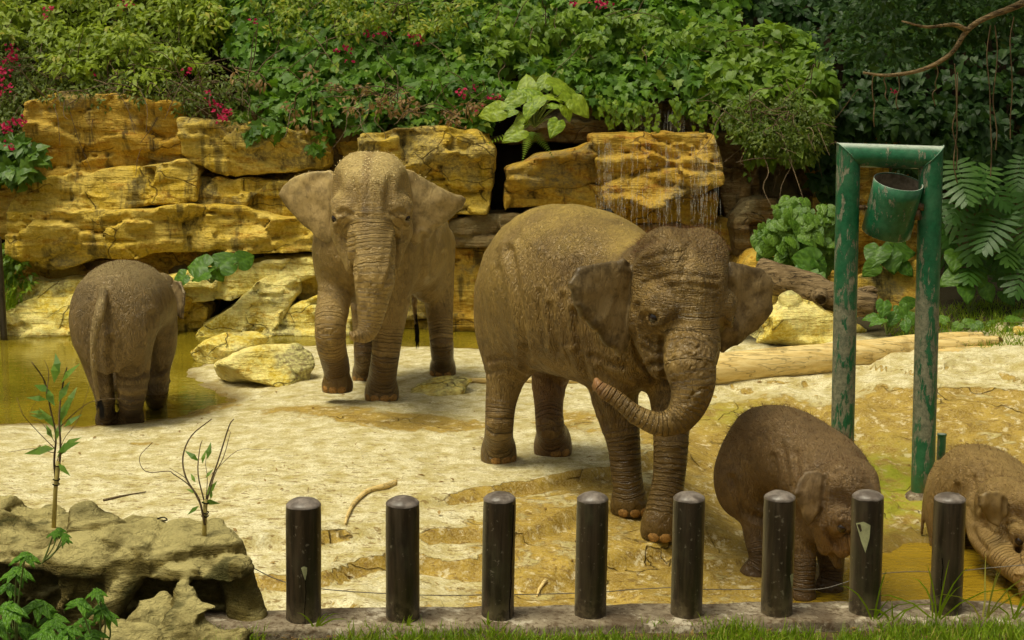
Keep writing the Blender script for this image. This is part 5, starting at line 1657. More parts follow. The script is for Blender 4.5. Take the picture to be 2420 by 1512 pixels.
# short stub of pipe beside the right upright
sb = at(2222, 1090, YF + 0.25)
stub = empty('pipe_stub', (sb[0], YF + 0.25, -0.3), 'short green pipe stub beside the foot of the pipe frame', 'pipe')
pipe((sb[0], YF + 0.25, -0.42), (sb[0], YF + 0.25, at(2216, 1026, YF + 0.25)[2]), UP, UP, 'tube', stub, r=0.036, n=14, org=(sb[0], YF + 0.25, -0.3))
mb = MB((sb[0], YF + 0.25, -0.3))
zt = at(2216, 1026, YF + 0.25)[2]
mb.tube([(sb[0], YF + 0.25, zt - 0.012), (sb[0], YF + 0.25, zt + 0.005)], 0.039, 14)
mb.build('cap', M_PAINT, stub)


def wood_material(name, light, dark, ax, rough=0.75, bump=0.01, crackw=0.5):
    m = NT(name)
    p = m.pos()
    q = m.xf(p, tuple(2.2 if i == ax else 26 for i in range(3)))
    n1 = m.noise(q, 1.0, 6.0, 0.7, 0.4)
    n2 = m.noise(p, 4.0, 5.0, 0.65)
    c = m.mix(m.ramp(n1, 0.3, 0.7), dark, light)
    c = m.mix(m.ramp(n2, 0.52, 0.7, 0.0, 0.7), c, tuple(x * 0.55 for x in dark))
    cr = m.noise(m.xf(p, tuple(1.1 if i == ax else 15 for i in range(3))), 1.0, 3.0, 0.5, 0.2)
    cr = m.ramp(m.math('ABSOLUTE', m.math('SUBTRACT', cr, 0.5)), 0.0, 0.02)
    c = m.mix(m.math('MULTIPLY', m.math('SUBTRACT', 1.0, cr), crackw), c, tuple(x * 0.25 for x in dark))
    return m.finish(c, rough, m.bump(m.math('ADD', n1, m.math('MULTIPLY', cr, 0.6)), 0.9, bump), 0.3)


M_PALEWOOD = wood_material('barkless_wood', (0.84, 0.66, 0.30), (0.66, 0.45, 0.14), 0)
M_BARK = wood_material('dead_bark', (0.34, 0.24, 0.12), (0.12, 0.075, 0.03), 0, 0.9, 0.04, 0.8)
M_TWIG = wood_material('twig_bark', (0.20, 0.14, 0.075), (0.09, 0.06, 0.03), 2, 0.9, 0.004)


def rough_tube(mb, P, r, n=14, sub=6, amp=0.06, seed=0, lump=3.0):
    Q = catmull(np.column_stack([P, r]), sub)
    pts = Q[:, :3]
    tg = np.gradient(pts, axis=0)
    tg /= np.linalg.norm(tg, axis=1)[:, None]
    ref = np.array([0.02, 0.1, 1.0]) if abs(tg[0][2]) < 0.8 else np.array([1.0, 0.1, 0.0])
    V, q, m = [], [], len(pts)
    for i in range(m):
        e1 = np.cross(tg[i], ref)
        e1 /= np.linalg.norm(e1)
        e2 = np.cross(e1, tg[i])
        for j in range(n):
            a = j * 2 * math.pi / n
            rr = Q[i, 3] * (1 + amp * float(vnoise(math.cos(a) * 1.6, math.sin(a) * 1.6, i * lump / sub + seed, seed)))
            V.append(pts[i] + rr * (math.cos(a) * e1 + math.sin(a) * e2))
    for i in range(m - 1):
        q += [(i * n + j, i * n + (j + 1) % n, (i + 1) * n + (j + 1) % n, (i + 1) * n + j) for j in range(n)]
    V += [pts[0] - tg[0] * Q[0, 3] * 0.05, pts[-1] + tg[-1] * Q[-1, 3] * 0.05]
    t = [(m * n, (j + 1) % n, j) for j in range(n)] + [(m * n + 1, (m - 1) * n + j, (m - 1) * n + (j + 1) % n) for j in range(n)]
    mb.add(V, q, t)


# the long pale log
L0, L1, L2, L3 = at(1560, 886, 14.15), at(1760, 866, 14.3), at(2000, 842, 14.5), at(2190, 815, 14.75)
log = empty('log', (L1[0], 14.3, 0.0), 'long pale barkless log lying behind the green frame and ending in split prongs', 'log')
mb = MB((L1[0], 14.3, 0.0))
rough_tube(mb, [L0, L1, L2, L3], [0.18, 0.17, 0.155, 0.13], 20, 8, 0.05, 3)
mb.build('trunk', M_PALEWOOD, log)
for k, (pts, r0) in enumerate([([(2120, 822, 14.62), (2220, 803, 14.75), (2300, 796, 14.85), (2318, 793, 14.9)], 0.075), ([(2120, 834, 14.6), (2240, 816, 14.7), (2345, 806, 14.8), (2358, 806, 14.8)], 0.085),
                               ([(2120, 846, 14.55), (2240, 832, 14.62), (2350, 824, 14.68), (2366, 823, 14.68)], 0.05)]):
    mb = MB((L1[0], 14.3, 0.0))
    rough_tube(mb, [at(*q_) for q_ in pts], [r0, r0, r0 * 0.7, r0 * 0.55], 10, 5, 0.1, k)
    mb.build('prong', M_PALEWOOD, log)
# the dead trunk lying higher on the rocks
D0, D1, D2, D3 = at(1790, 648, 16.3), at(1880, 672, 16.1), at(1970, 702, 15.9), at(2068, 722, 15.75)
dead = empty('dead_trunk', D1, 'dead grey brown tree trunk with a knot hole resting on the boulders', 'tree trunk')
mb = MB(D1)
rough_tube(mb, [D0, D1, D2, D3], [0.20, 0.185, 0.165, 0.12], 20, 10, 0.16, 9, 4.0)
dtr = mb.build('trunk', M_BARK, dead)
kn = at(1938, 706, 15.72)
mb = MB(D1)
mb.tube([kn + np.array([0, 0.08, 0.02]), kn, kn + np.array([-0.005, -0.03, -0.005])], [0.10, 0.085, 0.06], 12, False)
mb.build('knot', M_BARK, dtr)
mb = MB(D1)
rough_tube(mb, [at(2030, 690, 15.85), at(2060, 685, 15.8), at(2072, 690, 15.78)], [0.06, 0.045, 0.02], 9, 4, 0.2, 4)
rough_tube(mb, [at(1990, 728, 15.8), at(2050, 738, 15.72), at(2072, 734, 15.7)], [0.07, 0.05, 0.025], 9, 4, 0.2, 5)
mb.build('broken_stub', M_BARK, dead)
# sticks on the ground
def stick(label, pts, r, mat=M_PALEWOOD):
    P = []
    for u, v in pts:
        g = hit(u, v)
        g[2] = float(gz_fine(g[0], g[1])) + r[0] * 0.7
        P.append(g)
    mb = MB(P[0])
    rough_tube(mb, P, np.interp(np.linspace(0, 1, len(P)), [0, 1], r), 9, 5, 0.15, 2)
    tag(mb.build('stick', mat), label, 'stick', 'sticks lying on the ground')


stick('curved bare golden stick lying on the pale sand', [(934, 1146), (900, 1155), (868, 1165), (838, 1192), (822, 1222), (816, 1245)], (0.026, 0.008))
stick('short broken twig lying on gravel between the third and fourth posts', [(1290, 1375), (1275, 1395), (1268, 1412)], (0.014, 0.006))
stick('thin pale pole lying on the sand behind the hind legs of the brown elephant', [(1062, 898), (1130, 905), (1250, 904), (1400, 904)], (0.03, 0.03))
stick('dry palm shred lying on the sand above the foreground rock', [(245, 1186), (290, 1176), (345, 1165)], (0.010, 0.004), M_TWIG)

# ------------------------------------------------------------------ foreground planter rock
def planter():
    c = np.array([-1.75, 5.9, 0.40])
    f = Field((-3.3, 5.15, 0.05), (-0.95, 7.2, 1.12), 0.0145)

    def blk(P, z0, z1, k, seed, lean=0.25, amp=1.0, slope=0.0):
        P = np.array(P)

        def fn(x, y, z):
            ox, oz, hh, ed = cells(x + 0.5 * y + 0.05 * vnoise(x * 6, 0, z * 6, seed), z * 1.3 + 0.3 * y * 0, 0.26, seed)
            w = amp * (0.07 * (hh - 0.5) + 0.45 * ((hh * 7.1) % 1 - 0.5) * ox + 0.5 * ((hh * 3.7) % 1 - 0.5) * oz - 0.03 * np.exp(-(ed / 0.02) ** 2))
            w = w + 0.035 * fbm(x * 5, y * 5, z * 4, seed, 3) + 0.012 * np.abs(vnoise(x * 9, y * 9, z * 30 + 8 * x, seed + 2))
            p2 = poly_sd(x, y - lean * (z - z1), P) + w
            ax, az, ah, ae = cells(x + 0.04 * vnoise(x * 6, y * 6, 0, seed), y, 0.30, seed + 3)
            t = z - (z1 + slope * (y - P[:, 1].mean()) + 0.07 * (ah - 0.5) + 0.25 * ((ah * 5.1) % 1 - 0.5) * ax + 0.035 * fbm(x * 4.2, y * 4.2, 0, seed + 5, 3) - 0.02 * np.exp(-(ae / 0.025) ** 2))
            e = np.maximum(0.06 - np.abs(p2 - t), 0) / 0.06
            return np.maximum(np.maximum(p2, t) + e * e * 0.015, z0 - z)
        f.put(fn, np.append(P.min(0) - 0.3, z0), np.append(P.max(0) + 0.3, z1 + 0.15), k)
    zt = at(350, 1312, 5.93)[2]
    top = [at(-260, 1290, 6.25), at(-200, 1225, 6.8), at(60, 1222, 6.78), at(250, 1245, 6.6), at(520, 1262, 6.4), at(588, 1300, 6.12), at(574, 1345, 5.93), at(500, 1318, 5.92), at(350, 1318, 5.94), at(255, 1302, 6.0), at(150, 1318, 5.98), at(0, 1282, 6.15), at(-200, 1290, 6.15)]
    blk([p_[:2] for p_ in top], zt - 0.11, zt, 0.025, 3, 0.0, 0.35, 0.05)
    body = [at(-260, 1290, 6.40), at(-200, 1235, 6.75), at(250, 1250, 6.55), at(520, 1268, 6.35), at(585, 1300, 6.15), at(560, 1345, 6.03), at(350, 1318, 6.06), at(158, 1310, 6.08), at(150, 1310, 6.28), at(-200, 1290, 6.30)]
    blk([p_[:2] for p_ in body], 0.05, zt - 0.05, 0.03, 5, -0.06, 0.6)
    wall = [at(150, 1400, 6.02), at(150, 1330, 6.3), at(300, 1330, 6.3), at(300, 1400, 5.98)]
    blk([p_[:2] for p_ in wall], 0.05, zt - 0.07, 0.05, 8, -0.1, 0.5)
    low = [at(234, 1470, 5.66), at(327, 1425, 5.90), at(392, 1425, 5.92), at(452, 1450, 5.84), at(590, 1500, 5.70), at(600, 1560, 5.5), at(240, 1560, 5.46)]
    blk([p_[:2] for p_ in low], 0.05, at(380, 1432, 5.8)[2], 0.03, 9, 0.35, 0.5, 0.45)
    f.cone(at(320, 1352, 6.02), at(240, 1465, 5.86), 0.045, 0.06, 0.05)           # buttress under the slab
    f.cone(at(275, 1325, 6.02), at(268, 1400, 6.00), 0.030, 0.035, 0.04)
    f.cone(at(555, 1350, 6.03), at(600, 1520, 5.98), 0.07, 0.10, 0.05)
    f.ell(at(520, 1470, 5.70), (0.10, 0.12, 0.035), None, 0.03, True)
    f.ell(at(-30, 1245, 6.5), (0.16, 0.12, 0.08), None, 0.03)
    V, Q = f.mesh(c)
    W = V + c
    N = normals_of(V, Q)
    V = V + N * (0.008 * fbm(W[:, 0] * 14, W[:, 1] * 14, W[:, 2] * 14, 5, 3) + 0.006 * np.abs(vnoise(W[:, 0] * 12 + W[:, 2] * 30, W[:, 1] * 12, W[:, 2] * 40, 8)))[:, None]
    m = NT('mossy_cement_rock')
    p = m.pos()
    n1, n2, n3 = m.noise(p, 3.5, 6.0, 0.7), m.noise(p, 26.0, 5.0, 0.7), m.noise(m.xf(p, (6, 6, 30), rot=(0.3, 0.2, 0)), 1.0, 5.0, 0.7, 0.6)
    col = m.mix(m.ramp(n1, 0.35, 0.65), (0.115, 0.088, 0.020), (0.25, 0.195, 0.055))
    col = m.mix(m.ramp(n2, 0.45, 0.7, 0.0, 0.6), col, (0.13, 0.10, 0.03))
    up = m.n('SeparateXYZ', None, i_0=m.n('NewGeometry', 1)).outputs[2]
    col = m.mix(m.math('MULTIPLY', m.ramp(up, 0.3, 0.9), m.ramp(n1, 0.3, 0.55)), col, (0.58, 0.49, 0.20))  # tops paler than faces: shade of the overhang put into the colour
    col = m.mix(m.ramp(m.noise(p, 6.0, 4.0), 0.55, 0.68, 0.0, 0.75), col, (0.055, 0.055, 0.014))
    mat = m.finish(col, 0.92, m.bump(m.math('ADD', m.math('ADD', n1, m.math('MULTIPLY', n3, 1.5)), m.math('MULTIPLY', n2, 1.0)), 1.0, 0.045), 0.2)
    tag(obj('planter_rock', mk_mesh('planter_rock', V, Q), mat, None, c), 'mossy yellowish artificial rock in the left foreground with two staked saplings', 'rock')


planter()
# ------------------------------------------------------------------ plants
def leaf_material(name, dark, light, tip=None, rough=0.5, spec=0.35, trans=1.0, vein=False):
    m = NT(name)
    r = m.math('FRACT', m.math('ADD', m.attr('rnd'), m.n('ObjectInfo', 5)))
    c = m.mix(r, dark, light)
    if tip:
        c = m.mix(m.ramp(r, 0.90, 0.97), c, tip)
    nrm = None
    if vein:
        w = m.attr('vein')
        c = m.mix(m.math('MULTIPLY', w, 0.45), c, tuple(min(1, x * 1.9) for x in light))
        nrm = m.bump(w, 0.6, 0.006)
    n = m.noise(m.n('TexCoord', 3), 9.0, 3.0)
    c = m.mix(m.ramp(n, 0.35, 0.7, 0.0, 0.4), c, tuple(x * 0.7 for x in dark))
    tr = m.mix(0.5, c, tuple(min(1, x * 1.6) for x in light))
    return m.finish(c, rough, nrm, spec, trans=tr if trans else None)


M_IVY = leaf_material('ivy_leaf', (0.050, 0.140, 0.007), (0.170, 0.320, 0.017), (0.30, 0.38, 0.03))
M_BUSH = leaf_material('feathery_leaf', (0.140, 0.220, 0.008), (0.320, 0.410, 0.018), (0.40, 0.36, 0.03))
M_HEART = leaf_material('vine_leaf', (0.090, 0.180, 0.010), (0.250, 0.380, 0.020))
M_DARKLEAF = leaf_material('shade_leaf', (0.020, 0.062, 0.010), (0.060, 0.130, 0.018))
M_BOUG = leaf_material('bougainvillea_leaf', (0.080, 0.130, 0.012), (0.180, 0.230, 0.022))
M_FLOWER = leaf_material('magenta_bract', (0.45, 0.010, 0.055), (0.62, 0.030, 0.130), None, 0.6, 0.2)
M_TARO = leaf_material('taro_leaf', (0.050, 0.140, 0.012), (0.110, 0.230, 0.018), None, 0.45, 0.4, vein=True)
M_TAROLIGHT = leaf_material('pale_taro_leaf', (0.140, 0.250, 0.012), (0.300, 0.400, 0.025), None, 0.45, 0.4, vein=True)
M_PHILO = leaf_material('philodendron_leaf', (0.045, 0.130, 0.016), (0.100, 0.220, 0.030), None, 0.4, 0.45)
M_BRIGHT = leaf_material('bright_vine_leaf', (0.070, 0.165, 0.014), (0.150, 0.270, 0.024), None, 0.45, 0.4, vein=True)
M_GRASS = leaf_material('grass_blade', (0.110, 0.210, 0.006), (0.290, 0.400, 0.014), (0.40, 0.34, 0.07))
M_STEM = plain('green_stem', (0.16, 0.20, 0.05), 0.6)
M_BAMBOO = plain('bamboo_stake', (0.42, 0.33, 0.09), 0.5, 0.3, 0.3, 8.0)
M_DRY = leaf_material('dry_leaf', (0.20, 0.11, 0.03), (0.42, 0.28, 0.09))

# leaf shapes in the XY plane, tip towards +X, face up
def fan(outline, z=0.0, drop=0.15, fold=0.12):
    P = np.array(outline, float)
    zz = -drop * P[:, 0] ** 2 + fold * np.abs(P[:, 1])
    V = np.column_stack([P, zz])
    V = np.vstack([V, (0.38, 0, -drop * 0.1)])
    n = len(P)
    return V, np.array([(i, (i + 1) % n, n) for i in range(n)])


T_IVY = fan([(0, 0), (-0.06, 0.24), (0.12, 0.52), (0.32, 0.30), (0.62, 0.34), (0.66, 0.16), (1.0, 0), (0.66, -0.16), (0.62, -0.34), (0.32, -0.30), (0.12, -0.52), (-0.06, -0.24)])
T_HEART = fan([(0, 0), (-0.10, 0.22), (0.08, 0.40), (0.40, 0.36), (0.75, 0.16), (1.0, 0), (0.75, -0.16), (0.40, -0.36), (0.08, -0.40), (-0.10, -0.22)], drop=0.2)
T_OVAL = (np.array([(0, 0, 0), (0.4, 0.2, 0.05), (0.4, -0.2, 0.05), (1, 0, -0.1)], float), np.array([(0, 2, 1), (1, 2, 3)]))
_v, _t = [], []
for i in range(7):                                                       # pinnate spray: pairs of leaflets on a rachis
    for s in (-1, 1):
        b = len(_v)
        x0 = 0.08 + i * 0.13
        L = 0.24 * (1 - abs(i - 3) * 0.08)
        _v += [(x0, 0, -0.15 * x0 ** 2), (x0 + 0.05, s * L * 0.5, 0.03 - 0.15 * x0 ** 2), (x0 + 0.11, s * L, -0.02 - 0.15 * x0 ** 2), (x0 + 0.10, s * L * 0.45, 0.02 - 0.15 * x0 ** 2)]
        _t += [(b, b + 1, b + 3), (b + 1, b + 2, b + 3)] if s < 0 else [(b, b + 3, b + 1), (b + 1, b + 3, b + 2)]
T_PINN = (np.array(_v), np.array(_t))
T_BLADE = (np.array([(0, 0.5, 0), (0, -0.5, 0), (0.5, 0.4, 0.06), (0.5, -0.4, 0.06), (1, 0, -0.05)], float), np.array([(0, 1, 3), (0, 3, 2), (2, 3, 4)]))


def frames(nrm, tip):
    n = nrm / (np.linalg.norm(nrm, axis=1)[:, None] + 1e-9)
    t = tip - (tip * n).sum(1)[:, None] * n
    t /= np.linalg.norm(t, axis=1)[:, None] + 1e-9
    b = np.cross(n, t)
    return np.stack([t, b, n], 2)                                        # columns


def leaf_cloud(name, T, pos, nrm, tip, size, org, mat, parent, rnd=None, sep=0, sep_name='leaf'):
    """a mass of leaves; the sep nearest to the camera stand as objects of their own"""
    V0, F0 = T
    Fm = frames(nrm, tip)
    n = len(pos)
    rnd = rng.random(n) if rnd is None else rnd
    order = np.argsort(pos[:, 1] - 0.0)
    sp_ids = order[:sep]
    rest = order[sep:]
    if sep:
        base = mk_mesh(sep_name, V0, F0, False)
        base.materials.append(mat)
        set_attr(base, 'rnd', np.zeros(len(V0)))
        for i in sp_ids:
            o = bpy.data.objects.new(sep_name, base)
            COL.objects.link(o)
            M = Matrix.Identity(4)
            for a in range(3):
                for b in range(3):
                    M[a][b] = Fm[i, a, b] * size[i]
                M[a][3] = pos[i, a] - org[a]
            o.parent = parent
            o.matrix_local = M
    if len(rest):
        W = np.einsum('nij,vj->nvi', Fm[rest], V0) * size[rest][:, None, None] + (pos[rest] - np.asarray(org))[:, None, :]
        nv = len(V0)
        F = (F0[None] + (np.arange(len(rest)) * nv)[:, None, None]).reshape(-1, 3)
        me = mk_mesh(name, W.reshape(-1, 3), F, False)
        set_attr(me, 'rnd', np.repeat(rnd[rest], nv))
        o = obj(name, me, mat, parent)
        o['kind'] = 'stuff'
        return o


def clumps(cent, rad, per, face=(0, -0.75, 0.65), spread=0.55, squash=0.8, hang=0.6):
    """leaves on the outer side of many rounded clumps"""
    k = len(cent)
    idx = np.repeat(np.arange(k), per)
    d = rng.normal(0, 1, (len(idx), 3))
    d = d / np.linalg.norm(d, axis=1)[:, None]
    fc = np.array(face) / np.linalg.norm(face)
    flip = (d @ fc) < -0.25
    d[flip] -= 2 * (d[flip] @ fc)[:, None] * fc
    r = rad[idx][:, None] * (0.55 + 0.5 * rng.random((len(idx), 1)) ** 0.5)
    pos = cent[idx] + d * r * np.array([1.15, 1.0, squash])
    nrm = d * 0.45 + fc + rng.normal(0, spread, d.shape)
    tip = d * 0.6 + np.array([0, -0.35, -hang]) + rng.normal(0, 0.55, d.shape)
    return pos, nrm, tip, idx


def sheetY(z):
    return np.interp(z, [0, 1.6, 2.3, 3.0, 4.5, 8], [18.6, 18.55, 18.75, 19.25, 20.8, 24.5])


def px_points(poly, n, dy=0.0, jit=0.25):
    """n points spread over a patch of the bank, given by its outline in the picture"""
    P = np.array(poly, float)
    out = []
    while len(out) < n:
        c = P.min(0) + rng.random((n * 3, 2)) * (P.max(0) - P.min(0))
        c = c[poly_sd(c[:, 0], c[:, 1], P) < 0]
        out += list(c)
    res = []
    for u, v in out[:n]:
        Y = 19.3
        for _ in range(3):
            Y = float(sheetY(at(u, v, Y)[2])) + dy
        res.append(at(u, v, Y + rng.normal(0, jit * 0.4)))
    return np.array(res)


def twigs(mb, P, n, L, r, updir=(0, -0.5, 0.4), droop=0.5, spread=0.9):
    for _ in range(n):
        a = P[rng.integers(len(P))] + rng.normal(0, 0.08, 3)
        d = np.array(updir) + rng.normal(0, spread, 3)
        d /= np.linalg.norm(d)
        l = L * (0.5 + rng.random())
        pts = [a, a + d * l * 0.35 + rng.normal(0, 0.04, 3), a + d * l * 0.7 + np.array([0, 0, -droop * 0.2 * l]) + rng.normal(0, 0.05, 3), a + d * l + np.array([0, 0, -droop * 0.5 * l])]
        mb.tube(catmull(pts, 3), np.linspace(r, r * 0.4, 10), 4, False)


def mass(name, label, cat, poly, n, rad, per, T, size, mat, dy=0.0, sep=0, face=(0, -0.75, 0.65), spread=0.55, hang=0.6, twig=0, twl=0.6, group=None, jit=0.25, **kw):
    C = px_points(poly, n, dy, jit)
    org = C.mean(0)
    root = empty(name, org, label, cat, group)
    R_ = rad[0] + (rad[1] - rad[0]) * rng.random(n)
    pos, nrm, tip, idx = clumps(C, R_, per, face, spread, hang=hang, **kw)
    sz = (size[0] + (size[1] - size[0]) * rng.random(len(pos)))
    shade = np.clip(rng.random(len(pos)) * 0.5 + 0.5 * rng.random(n)[idx], 0, 0.999)
    leaf_cloud('foliage', T, pos, nrm, tip, sz, org, mat, root, shade, sep)
    if twig:
        mb = MB(org)
        twigs(mb, C, twig, twl, 0.008)
        mb.build('twigs', M_TWIG, root)['kind'] = 'stuff'
    return root, C


G_BANK = 'plants growing over the cliff'
mass('feathery_shrub', 'yellow green feathery shrub sprawling over the top left of the cliff', 'shrub',
     [(-80, -260), (520, -260), (560, 60), (480, 150), (380, 200), (200, 205), (120, 190), (60, 120), (-80, 60)], 420, (0.12, 0.30), 46, T_OVAL, (0.10, 0.17), M_BUSH, 0.0, face=(0, -0.6, 0.8), spread=0.5, twig=60, group=G_BANK, jit=0.9)
mass('bougainvillea', 'bougainvillea scrambling down beside the left end of the cliff', 'shrub',
     [(-120, 60), (80, 100), (130, 190), (75, 240), (60, 330), (-120, 400)], 130, (0.12, 0.24), 46, T_OVAL, (0.06, 0.10), M_BOUG, 0.0, twig=70, twl=0.8, group=G_BANK)
mass('shrub', 'scrubby leafless twigs and small leaves along the cliff top at the left', 'shrub',
     [(110, 180), (400, 190), (560, 160), (620, 230), (560, 290), (470, 270), (380, 245), (120, 240)], 90, (0.10, 0.18), 26, T_OVAL, (0.06, 0.11), M_BOUG, -0.25, twig=130, twl=0.7, group=G_BANK)
r_, ivyC = mass('ivy', 'lobed ivy spilling over the cliff top above the tan elephant', 'ivy',
     [(500, 20), (760, -60), (1000, 20), (1160, 120), (1190, 250), (1130, 300), (1010, 308), (880, 305), (800, 290), (740, 318), (640, 330), (560, 300), (560, 260), (620, 200), (560, 120)],
     330, (0.14, 0.28), 26, T_IVY, (0.08, 0.19), M_IVY, -0.10, sep=300, twig=40, group=G_BANK)
mass('ivy', 'dense curtain of green ivy above the waterfall and the brown elephant', 'ivy',
     [(1000, -260), (1760, -260), (1760, 120), (1740, 240), (1660, 262), (1540, 240), (1420, 250), (1380, 210), (1240, 190), (1150, 130), (1060, 60)],
     430, (0.14, 0.28), 26, T_IVY, (0.08, 0.18), M_IVY, -0.10, sep=300, twig=25, group=G_BANK)
mass('ivy', 'trailing ivy tails hanging down the golden rock at the left', 'ivy',
     [(735, 300), (775, 300), (772, 370), (750, 365)], 16, (0.05, 0.10), 16, T_IVY, (0.09, 0.13), M_IVY, 0.05, group=G_BANK)
mass('shrub', 'tall background shrubs closing the view above the left ivy', 'shrub',
     [(480, -300), (1100, -300), (1080, 10), (800, 0), (560, 60)], 150, (0.18, 0.34), 30, T_OVAL, (0.12, 0.2), M_HEART, 0.35, group=G_BANK)
mass('vine', 'bright heart leaved vine tumbling beside the waterfall', 'vine',
     [(1690, 80), (1800, 60), (1920, 100), (1950, 180), (1940, 260), (1900, 330), (1860, 380), (1800, 370), (1760, 290), (1700, 230)], 150, (0.12, 0.24), 26, T_HEART, (0.11, 0.17), M_HEART, -0.45, sep=120, twig=30, hang=0.9, group=G_BANK)
mass('shrub', 'small leaved shrub hanging below the vine right of the waterfall', 'shrub',
     [(1700, 250), (1800, 230), (1940, 250), (1960, 330), (1880, 390), (1790, 350), (1720, 310)], 80, (0.12, 0.2), 40, T_OVAL, (0.055, 0.085), M_BOUG, -0.65, twig=50, group=G_BANK)
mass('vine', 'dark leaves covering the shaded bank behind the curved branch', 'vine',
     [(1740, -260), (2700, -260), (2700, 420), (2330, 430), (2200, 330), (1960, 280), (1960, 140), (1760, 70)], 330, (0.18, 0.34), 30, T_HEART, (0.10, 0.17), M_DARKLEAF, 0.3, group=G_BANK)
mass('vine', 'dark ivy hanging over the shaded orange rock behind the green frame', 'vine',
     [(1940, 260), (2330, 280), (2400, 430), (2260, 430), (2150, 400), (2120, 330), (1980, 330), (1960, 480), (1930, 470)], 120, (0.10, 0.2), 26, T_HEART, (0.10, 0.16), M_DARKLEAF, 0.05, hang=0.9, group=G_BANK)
mass('vine', 'bright heart leaved creeper at the left picture edge beside the cliff', 'vine',
     [(-60, 330), (60, 345), (75, 380), (50, 420), (-60, 430)], 34, (0.10, 0.18), 24, T_HEART, (0.12, 0.18), M_BRIGHT, -0.15, group=G_BANK)
mass('shrub', 'dark green leaves in the gap under the left end of the cliff', 'shrub',
     [(-60, 600), (20, 590), (80, 640), (60, 680), (-60, 690)], 26, (0.10, 0.2), 26, T_OVAL, (0.10, 0.16), M_HEART, -0.1, group=G_BANK)
pl_ = at(3, 670, 17.7)
mb = MB((pl_[0], pl_[1], -0.2))
rough_tube(mb, [(pl_[0], pl_[1], -0.2), (pl_[0], pl_[1], 0.5), (pl_[0] - 0.01, pl_[1], at(3, 560, 17.7)[2])], [0.045, 0.042, 0.04], 12, 4, 0.05, 3)
tag(mb.build('pole', M_POST), 'dark pole standing at the left picture edge beside the cliff', 'pole')
mass('shrub', 'fine yellow green sprays pushing through the ivy at the top centre', 'shrub',
     [(560, 10), (800, -40), (1120, 20), (1080, 90), (900, 70), (700, 110), (600, 80)], 70, (0.10, 0.22), 40, T_OVAL, (0.07, 0.12), M_BUSH, -0.42, twig=40, twl=0.8, group=G_BANK, jit=0.6)
mass('vine', 'trailing bright creeper running over the ivy above the pale broad leaved plant', 'vine',
     [(1050, 60), (1300, 20), (1560, 40), (1700, 110), (1500, 120), (1250, 110), (1100, 150)], 60, (0.08, 0.18), 26, T_HEART, (0.07, 0.12), M_HEART, -0.42, twig=30, group=G_BANK, jit=0.6)
mass('shrub', 'withered brown leaves and stems caught in the ivy on the cliff edge', 'shrub',
     [(560, 180), (760, 170), (1000, 250), (1150, 240), (1150, 300), (900, 300), (640, 290)], 26, (0.06, 0.14), 14, T_OVAL, (0.07, 0.12), M_DRY, -0.48, twig=60, twl=0.7, group=G_BANK, jit=0.5)
# strands hanging before the dark recess
root = empty('ivy', at(1560, 240, 18.6), 'thin ivy strands dangling in front of the dark recess over the waterfall', 'ivy', G_BANK)
org = at(1560, 240, 18.6)
mb = MB(org)
pos, nr, tp = [], [], []
for u, v0, v1 in [(1437, 230, 300), (1452, 235, 290), (1480, 240, 305), (1500, 240, 330), (1513, 240, 318), (1530, 240, 300), (1548, 240, 325), (1590, 235, 300), (1640, 240, 290), (1665, 245, 300), (1420, 230, 270), (1690, 250, 330), (1760, 300, 420), (1775, 300, 400), (1600, 230, 275)]:
    a, b = at(u, v0, 18.55), at(u + rng.normal(0, 6), v1, 18.55)
    L = [a + (b - a) * s + rng.normal(0, 0.012, 3) for s in np.linspace(0, 1, 8)]
    mb.tube(catmull(L, 2), 0.004, 4, False)
    for s in np.arange(0, 1, 0.07):
        pos.append(a + (b - a) * s + rng.normal(0, 0.025, 3))
        nr.append((rng.normal(0, 0.4), -1, 0.5))
        tp.append((rng.normal(0, 0.6), -0.2, -1))
mb.build('stems', M_STEM, root)['kind'] = 'stuff'
leaf_cloud('foliage', T_HEART, np.array(pos), np.array(nr), np.array(tp), 0.045 + 0.05 * rng.random(len(pos)), org, M_HEART, root)

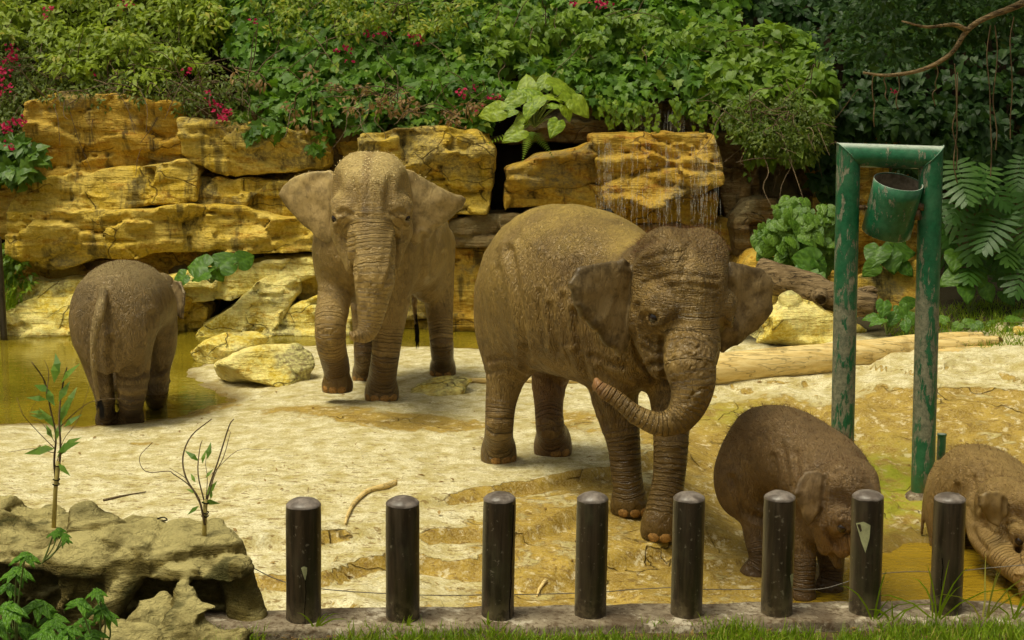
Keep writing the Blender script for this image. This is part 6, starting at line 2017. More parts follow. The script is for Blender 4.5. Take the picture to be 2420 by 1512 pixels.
# bougainvillea bracts
flo = empty('flowers', at(700, 120, 19.2), 'scattered magenta bougainvillea blooms over the foliage', 'flowers')
org = at(700, 120, 19.2)
for u, v, s in [(393, 8, 3), (380, 14, 2), (148, 25, 2), (150, 52, 1), (152, 88, 1), (35, 145, 3), (28, 180, 3), (45, 175, 2), (12, 195, 2), (8, 222, 2), (20, 225, 2), (5, 250, 2), (3, 292, 3), (26, 268, 1), (50, 375, 2), (65, 372, 2), (22, 390, 3), (30, 452, 2), (12, 398, 2),
                (276, 218, 1), (295, 235, 1), (585, 218, 2), (648, 292, 1), (660, 322, 3), (686, 350, 4), (700, 345, 2), (690, 368, 2), (785, 70, 1), (1067, 155, 3), (1150, 112, 2), (1190, 103, 2), (1088, 190, 1),
                (1285, 120, 3), (1300, 125, 2), (1430, 292, 2), (1425, 280, 1), (1475, 332, 1), (1525, 305, 1), (1545, 300, 2), (1465, 272, 1), (1775, 13, 2), (1845, 5, 2), (1860, 18, 1), (1868, 10, 2), (2770, 285, 1)]:
    u, v = u / 1.31, v / 1.31
    Y = 19.3
    for _ in range(3):
        Y = float(sheetY(at(u, v, Y)[2])) - 0.55
    c = at(u, v, Y)
    n = 5 * s
    pos = c + rng.normal(0, 0.022 * s ** 0.5, (n, 3)) * np.array([1.4, 1, 1])
    W = np.einsum('nij,vj->nvi', frames(np.array([0, -0.8, 0.4]) + rng.normal(0, 0.6, (n, 3)), rng.normal(0, 1, (n, 3))), T_HEART[0]) * 0.045 + (pos - org)[:, None, :]
    F = (T_HEART[1][None] + (np.arange(n) * len(T_HEART[0]))[:, None, None]).reshape(-1, 3)
    me = mk_mesh('bloom', W.reshape(-1, 3), F, False)
    set_attr(me, 'rnd', np.repeat(rng.random(n) * 0.9, len(T_HEART[0])))
    obj('bloom', me, M_FLOWER, flo)['kind'] = 'stuff'

# ------------------------------------------------------------------ the tree over the right-hand side
tree = empty('shade_tree', (8.4, 16.4, 0.4), 'dark shade tree whose curved bare limb droops across the top right corner', 'tree')
org = (8.4, 16.4, 0.4)
mb = MB(org)
rough_tube(mb, [(8.4, 16.4, -0.4), (8.3, 16.3, 1.5), (8.2, 16.4, 3.4), (8.5, 16.2, 5.2), (8.7, 16.0, 7.0)], [0.42, 0.34, 0.28, 0.22, 0.12], 14, 5, 0.15, 4)
mb.build('trunk', M_BARK, tree)
mb = MB(org)
rough_tube(mb, [at(2038, 172, 15.5), at(2100, 178, 15.45), at(2180, 164, 15.4), at(2245, 128, 15.4), at(2285, 72, 15.4), at(2330, 42, 15.4), at(2419, 6, 15.45), at(2560, -70, 15.8), (8.2, 16.4, 3.9)],
           [0.012, 0.018, 0.022, 0.025, 0.028, 0.030, 0.04, 0.07, 0.16], 8, 5, 0.08, 6)
rough_tube(mb, [at(2285, 72, 15.4), at(2250, 58, 15.3), at(2190, 64, 15.2), at(2130, 50, 15.2)], [0.03, 0.022, 0.016, 0.008], 6, 4, 0.1, 7)
for a, b, c in [((8.2, 16.4, 3.9), (6.5, 15.4, 5.0), (4.6, 14.8, 5.3)), ((8.3, 16.3, 4.4), (6.4, 17.4, 5.4), (4.4, 17.8, 5.6)), ((8.5, 16.2, 5.0), (7.4, 14.5, 5.8), (6.4, 12.9, 6.0)), ((8.6, 16.1, 5.5), (8.0, 18.0, 6.4), (7.0, 19.2, 6.6))]:
    rough_tube(mb, [a, b, c], [0.15, 0.10, 0.04], 7, 5, 0.1, 8)
mb.build('limb', M_BARK, tree)
C = []
for _ in range(150):
    C.append((3.4 + 6.4 * rng.random(), 13.3 + 6.3 * rng.random(), 4.9 + 2.2 * rng.random()))
for _ in range(150):
    u, v, Y = 1960 + 560 * rng.random(), -90 + 270 * rng.random() ** 1.4, 16.0 + 2.4 * rng.random()
    if v > 40 + 0.35 * (2419 - u):
        v *= 0.5
    C.append(at(u, v, Y))
C = np.array(C)
pos, nrm, tip, idx = clumps(C, 0.16 + 0.2 * rng.random(len(C)), 44, (0, -0.4, 0.9), 0.7)
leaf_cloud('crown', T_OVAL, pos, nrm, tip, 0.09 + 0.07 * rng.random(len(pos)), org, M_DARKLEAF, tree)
mb = MB(org)
for u, v0, v1 in [(2255, 150, 430), (2262, 170, 400), (2340, 60, 420), (2350, 60, 360), (2395, 40, 330), (2210, 150, 250), (2122, 175, 260), (2095, 178, 240), (2065, 175, 300)]:
    a, b = at(u, v0, 15.6), at(u + rng.normal(0, 10), v1, 15.7)
    mb.tube(catmull([a + (b - a) * s + rng.normal(0, 0.02, 3) * (s > 0) for s in np.linspace(0, 1, 6)], 3), 0.007, 4, False)
mb.build('aerial_roots', M_TWIG, tree)


# ------------------------------------------------------------------ big-leaved plants, leaf by leaf
def big_leaf_mesh(name, lobes=False, wave=0.03):
    """heart-shaped leaf blade, 1 long, with midrib and side veins"""
    nl, nw = 14, 9
    V, F, vein = [], [], []
    for i in range(nl):
        s = i / (nl - 1)
        x = -0.22 + 1.22 * s
        w = 0.46 * math.sin(math.pi * min(1, (s * 0.93 + 0.07)) ** 0.72) ** 0.8
        for j in range(nw):
            t = -1 + 2 * j / (nw - 1)
            xx = x
            if s < 0.3:
                xx = x + (0.3 - s) * 0.62 * (1 - abs(t)) ** 1.3
            y = w * t
            sv = abs(((s * 9 - abs(t) * 2.2) % 1.0) - 0.5) * 2
            z = 0.10 * abs(t) * w - 0.22 * max(0, xx) ** 2 - 0.05 * t * t + wave * math.sin(s * 15 + 3 * abs(t)) * abs(t)
            V.append((xx, y, z))
            vein.append(max(1.0 if j == nw // 2 else 0.0, (sv > 0.72) * 0.8))
    for i in range(nl - 1):
        for j in range(nw - 1):
            a = i * nw + j
            F.append((a, a + nw, a + nw + 1, a + 1))
    me = mk_mesh(name, V, np.array(F)[:, ::-1])
    set_attr(me, 'vein', vein)
    set_attr(me, 'rnd', np.zeros(len(V)))
    return me


def split_leaf_mesh(name):
    """deeply cut blade: lobes either side of a midrib"""
    V, F = [], []

    def quad(p):
        b = len(V)
        V.extend(p)
        F.append((b, b + 1, b + 2, b + 3))
    for i in range(9):
        s = i / 8
        x0 = -0.12 + 0.98 * s
        L = 0.52 * math.sin(math.pi * (0.16 + 0.74 * s)) ** 0.7
        for sg in (-1, 1):
            ang = math.radians(112 - 78 * s)
            d = np.array([math.cos(ang), sg * math.sin(ang)])
            p = np.array([-d[1], d[0]]) * sg
            prev = None
            for k in range(5):
                t = k / 4
                wd = 0.043 * (0.75 + 0.6 * math.sin(math.pi * t ** 0.8)) * (1.0 if k < 4 else 0.3)
                c = np.array([x0, 0]) + d * L * t
                z = 0.10 * t * L - 0.34 * (L * t) ** 2 - 0.16 * max(0, c[0]) ** 2
                a, b = (*(c - p * wd), z), (*(c + p * wd), z)
                if prev:
                    quad([prev[0], prev[1], b, a] if sg > 0 else [prev[1], prev[0], a, b])
                prev = (a, b)
    quad([(-0.1, -0.015, 0.004), (-0.1, 0.015, 0.004), (0.9, 0.012, -0.125), (0.9, -0.012, -0.125)][::-1])
    me = mk_mesh(name, V, np.array(F))
    set_attr(me, 'rnd', np.zeros(len(V)))
    return me


ME_TARO, ME_SPLIT, ME_ROUND = big_leaf_mesh('taro_leaf'), split_leaf_mesh('split_leaf'), big_leaf_mesh('vine_leaf', wave=0.01)


def mesh_with(me, mat):
    m2 = me.copy()
    m2.materials.append(mat)
    return m2


def place(me, name, pos, nrm, tip, size, root, org, wid=1.0):
    Fm = frames(np.array([nrm], float), np.array([tip], float))[0]
    o = bpy.data.objects.new(name, me)
    COL.objects.link(o)
    M = Matrix.Identity(4)
    for a in range(3):
        for b in range(3):
            M[a][b] = Fm[a, b] * size * (wid if b == 1 else 1)
        M[a][3] = pos[a] - org[a]
    o.parent = root
    o.matrix_local = M
    return o


def leafy_plant(name, label, cat, base, leaves, mat, me0, stem_r=0.012, group=None, wid=1.0):
    """leaves: (u, v, Y, length px, screen angle of the tip in degrees, facing)"""
    root = empty(name, base, label, cat, group)
    me = mesh_with(me0, mat)
    mb = MB(base)
    for u, v, Y, L, ang, fc in leaves:
        c = at(u, v, Y)
        a = math.radians(ang)
        size = pr(L, Y) * 0.68
        tip = np.array([math.cos(a), -0.35 + rng.normal(0, 0.25), math.sin(a)])
        nrm = np.array([0.25 * math.cos(a) + rng.normal(0, 0.1), -fc, 1 - fc * 0.55 + 0.2 * (a < 0)]) + rng.normal(0, 0.22, 3)
        t = tip / np.linalg.norm(tip)
        pos = c - t * size * 0.35
        place(me, 'leaf', pos, nrm, tip, size, root, base, wid)
        m_ = (np.array(base) + pos) / 2 + np.array([rng.normal(0, 0.03), 0.05, 0.10 * np.linalg.norm(pos - base)])
        mb.tube(catmull([base, m_, pos], 4), [stem_r * (1 - 0.5 * k / 8) for k in range(9)], 5, False)
    mb.build('stalks', M_STEM, root)
    return root


G_TARO = 'broad leaved plants on the rocks'
leafy_plant('taro_plant', 'pale green broad leaved plant sprouting from the cliff beside the waterfall', 'plant', at(1262, 300, 18.0),
            [(1262, 222, 17.78, 80, 125, .7), (1240, 205, 17.88, 85, 110, .8), (1290, 212, 17.73, 70, 70, .6), (1325, 190, 17.78, 95, 40, .8), (1345, 215, 17.58, 75, 15, .7), (1368, 248, 17.53, 80, -40, .7),
             (1340, 262, 17.58, 55, -60, .8), (1215, 235, 17.68, 75, -150, .7), (1165, 260, 17.53, 90, 178, .8), (1200, 262, 17.58, 60, -170, .6), (1300, 242, 17.58, 45, 60, .7), (1275, 245, 17.58, 60, -100, .7),
             (1312, 300, 17.48, 70, -115, .95), (1218, 312, 17.48, 80, -165, .95), (1230, 288, 17.68, 55, -120, .8), (1252, 260, 17.53, 65, -110, .8), (1350, 232, 17.68, 70, 30, .7), (1285, 190, 17.98, 70, 95, .8)], M_TAROLIGHT, ME_TARO, 0.014, G_TARO, 0.95)
leafy_plant('taro_plant', 'cluster of round green taro leaves on the ledge behind the young elephant', 'plant', at(500, 668, 18.1),
            [(470, 625, 17.95, 80, 160, .95), (530, 615, 18.0, 82, 55, .9), (575, 612, 18.0, 62, 35, .85), (478, 648, 17.9, 72, -170, .6), (425, 655, 17.9, 58, -160, .6), (510, 640, 18.05, 60, -20, .7)], M_TARO, ME_TARO, 0.012, G_TARO, 1.35)
leafy_plant('taro_plant', 'green taro leaves showing between the uprights of the pipe frame', 'plant', at(2105, 672, 16.6),
            [(2070, 600, 16.4, 85, -120, .9), (2125, 590, 16.5, 95, 10, .7), (2105, 615, 16.4, 75, -80, .9), (2140, 572, 16.6, 90, 60, .6), (2060, 632, 16.3, 60, -150, .8), (2140, 632, 16.4, 55, -30, .8)], M_TARO, ME_TARO, 0.012, G_TARO, 1.2)
leafy_plant('taro_plant', 'large drooping leaf plant behind the dead tree trunk', 'plant', at(1920, 668, 16.9),
            [(1905, 612, 16.7, 100, 170, .8), (1945, 620, 16.7, 80, 40, .8), (1925, 655, 16.5, 65, -140, .8), (1890, 640, 16.6, 60, -160, .8)], M_TARO, ME_TARO, 0.012, G_TARO, 1.0)
leafy_plant('taro_plant', 'low taro clump beside the cut end of the dead tree trunk', 'plant', at(2095, 790, 15.5),
            [(2085, 728, 15.4, 62, -100, .95), (2130, 735, 15.5, 60, -60, .9), (2110, 752, 15.4, 52, -130, .9), (2150, 715, 15.6, 55, 20, .8), (2075, 760, 15.3, 55, -150, .8), (2155, 752, 15.4, 50, -40, .9), (2140, 770, 15.3, 45, -90, .9), (2060, 745, 15.5, 50, 160, .7)], M_TARO, ME_TARO, 0.010, G_TARO, 1.0)
leafy_plant('taro_plant', 'shaded taro leaves at the foot of the dark bank right of the pipe frame', 'plant', at(2290, 745, 16.0),
            [(2255, 615, 16.0, 80, -100, .9), (2250, 660, 15.9, 75, -130, .9), (2310, 648, 15.9, 85, -40, .9), (2340, 620, 16.1, 80, 35, .8), (2280, 690, 15.8, 70, -90, .9), (2330, 690, 15.9, 60, -70, .9), (2380, 700, 15.9, 60, -50, .9)], M_TARO, ME_TARO, 0.010, G_TARO, 1.1)
leafy_plant('ground_plant', 'pale heart leaved ground plants at the right edge behind the log', 'plant', at(2330, 800, 15.4),
            [(2260, 770, 15.3, 45, -150, .6), (2290, 760, 15.4, 45, 30, .6), (2310, 775, 15.3, 50, -60, .8), (2240, 785, 15.3, 40, 160, .6), (2350, 765, 15.5, 50, 50, .7), (2390, 760, 15.4, 55, -30, .7), (2380, 790, 15.2, 48, -110, .8), (2410, 735, 15.6, 60, 100, .7), (2230, 750, 15.5, 45, 120, .7), (2420, 790, 15.2, 50, -60, .8)], M_BRIGHT, ME_TARO, 0.006, G_TARO)
# split-leaf philodendrons
L = []
for u, v in [(2260, 470), (2300, 420), (2350, 440), (2400, 420), (2270, 520), (2330, 500), (2390, 480), (2300, 560), (2360, 545), (2415, 545), (2250, 580), (2330, 600), (2390, 610), (2280, 630), (2440, 500), (2445, 590), (2235, 530), (2365, 585), (2310, 470), (2420, 640), (2270, 430), (2450, 440)]:
    L.append((u + rng.normal(0, 5), v + rng.normal(0, 5), 15.7 + 0.8 * rng.random(), 125 + 40 * rng.random(), -90 + rng.normal(0, 45), 0.75))
leafy_plant('philodendron', 'philodendron with deeply split leaves on the dark bank at the right edge', 'plant', at(2350, 660, 17.2), L, M_PHILO, ME_SPLIT, 0.010, G_TARO, 1.0)
# bright vine bush of separate rounded leaves
cent = at(1885, 545, 17.6)
root = empty('vine_bush', at(1890, 640, 17.6), 'bright green bush of rounded leaves left of the pipe frame', 'bush', G_TARO)
org = at(1890, 640, 17.6)
me = mesh_with(ME_ROUND, M_BRIGHT)
mb = MB(org)
k = 0
while k < 210:
    u, v = 1780 + 200 * rng.random(), 455 + 200 * rng.random()
    if ((u - 1888) / 100) ** 2 + ((v - 560) / 95) ** 2 > 1 or (u < 1830 and v < 520):
        continue
    Y = 17.5 - 0.5 * (1 - ((u - 1888) / 110) ** 2 - ((v - 560) / 110) ** 2) + 0.15 * rng.random()
    p = at(u, v, Y)
    place(me, 'leaf', p, (rng.normal(0, .35), -0.8, 0.55 + rng.normal(0, .3)), (rng.normal(0, .6), -0.3, -0.8), pr(22 + 14 * rng.random(), Y), root, org, 1.0)
    if k % 6 == 0:
        mb.tube([org + (cent - org) * 0.5 + rng.normal(0, 0.08, 3), p + np.array([0, 0.05, 0])], 0.005, 4, False)
    k += 1
mb.build('stems', M_STEM, root)['kind'] = 'stuff'

# ferns under the pale taro
root = empty('fern', at(1250, 320, 18.1), 'small fern fronds under the pale broad leaved plant', 'fern', G_TARO)
org = at(1250, 320, 18.1)
for u, v, ang, L in [(1235, 270, 150, 90), (1245, 350, -110, 80), (1300, 340, -80, 60), (1180, 330, -160, 60), (1260, 300, -95, 70)]:
    mb = MB(org)
    b0 = at(1255, 310, 18.1)
    a = math.radians(ang)
    tip = at(u + math.cos(a) * 30, v - math.sin(a) * 30, 17.9)
    for s in np.linspace(0.15, 1, 14):
        c = b0 + (tip - b0) * s + np.array([0, 0, 0.1 * s * (1 - s)])
        l = 0.10 * (1.1 - s)
        d = (tip - b0) / np.linalg.norm(tip - b0)
        side = np.cross(d, (0, -1, 0.3))
        for sg in (-1, 1):
            e = c + side * sg * l + d * l * 0.5
            mb.add([c, c + d * 0.022, e], None, [(0, 1, 2)])
    me = mb.mesh('frond', False)
    set_attr(me, 'rnd', np.full(len(me.vertices), 0.6))
    obj('frond', me, M_HEART, root)

# ------------------------------------------------------------------ grass and weeds
def grass(name, P, h, w, mat, lean=0.5, kind='stuff'):
    n = len(P)
    org = P.mean(0)
    tip = np.column_stack([rng.normal(0, lean, n), rng.normal(-0.1, lean, n), np.ones(n)])
    nrm = np.column_stack([rng.normal(0, 1, n), rng.normal(-0.6, 1, n), rng.normal(0.2, 0.3, n)])
    Fm = frames(nrm, tip)
    H = h[0] + (h[1] - h[0]) * rng.random(n) ** 1.5
    V0, F0 = T_BLADE
    W = np.einsum('nij,nvj->nvi', Fm, V0[None] * np.stack([H, np.full(n, w), H], 1)[:, None, :]) + (P - org)[:, None, :]
    F = (F0[None] + (np.arange(n) * len(V0))[:, None, None]).reshape(-1, 3)
    me = mk_mesh(name, W.reshape(-1, 3), F, False)
    set_attr(me, 'rnd', np.repeat(rng.random(n), len(V0)))
    o = obj(name, me, mat, None, org)
    return o


n = 14000
gx = -1.3 + 4.2 * rng.random(n)
gy = kerb_line(gx)[0] - 0.055 - 0.55 * rng.random(n) ** 1.2
P = np.column_stack([gx, gy, lawn_h(gx, gy)])
keep = (vnoise(gx * 5, gy * 5, 0, 33) + 0.9 * (0.2 + (kerb_line(gx)[0] - gy))) > -0.1
tag(grass('grass', P[keep], (0.025, 0.095), 0.006, M_GRASS), 'short bright lawn grass in front of the kerb', 'grass', kind='stuff')
n = 5000
gx = 4.2 + 3.0 * rng.random(n)
gy = 14.6 + 1.8 * rng.random(n)
tag(grass('grass', np.column_stack([gx, gy, GZ(gx, gy)]), (0.04, 0.13), 0.010, M_GRASS), 'patch of green grass at the right behind the pale log', 'grass', kind='stuff')
gx, gy = -11 + 4.6 * rng.random(4000), 17.6 + 1.0 * rng.random(4000)
tag(grass('grass', np.column_stack([gx, gy, np.full(4000, 0.25)]), (0.1, 0.5), 0.02, M_GRASS), 'tall reeds and grass beyond the left end of the cliff', 'grass', kind='stuff')

G_TUFT = 'grass tufts along the kerb'
for k, (u, v, nb, L, lab) in enumerate([(2065, 1430, 5, .26, 'long arching grass tuft at the foot of the seventh post'), (2215, 1440, 7, .34, 'tall grass blades curling up before the rightmost post'), (2330, 1450, 6, .30, 'grass tuft right of the rightmost post'),
                                        (745, 1470, 6, .12, 'short grass tuft at the foot of the leftmost post'), (960, 1470, 5, .07, 'tiny grass tuft at the foot of the second post'), (2110, 1420, 5, .18, 'short leafy tuft between the seventh and the rightmost post'),
                                        (1150, 1470, 4, .09, 'small grass tuft at the foot of the third post'), (2395, 1470, 6, .22, 'grass tuft on the kerb at the right picture edge')]):
    Yk = float(kerb_line((u - 1209.5) / FPX * 6.3)[0]) - 0.05
    b = at(u, v, Yk)
    b[2] = float(kerb_line(b[0])[1]) - 0.02
    mb = MB(b)
    for _ in range(nb):
        d = np.array([rng.normal(0, .45), rng.normal(-.1, .25), 1.0])
        l = L * (0.6 + 0.6 * rng.random())
        side = np.cross(d, (0, -1, 0))
        side = side / np.linalg.norm(side) * 0.0042
        pts = [b + rng.normal(0, 0.012, 3) * np.array([1, 1, 0])]
        for s in (0.3, 0.55, 0.8, 1.0):
            pts.append(b + d * l * s + np.array([d[0] * 0.6 * s * s * l, -0.1 * s * s * l, -0.55 * s ** 3 * l * abs(d[0]) * 1.5]))
        pts = np.array(pts)
        wv = np.array([1, 1, 0.85, 0.6, 0.1])[:, None]
        V = np.concatenate([pts - side * wv, pts + side * wv])
        mb.add(V, [(i, i + 1, i + 6, i + 5) for i in range(4)])
    me = mb.mesh('grass_tuft')
    set_attr(me, 'rnd', np.full(len(me.vertices), 0.3 + 0.6 * rng.random()))
    tag(obj('grass_tuft', me, M_GRASS, None, b), lab, 'grass tuft', G_TUFT)

# leafy weeds at the lower left
G_WEED = 'weeds before the foreground rock'
M_WEED = leaf_material('weed_leaf', (0.055, 0.160, 0.008), (0.130, 0.300, 0.016), None, 0.45, 0.4, vein=True)
for k, (u, v, Y, tops, lab) in enumerate([
        (40, 1540, 5.55, [(60, 1310, 46), (40, 1345, 50), (20, 1385, 45), (90, 1425, 60), (20, 1430, 60), (120, 1455, 50), (50, 1480, 55), (-10, 1470, 55)], 'bright green weed in the lower left corner of the picture'),
        (235, 1545, 5.5, [(228, 1395, 36), (190, 1420, 46), (240, 1432, 48), (195, 1465, 42), (215, 1495, 46), (255, 1450, 40)], 'leafy weed growing up in front of the rock hollow'),
        (130, 1545, 5.5, [(110, 1490, 50), (150, 1500, 50), (80, 1505, 45), (165, 1485, 40), (130, 1470, 40)], 'low leafy weed between the corner weed and the rock'),
        (100, 1330, 5.75, [(140, 1250, 24), (150, 1262, 24), (128, 1258, 22), (155, 1275, 20)], 'single sprig of weed in front of the left sapling')]):
    b = at(u, v, Y)
    root = empty('weed', b, lab, 'weed', G_WEED)
    me = mesh_with(ME_TARO, M_WEED)
    mb = MB(b)
    for uu, vv, L in tops:
        tipp = at(uu, vv, Y - 0.05 + 0.1 * rng.random())
        mb.tube(catmull([b, (b + tipp) / 2 + rng.normal(0, 0.015, 3), tipp], 4), 0.0035, 4, False)
        for j in range(6):
            a = j * 2.2 + rng.random()
            place(me, 'leaf', tipp, (0.35 * math.cos(a) + rng.normal(0, .15), -0.5 + rng.normal(0, .15), 0.9), (math.cos(a), -0.5, 0.55 * math.sin(a) + 0.15), pr(L, Y) * (0.75 + 0.4 * rng.random()), root, b, 0.5)
    mb.build('stems', M_STEM, root)

# staked saplings on the rock
M_SAPL = leaf_material('sapling_leaf', (0.080, 0.190, 0.014), (0.190, 0.320, 0.030))


def sapling(label, base, stake_top, stems, leaves, Y):
    b, t = at(*base, Y), at(*stake_top, Y)
    root = empty('sapling', b, label, 'sapling', 'saplings tied to stakes on the foreground rock')
    mb = MB(b)
    mb.tube([b - np.array([0, 0, 0.06]), (b + t) / 2, t], [0.011, 0.010, 0.009], 8)
    mb.build('stake', M_BAMBOO, root)
    mb = MB(b)
    for st, r in stems:
        mb.tube(catmull([at(u, v, Y + 0.012 + 0.03 * math.sin(v * .1)) for u, v in st], 4), np.linspace(r, r * 0.45, 4 * (len(st) - 1) + 1), 5)
    mb.build('stems', M_TWIG, root)
    mb = MB(b)
    for f in (0.62, 0.70, 0.93):
        c = b + (t - b) * f
        mb.tube([c + 0.015 * np.array([math.cos(a), math.sin(a), 0.15 * math.sin(2 * a)]) for a in np.linspace(0, 2 * math.pi, 12)], 0.003, 4, False)
    mb.build('tie', M_CRACK, root)
    me = mk_mesh('sapling_leaf', T_OVAL[0] * np.array([1, 0.75, 1]), T_OVAL[1], False)
    set_attr(me, 'rnd', np.zeros(4))
    me.materials.append(M_SAPL)
    for u, v, L, ang in leaves:
        a = math.radians(ang)
        place(me, 'leaf', at(u, v, Y - 0.01), (rng.normal(0, .3), -0.8, 0.5), (math.cos(a), -0.2, math.sin(a)), pr(L, Y) * 1.35, root, b)


lv = [(125, 1062, 54, 180), (135, 1070, 58, 20), (135, 1080, 40, 60), (128, 1010, 45, 110), (142, 1000, 50, 75), (130, 960, 50, 120), (138, 950, 45, 70), (120, 925, 45, 150), (128, 905, 55, 75), (145, 905, 50, 60), (140, 880, 40, 95), (118, 990, 36, 160),
      (150, 1010, 40, 50), (133, 1040, 40, 85), (125, 1035, 36, 130), (155, 980, 34, 95), (112, 945, 36, 170), (160, 960, 40, 80), (130, 1060, 44, 170), (105, 975, 26, 175), (150, 1055, 40, 30), (138, 1095, 36, -40)]
sapling('leafy staked sapling at the far left on the foreground rock', (125, 1232), (137, 1090),
        [([(133, 1150), (128, 1090), (132, 1030), (118, 960), (105, 900), (75, 855)], 0.006), ([(136, 1140), (143, 1060), (140, 980), (150, 900), (158, 868)], 0.006), ([(130, 1060), (90, 1020), (55, 980), (40, 940)], 0.0025),
         ([(140, 1010), (190, 965), (230, 945), (292, 942)], 0.0025), ([(128, 1070), (80, 1060), (20, 1068)], 0.002), ([(133, 1100), (150, 1040), (185, 990), (215, 900)], 0.002), ([(110, 930), (115, 880), (105, 850)], 0.0025), ([(133, 1050), (100, 1000), (70, 985), (95, 930)], 0.0015)], lv, 6.45)
lv = [(478, 1096, 28, 100), (470, 1090, 34, 130), (490, 1085, 34, 80), (478, 1185, 34, 10), (488, 1170, 34, 60), (470, 1195, 26, -140), (462, 1140, 22, 120), (498, 1180, 20, 80), (466, 1165, 22, 150), (486, 1130, 22, 70)]
sapling('nearly bare staked sapling on the right end of the foreground rock', (481, 1282), (486, 1180),
        [([(484, 1240), (470, 1180), (440, 1130), (432, 1080), (452, 1030), (500, 990)], 0.0055), ([(486, 1230), (492, 1160), (515, 1090), (540, 1010), (552, 990)], 0.005), ([(478, 1200), (450, 1150), (410, 1120), (398, 1113), (345, 1114), (330, 1080), (360, 1045)], 0.003),
         ([(484, 1190), (468, 1120), (472, 1060), (478, 1040)], 0.0035), ([(490, 1180), (508, 1120), (528, 1080), (545, 1020)], 0.003), ([(486, 1190), (490, 1130), (486, 1090), (500, 1055)], 0.002), ([(500, 1120), (560, 1065), (610, 1062), (640, 1060)], 0.0015), ([(440, 1130), (425, 1120), (400, 1105)], 0.002)], lv, 6.15)
root_pts = [[(355, 1256), (380, 1238), (400, 1240), (420, 1230), (440, 1245), (470, 1275)], [(378, 1275), (368, 1232), (385, 1222), (395, 1228), (376, 1232)]]
mb = MB(at(380, 1270, 6.35))
for st in root_pts:
    mb.tube(catmull([at(u, v, 6.35) for u, v in st], 5), 0.0032, 4, False)
tag(mb.build('loose_wire', M_CRACK), 'tangle of thin dark wire and dry tendrils on top of the foreground rock', 'wire')

# loose straw on the ground round the feet of the elephants
n = 420
gx, gy = -1.6 + 4.0 * rng.random(n), 8.7 + 2.6 * rng.random(n) ** 1.3
P = np.column_stack([gx, gy, gz_fine(gx, gy) + 0.006])
org = P.mean(0)
Fm = frames(np.array([0, 0, 1.0]) + rng.normal(0, 0.12, P.shape), rng.normal(0, 1, P.shape))
Sx = np.stack([0.03 + 0.12 * rng.random(n) ** 2, np.full(n, 0.006), np.full(n, 0.03)], 1)
W = np.einsum('nij,nvj->nvi', Fm, T_BLADE[0][None] * Sx[:, None, :]) + (P - org)[:, None, :]
me = mk_mesh('straw', W.reshape(-1, 3), (T_BLADE[1][None] + (np.arange(n) * 5)[:, None, None]).reshape(-1, 3), False)
set_attr(me, 'rnd', np.repeat(rng.random(n), 5))
tag(obj('straw', me, M_DRY, None, org), 'loose dry straw trampled over the stone ledges', 'straw', kind='stuff')

# dry leaves blown over the ground
n = 420
gx, gy = -4.0 + 8.5 * rng.random(n), 8.6 + 6.4 * rng.random(n)
ok = (poly_sd(gx, gy, SHORE) < -0.3) & (poly_sd(gx, gy, POOL) > 0.1)
P = np.column_stack([gx, gy, gz_fine(gx, gy) + 0.006])[ok]
org = P.mean(0)
W = np.einsum('nij,vj->nvi', frames(np.array([0, 0, 1.0]) + rng.normal(0, 0.3, P.shape), rng.normal(0, 1, P.shape)), T_OVAL[0]) * (0.02 + 0.05 * rng.random(len(P)))[:, None, None] + (P - org)[:, None, :]
me = mk_mesh('leaf_litter', W.reshape(-1, 3), (T_OVAL[1][None] + (np.arange(len(P)) * 4)[:, None, None]).reshape(-1, 3), False)
set_attr(me, 'rnd', np.repeat(rng.random(len(P)), 4))
tag(obj('leaf_litter', me, M_DRY, None, org), 'dry leaves and scraps strewn over the sandy ground', 'leaf litter', kind='stuff')

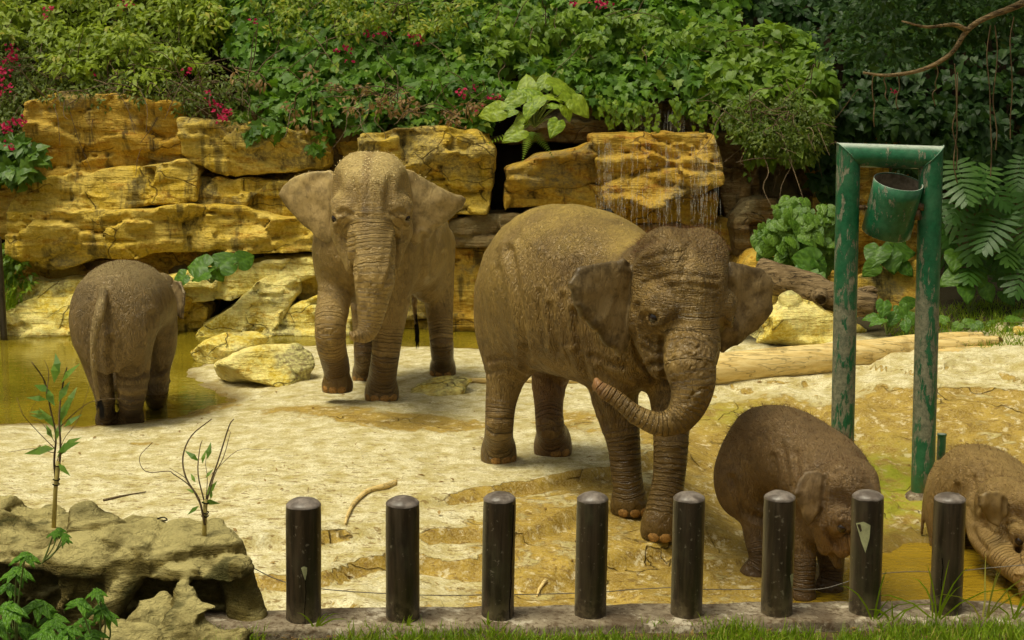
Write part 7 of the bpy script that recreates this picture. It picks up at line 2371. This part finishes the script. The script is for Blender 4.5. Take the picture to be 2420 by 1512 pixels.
n = 500
gx = -1.3 + 4.2 * rng.random(n)
gy = kerb_line(gx)[0] - 0.06 - 0.5 * rng.random(n)
P = np.column_stack([gx, gy, lawn_h(gx, gy) + 0.012])
org = P.mean(0)
W = np.einsum('nij,vj->nvi', frames(np.array([0, -0.2, 1.0]) + rng.normal(0, 0.5, P.shape), rng.normal(0, 1, P.shape)), T_OVAL[0]) * (0.012 + 0.03 * rng.random(n))[:, None, None] + (P - org)[:, None, :]
me = mk_mesh('leaf_litter', W.reshape(-1, 3), (T_OVAL[1][None] + (np.arange(n) * 4)[:, None, None]).reshape(-1, 3), False)
set_attr(me, 'rnd', np.repeat(rng.random(n), 4))
tag(obj('leaf_litter', me, M_DRY, None, org), 'dry leaf scraps lying in the grass along the kerb', 'leaf litter', kind='stuff')

# ------------------------------------------------------------------ waterfall
m = NT('falling_water')
M_FALL = m.finish((0.75, 0.74, 0.68), 0.15, None, 0.6, Alpha=0.24)
org = at(1550, 330, 18.0)
mb = MB(org)
for k in range(240):
    if k < 170:
        u = rng.choice([1418, 1432, 1441, 1470, 1500, 1525, 1560, 1575, 1600, 1640, 1655, 1665, 1690]) + rng.normal(0, 6)
        v0, v1 = 328 + 40 * rng.random(), 470 + 60 * rng.random()
        if rng.random() < 0.4:
            v0 = 440 + 40 * rng.random()
            v1 = v0 + 90 + 60 * rng.random()
        Y = 17.72 + 0.12 * rng.random()
    else:
        u, Y = 1500 + 190 * rng.random(), 18.9
        v0 = 255 + 30 * rng.random()
        v1 = 322
    s = v0
    while s < v1:
        l = 10 + 38 * rng.random()
        a, b = at(u + rng.normal(0, 1.5), s, Y), at(u + rng.normal(0, 2), min(v1, s + l), Y - 0.02)
        w = np.array([0.0014 + 0.003 * rng.random(), 0, 0])
        mb.add([a - w * 0.5, a + w * 0.5, (a + b) / 2 + w, b, (a + b) / 2 - w, (a + b) / 2 + np.array([0, -0.008, 0])], None, [(0, 1, 5), (1, 2, 5), (2, 3, 5), (3, 4, 5), (4, 0, 5)])
        s += l * (0.9 + 0.7 * rng.random())
tag(mb.build('waterfall', M_FALL), 'thin white threads of water falling down the wet rock', 'waterfall', kind='stuff')
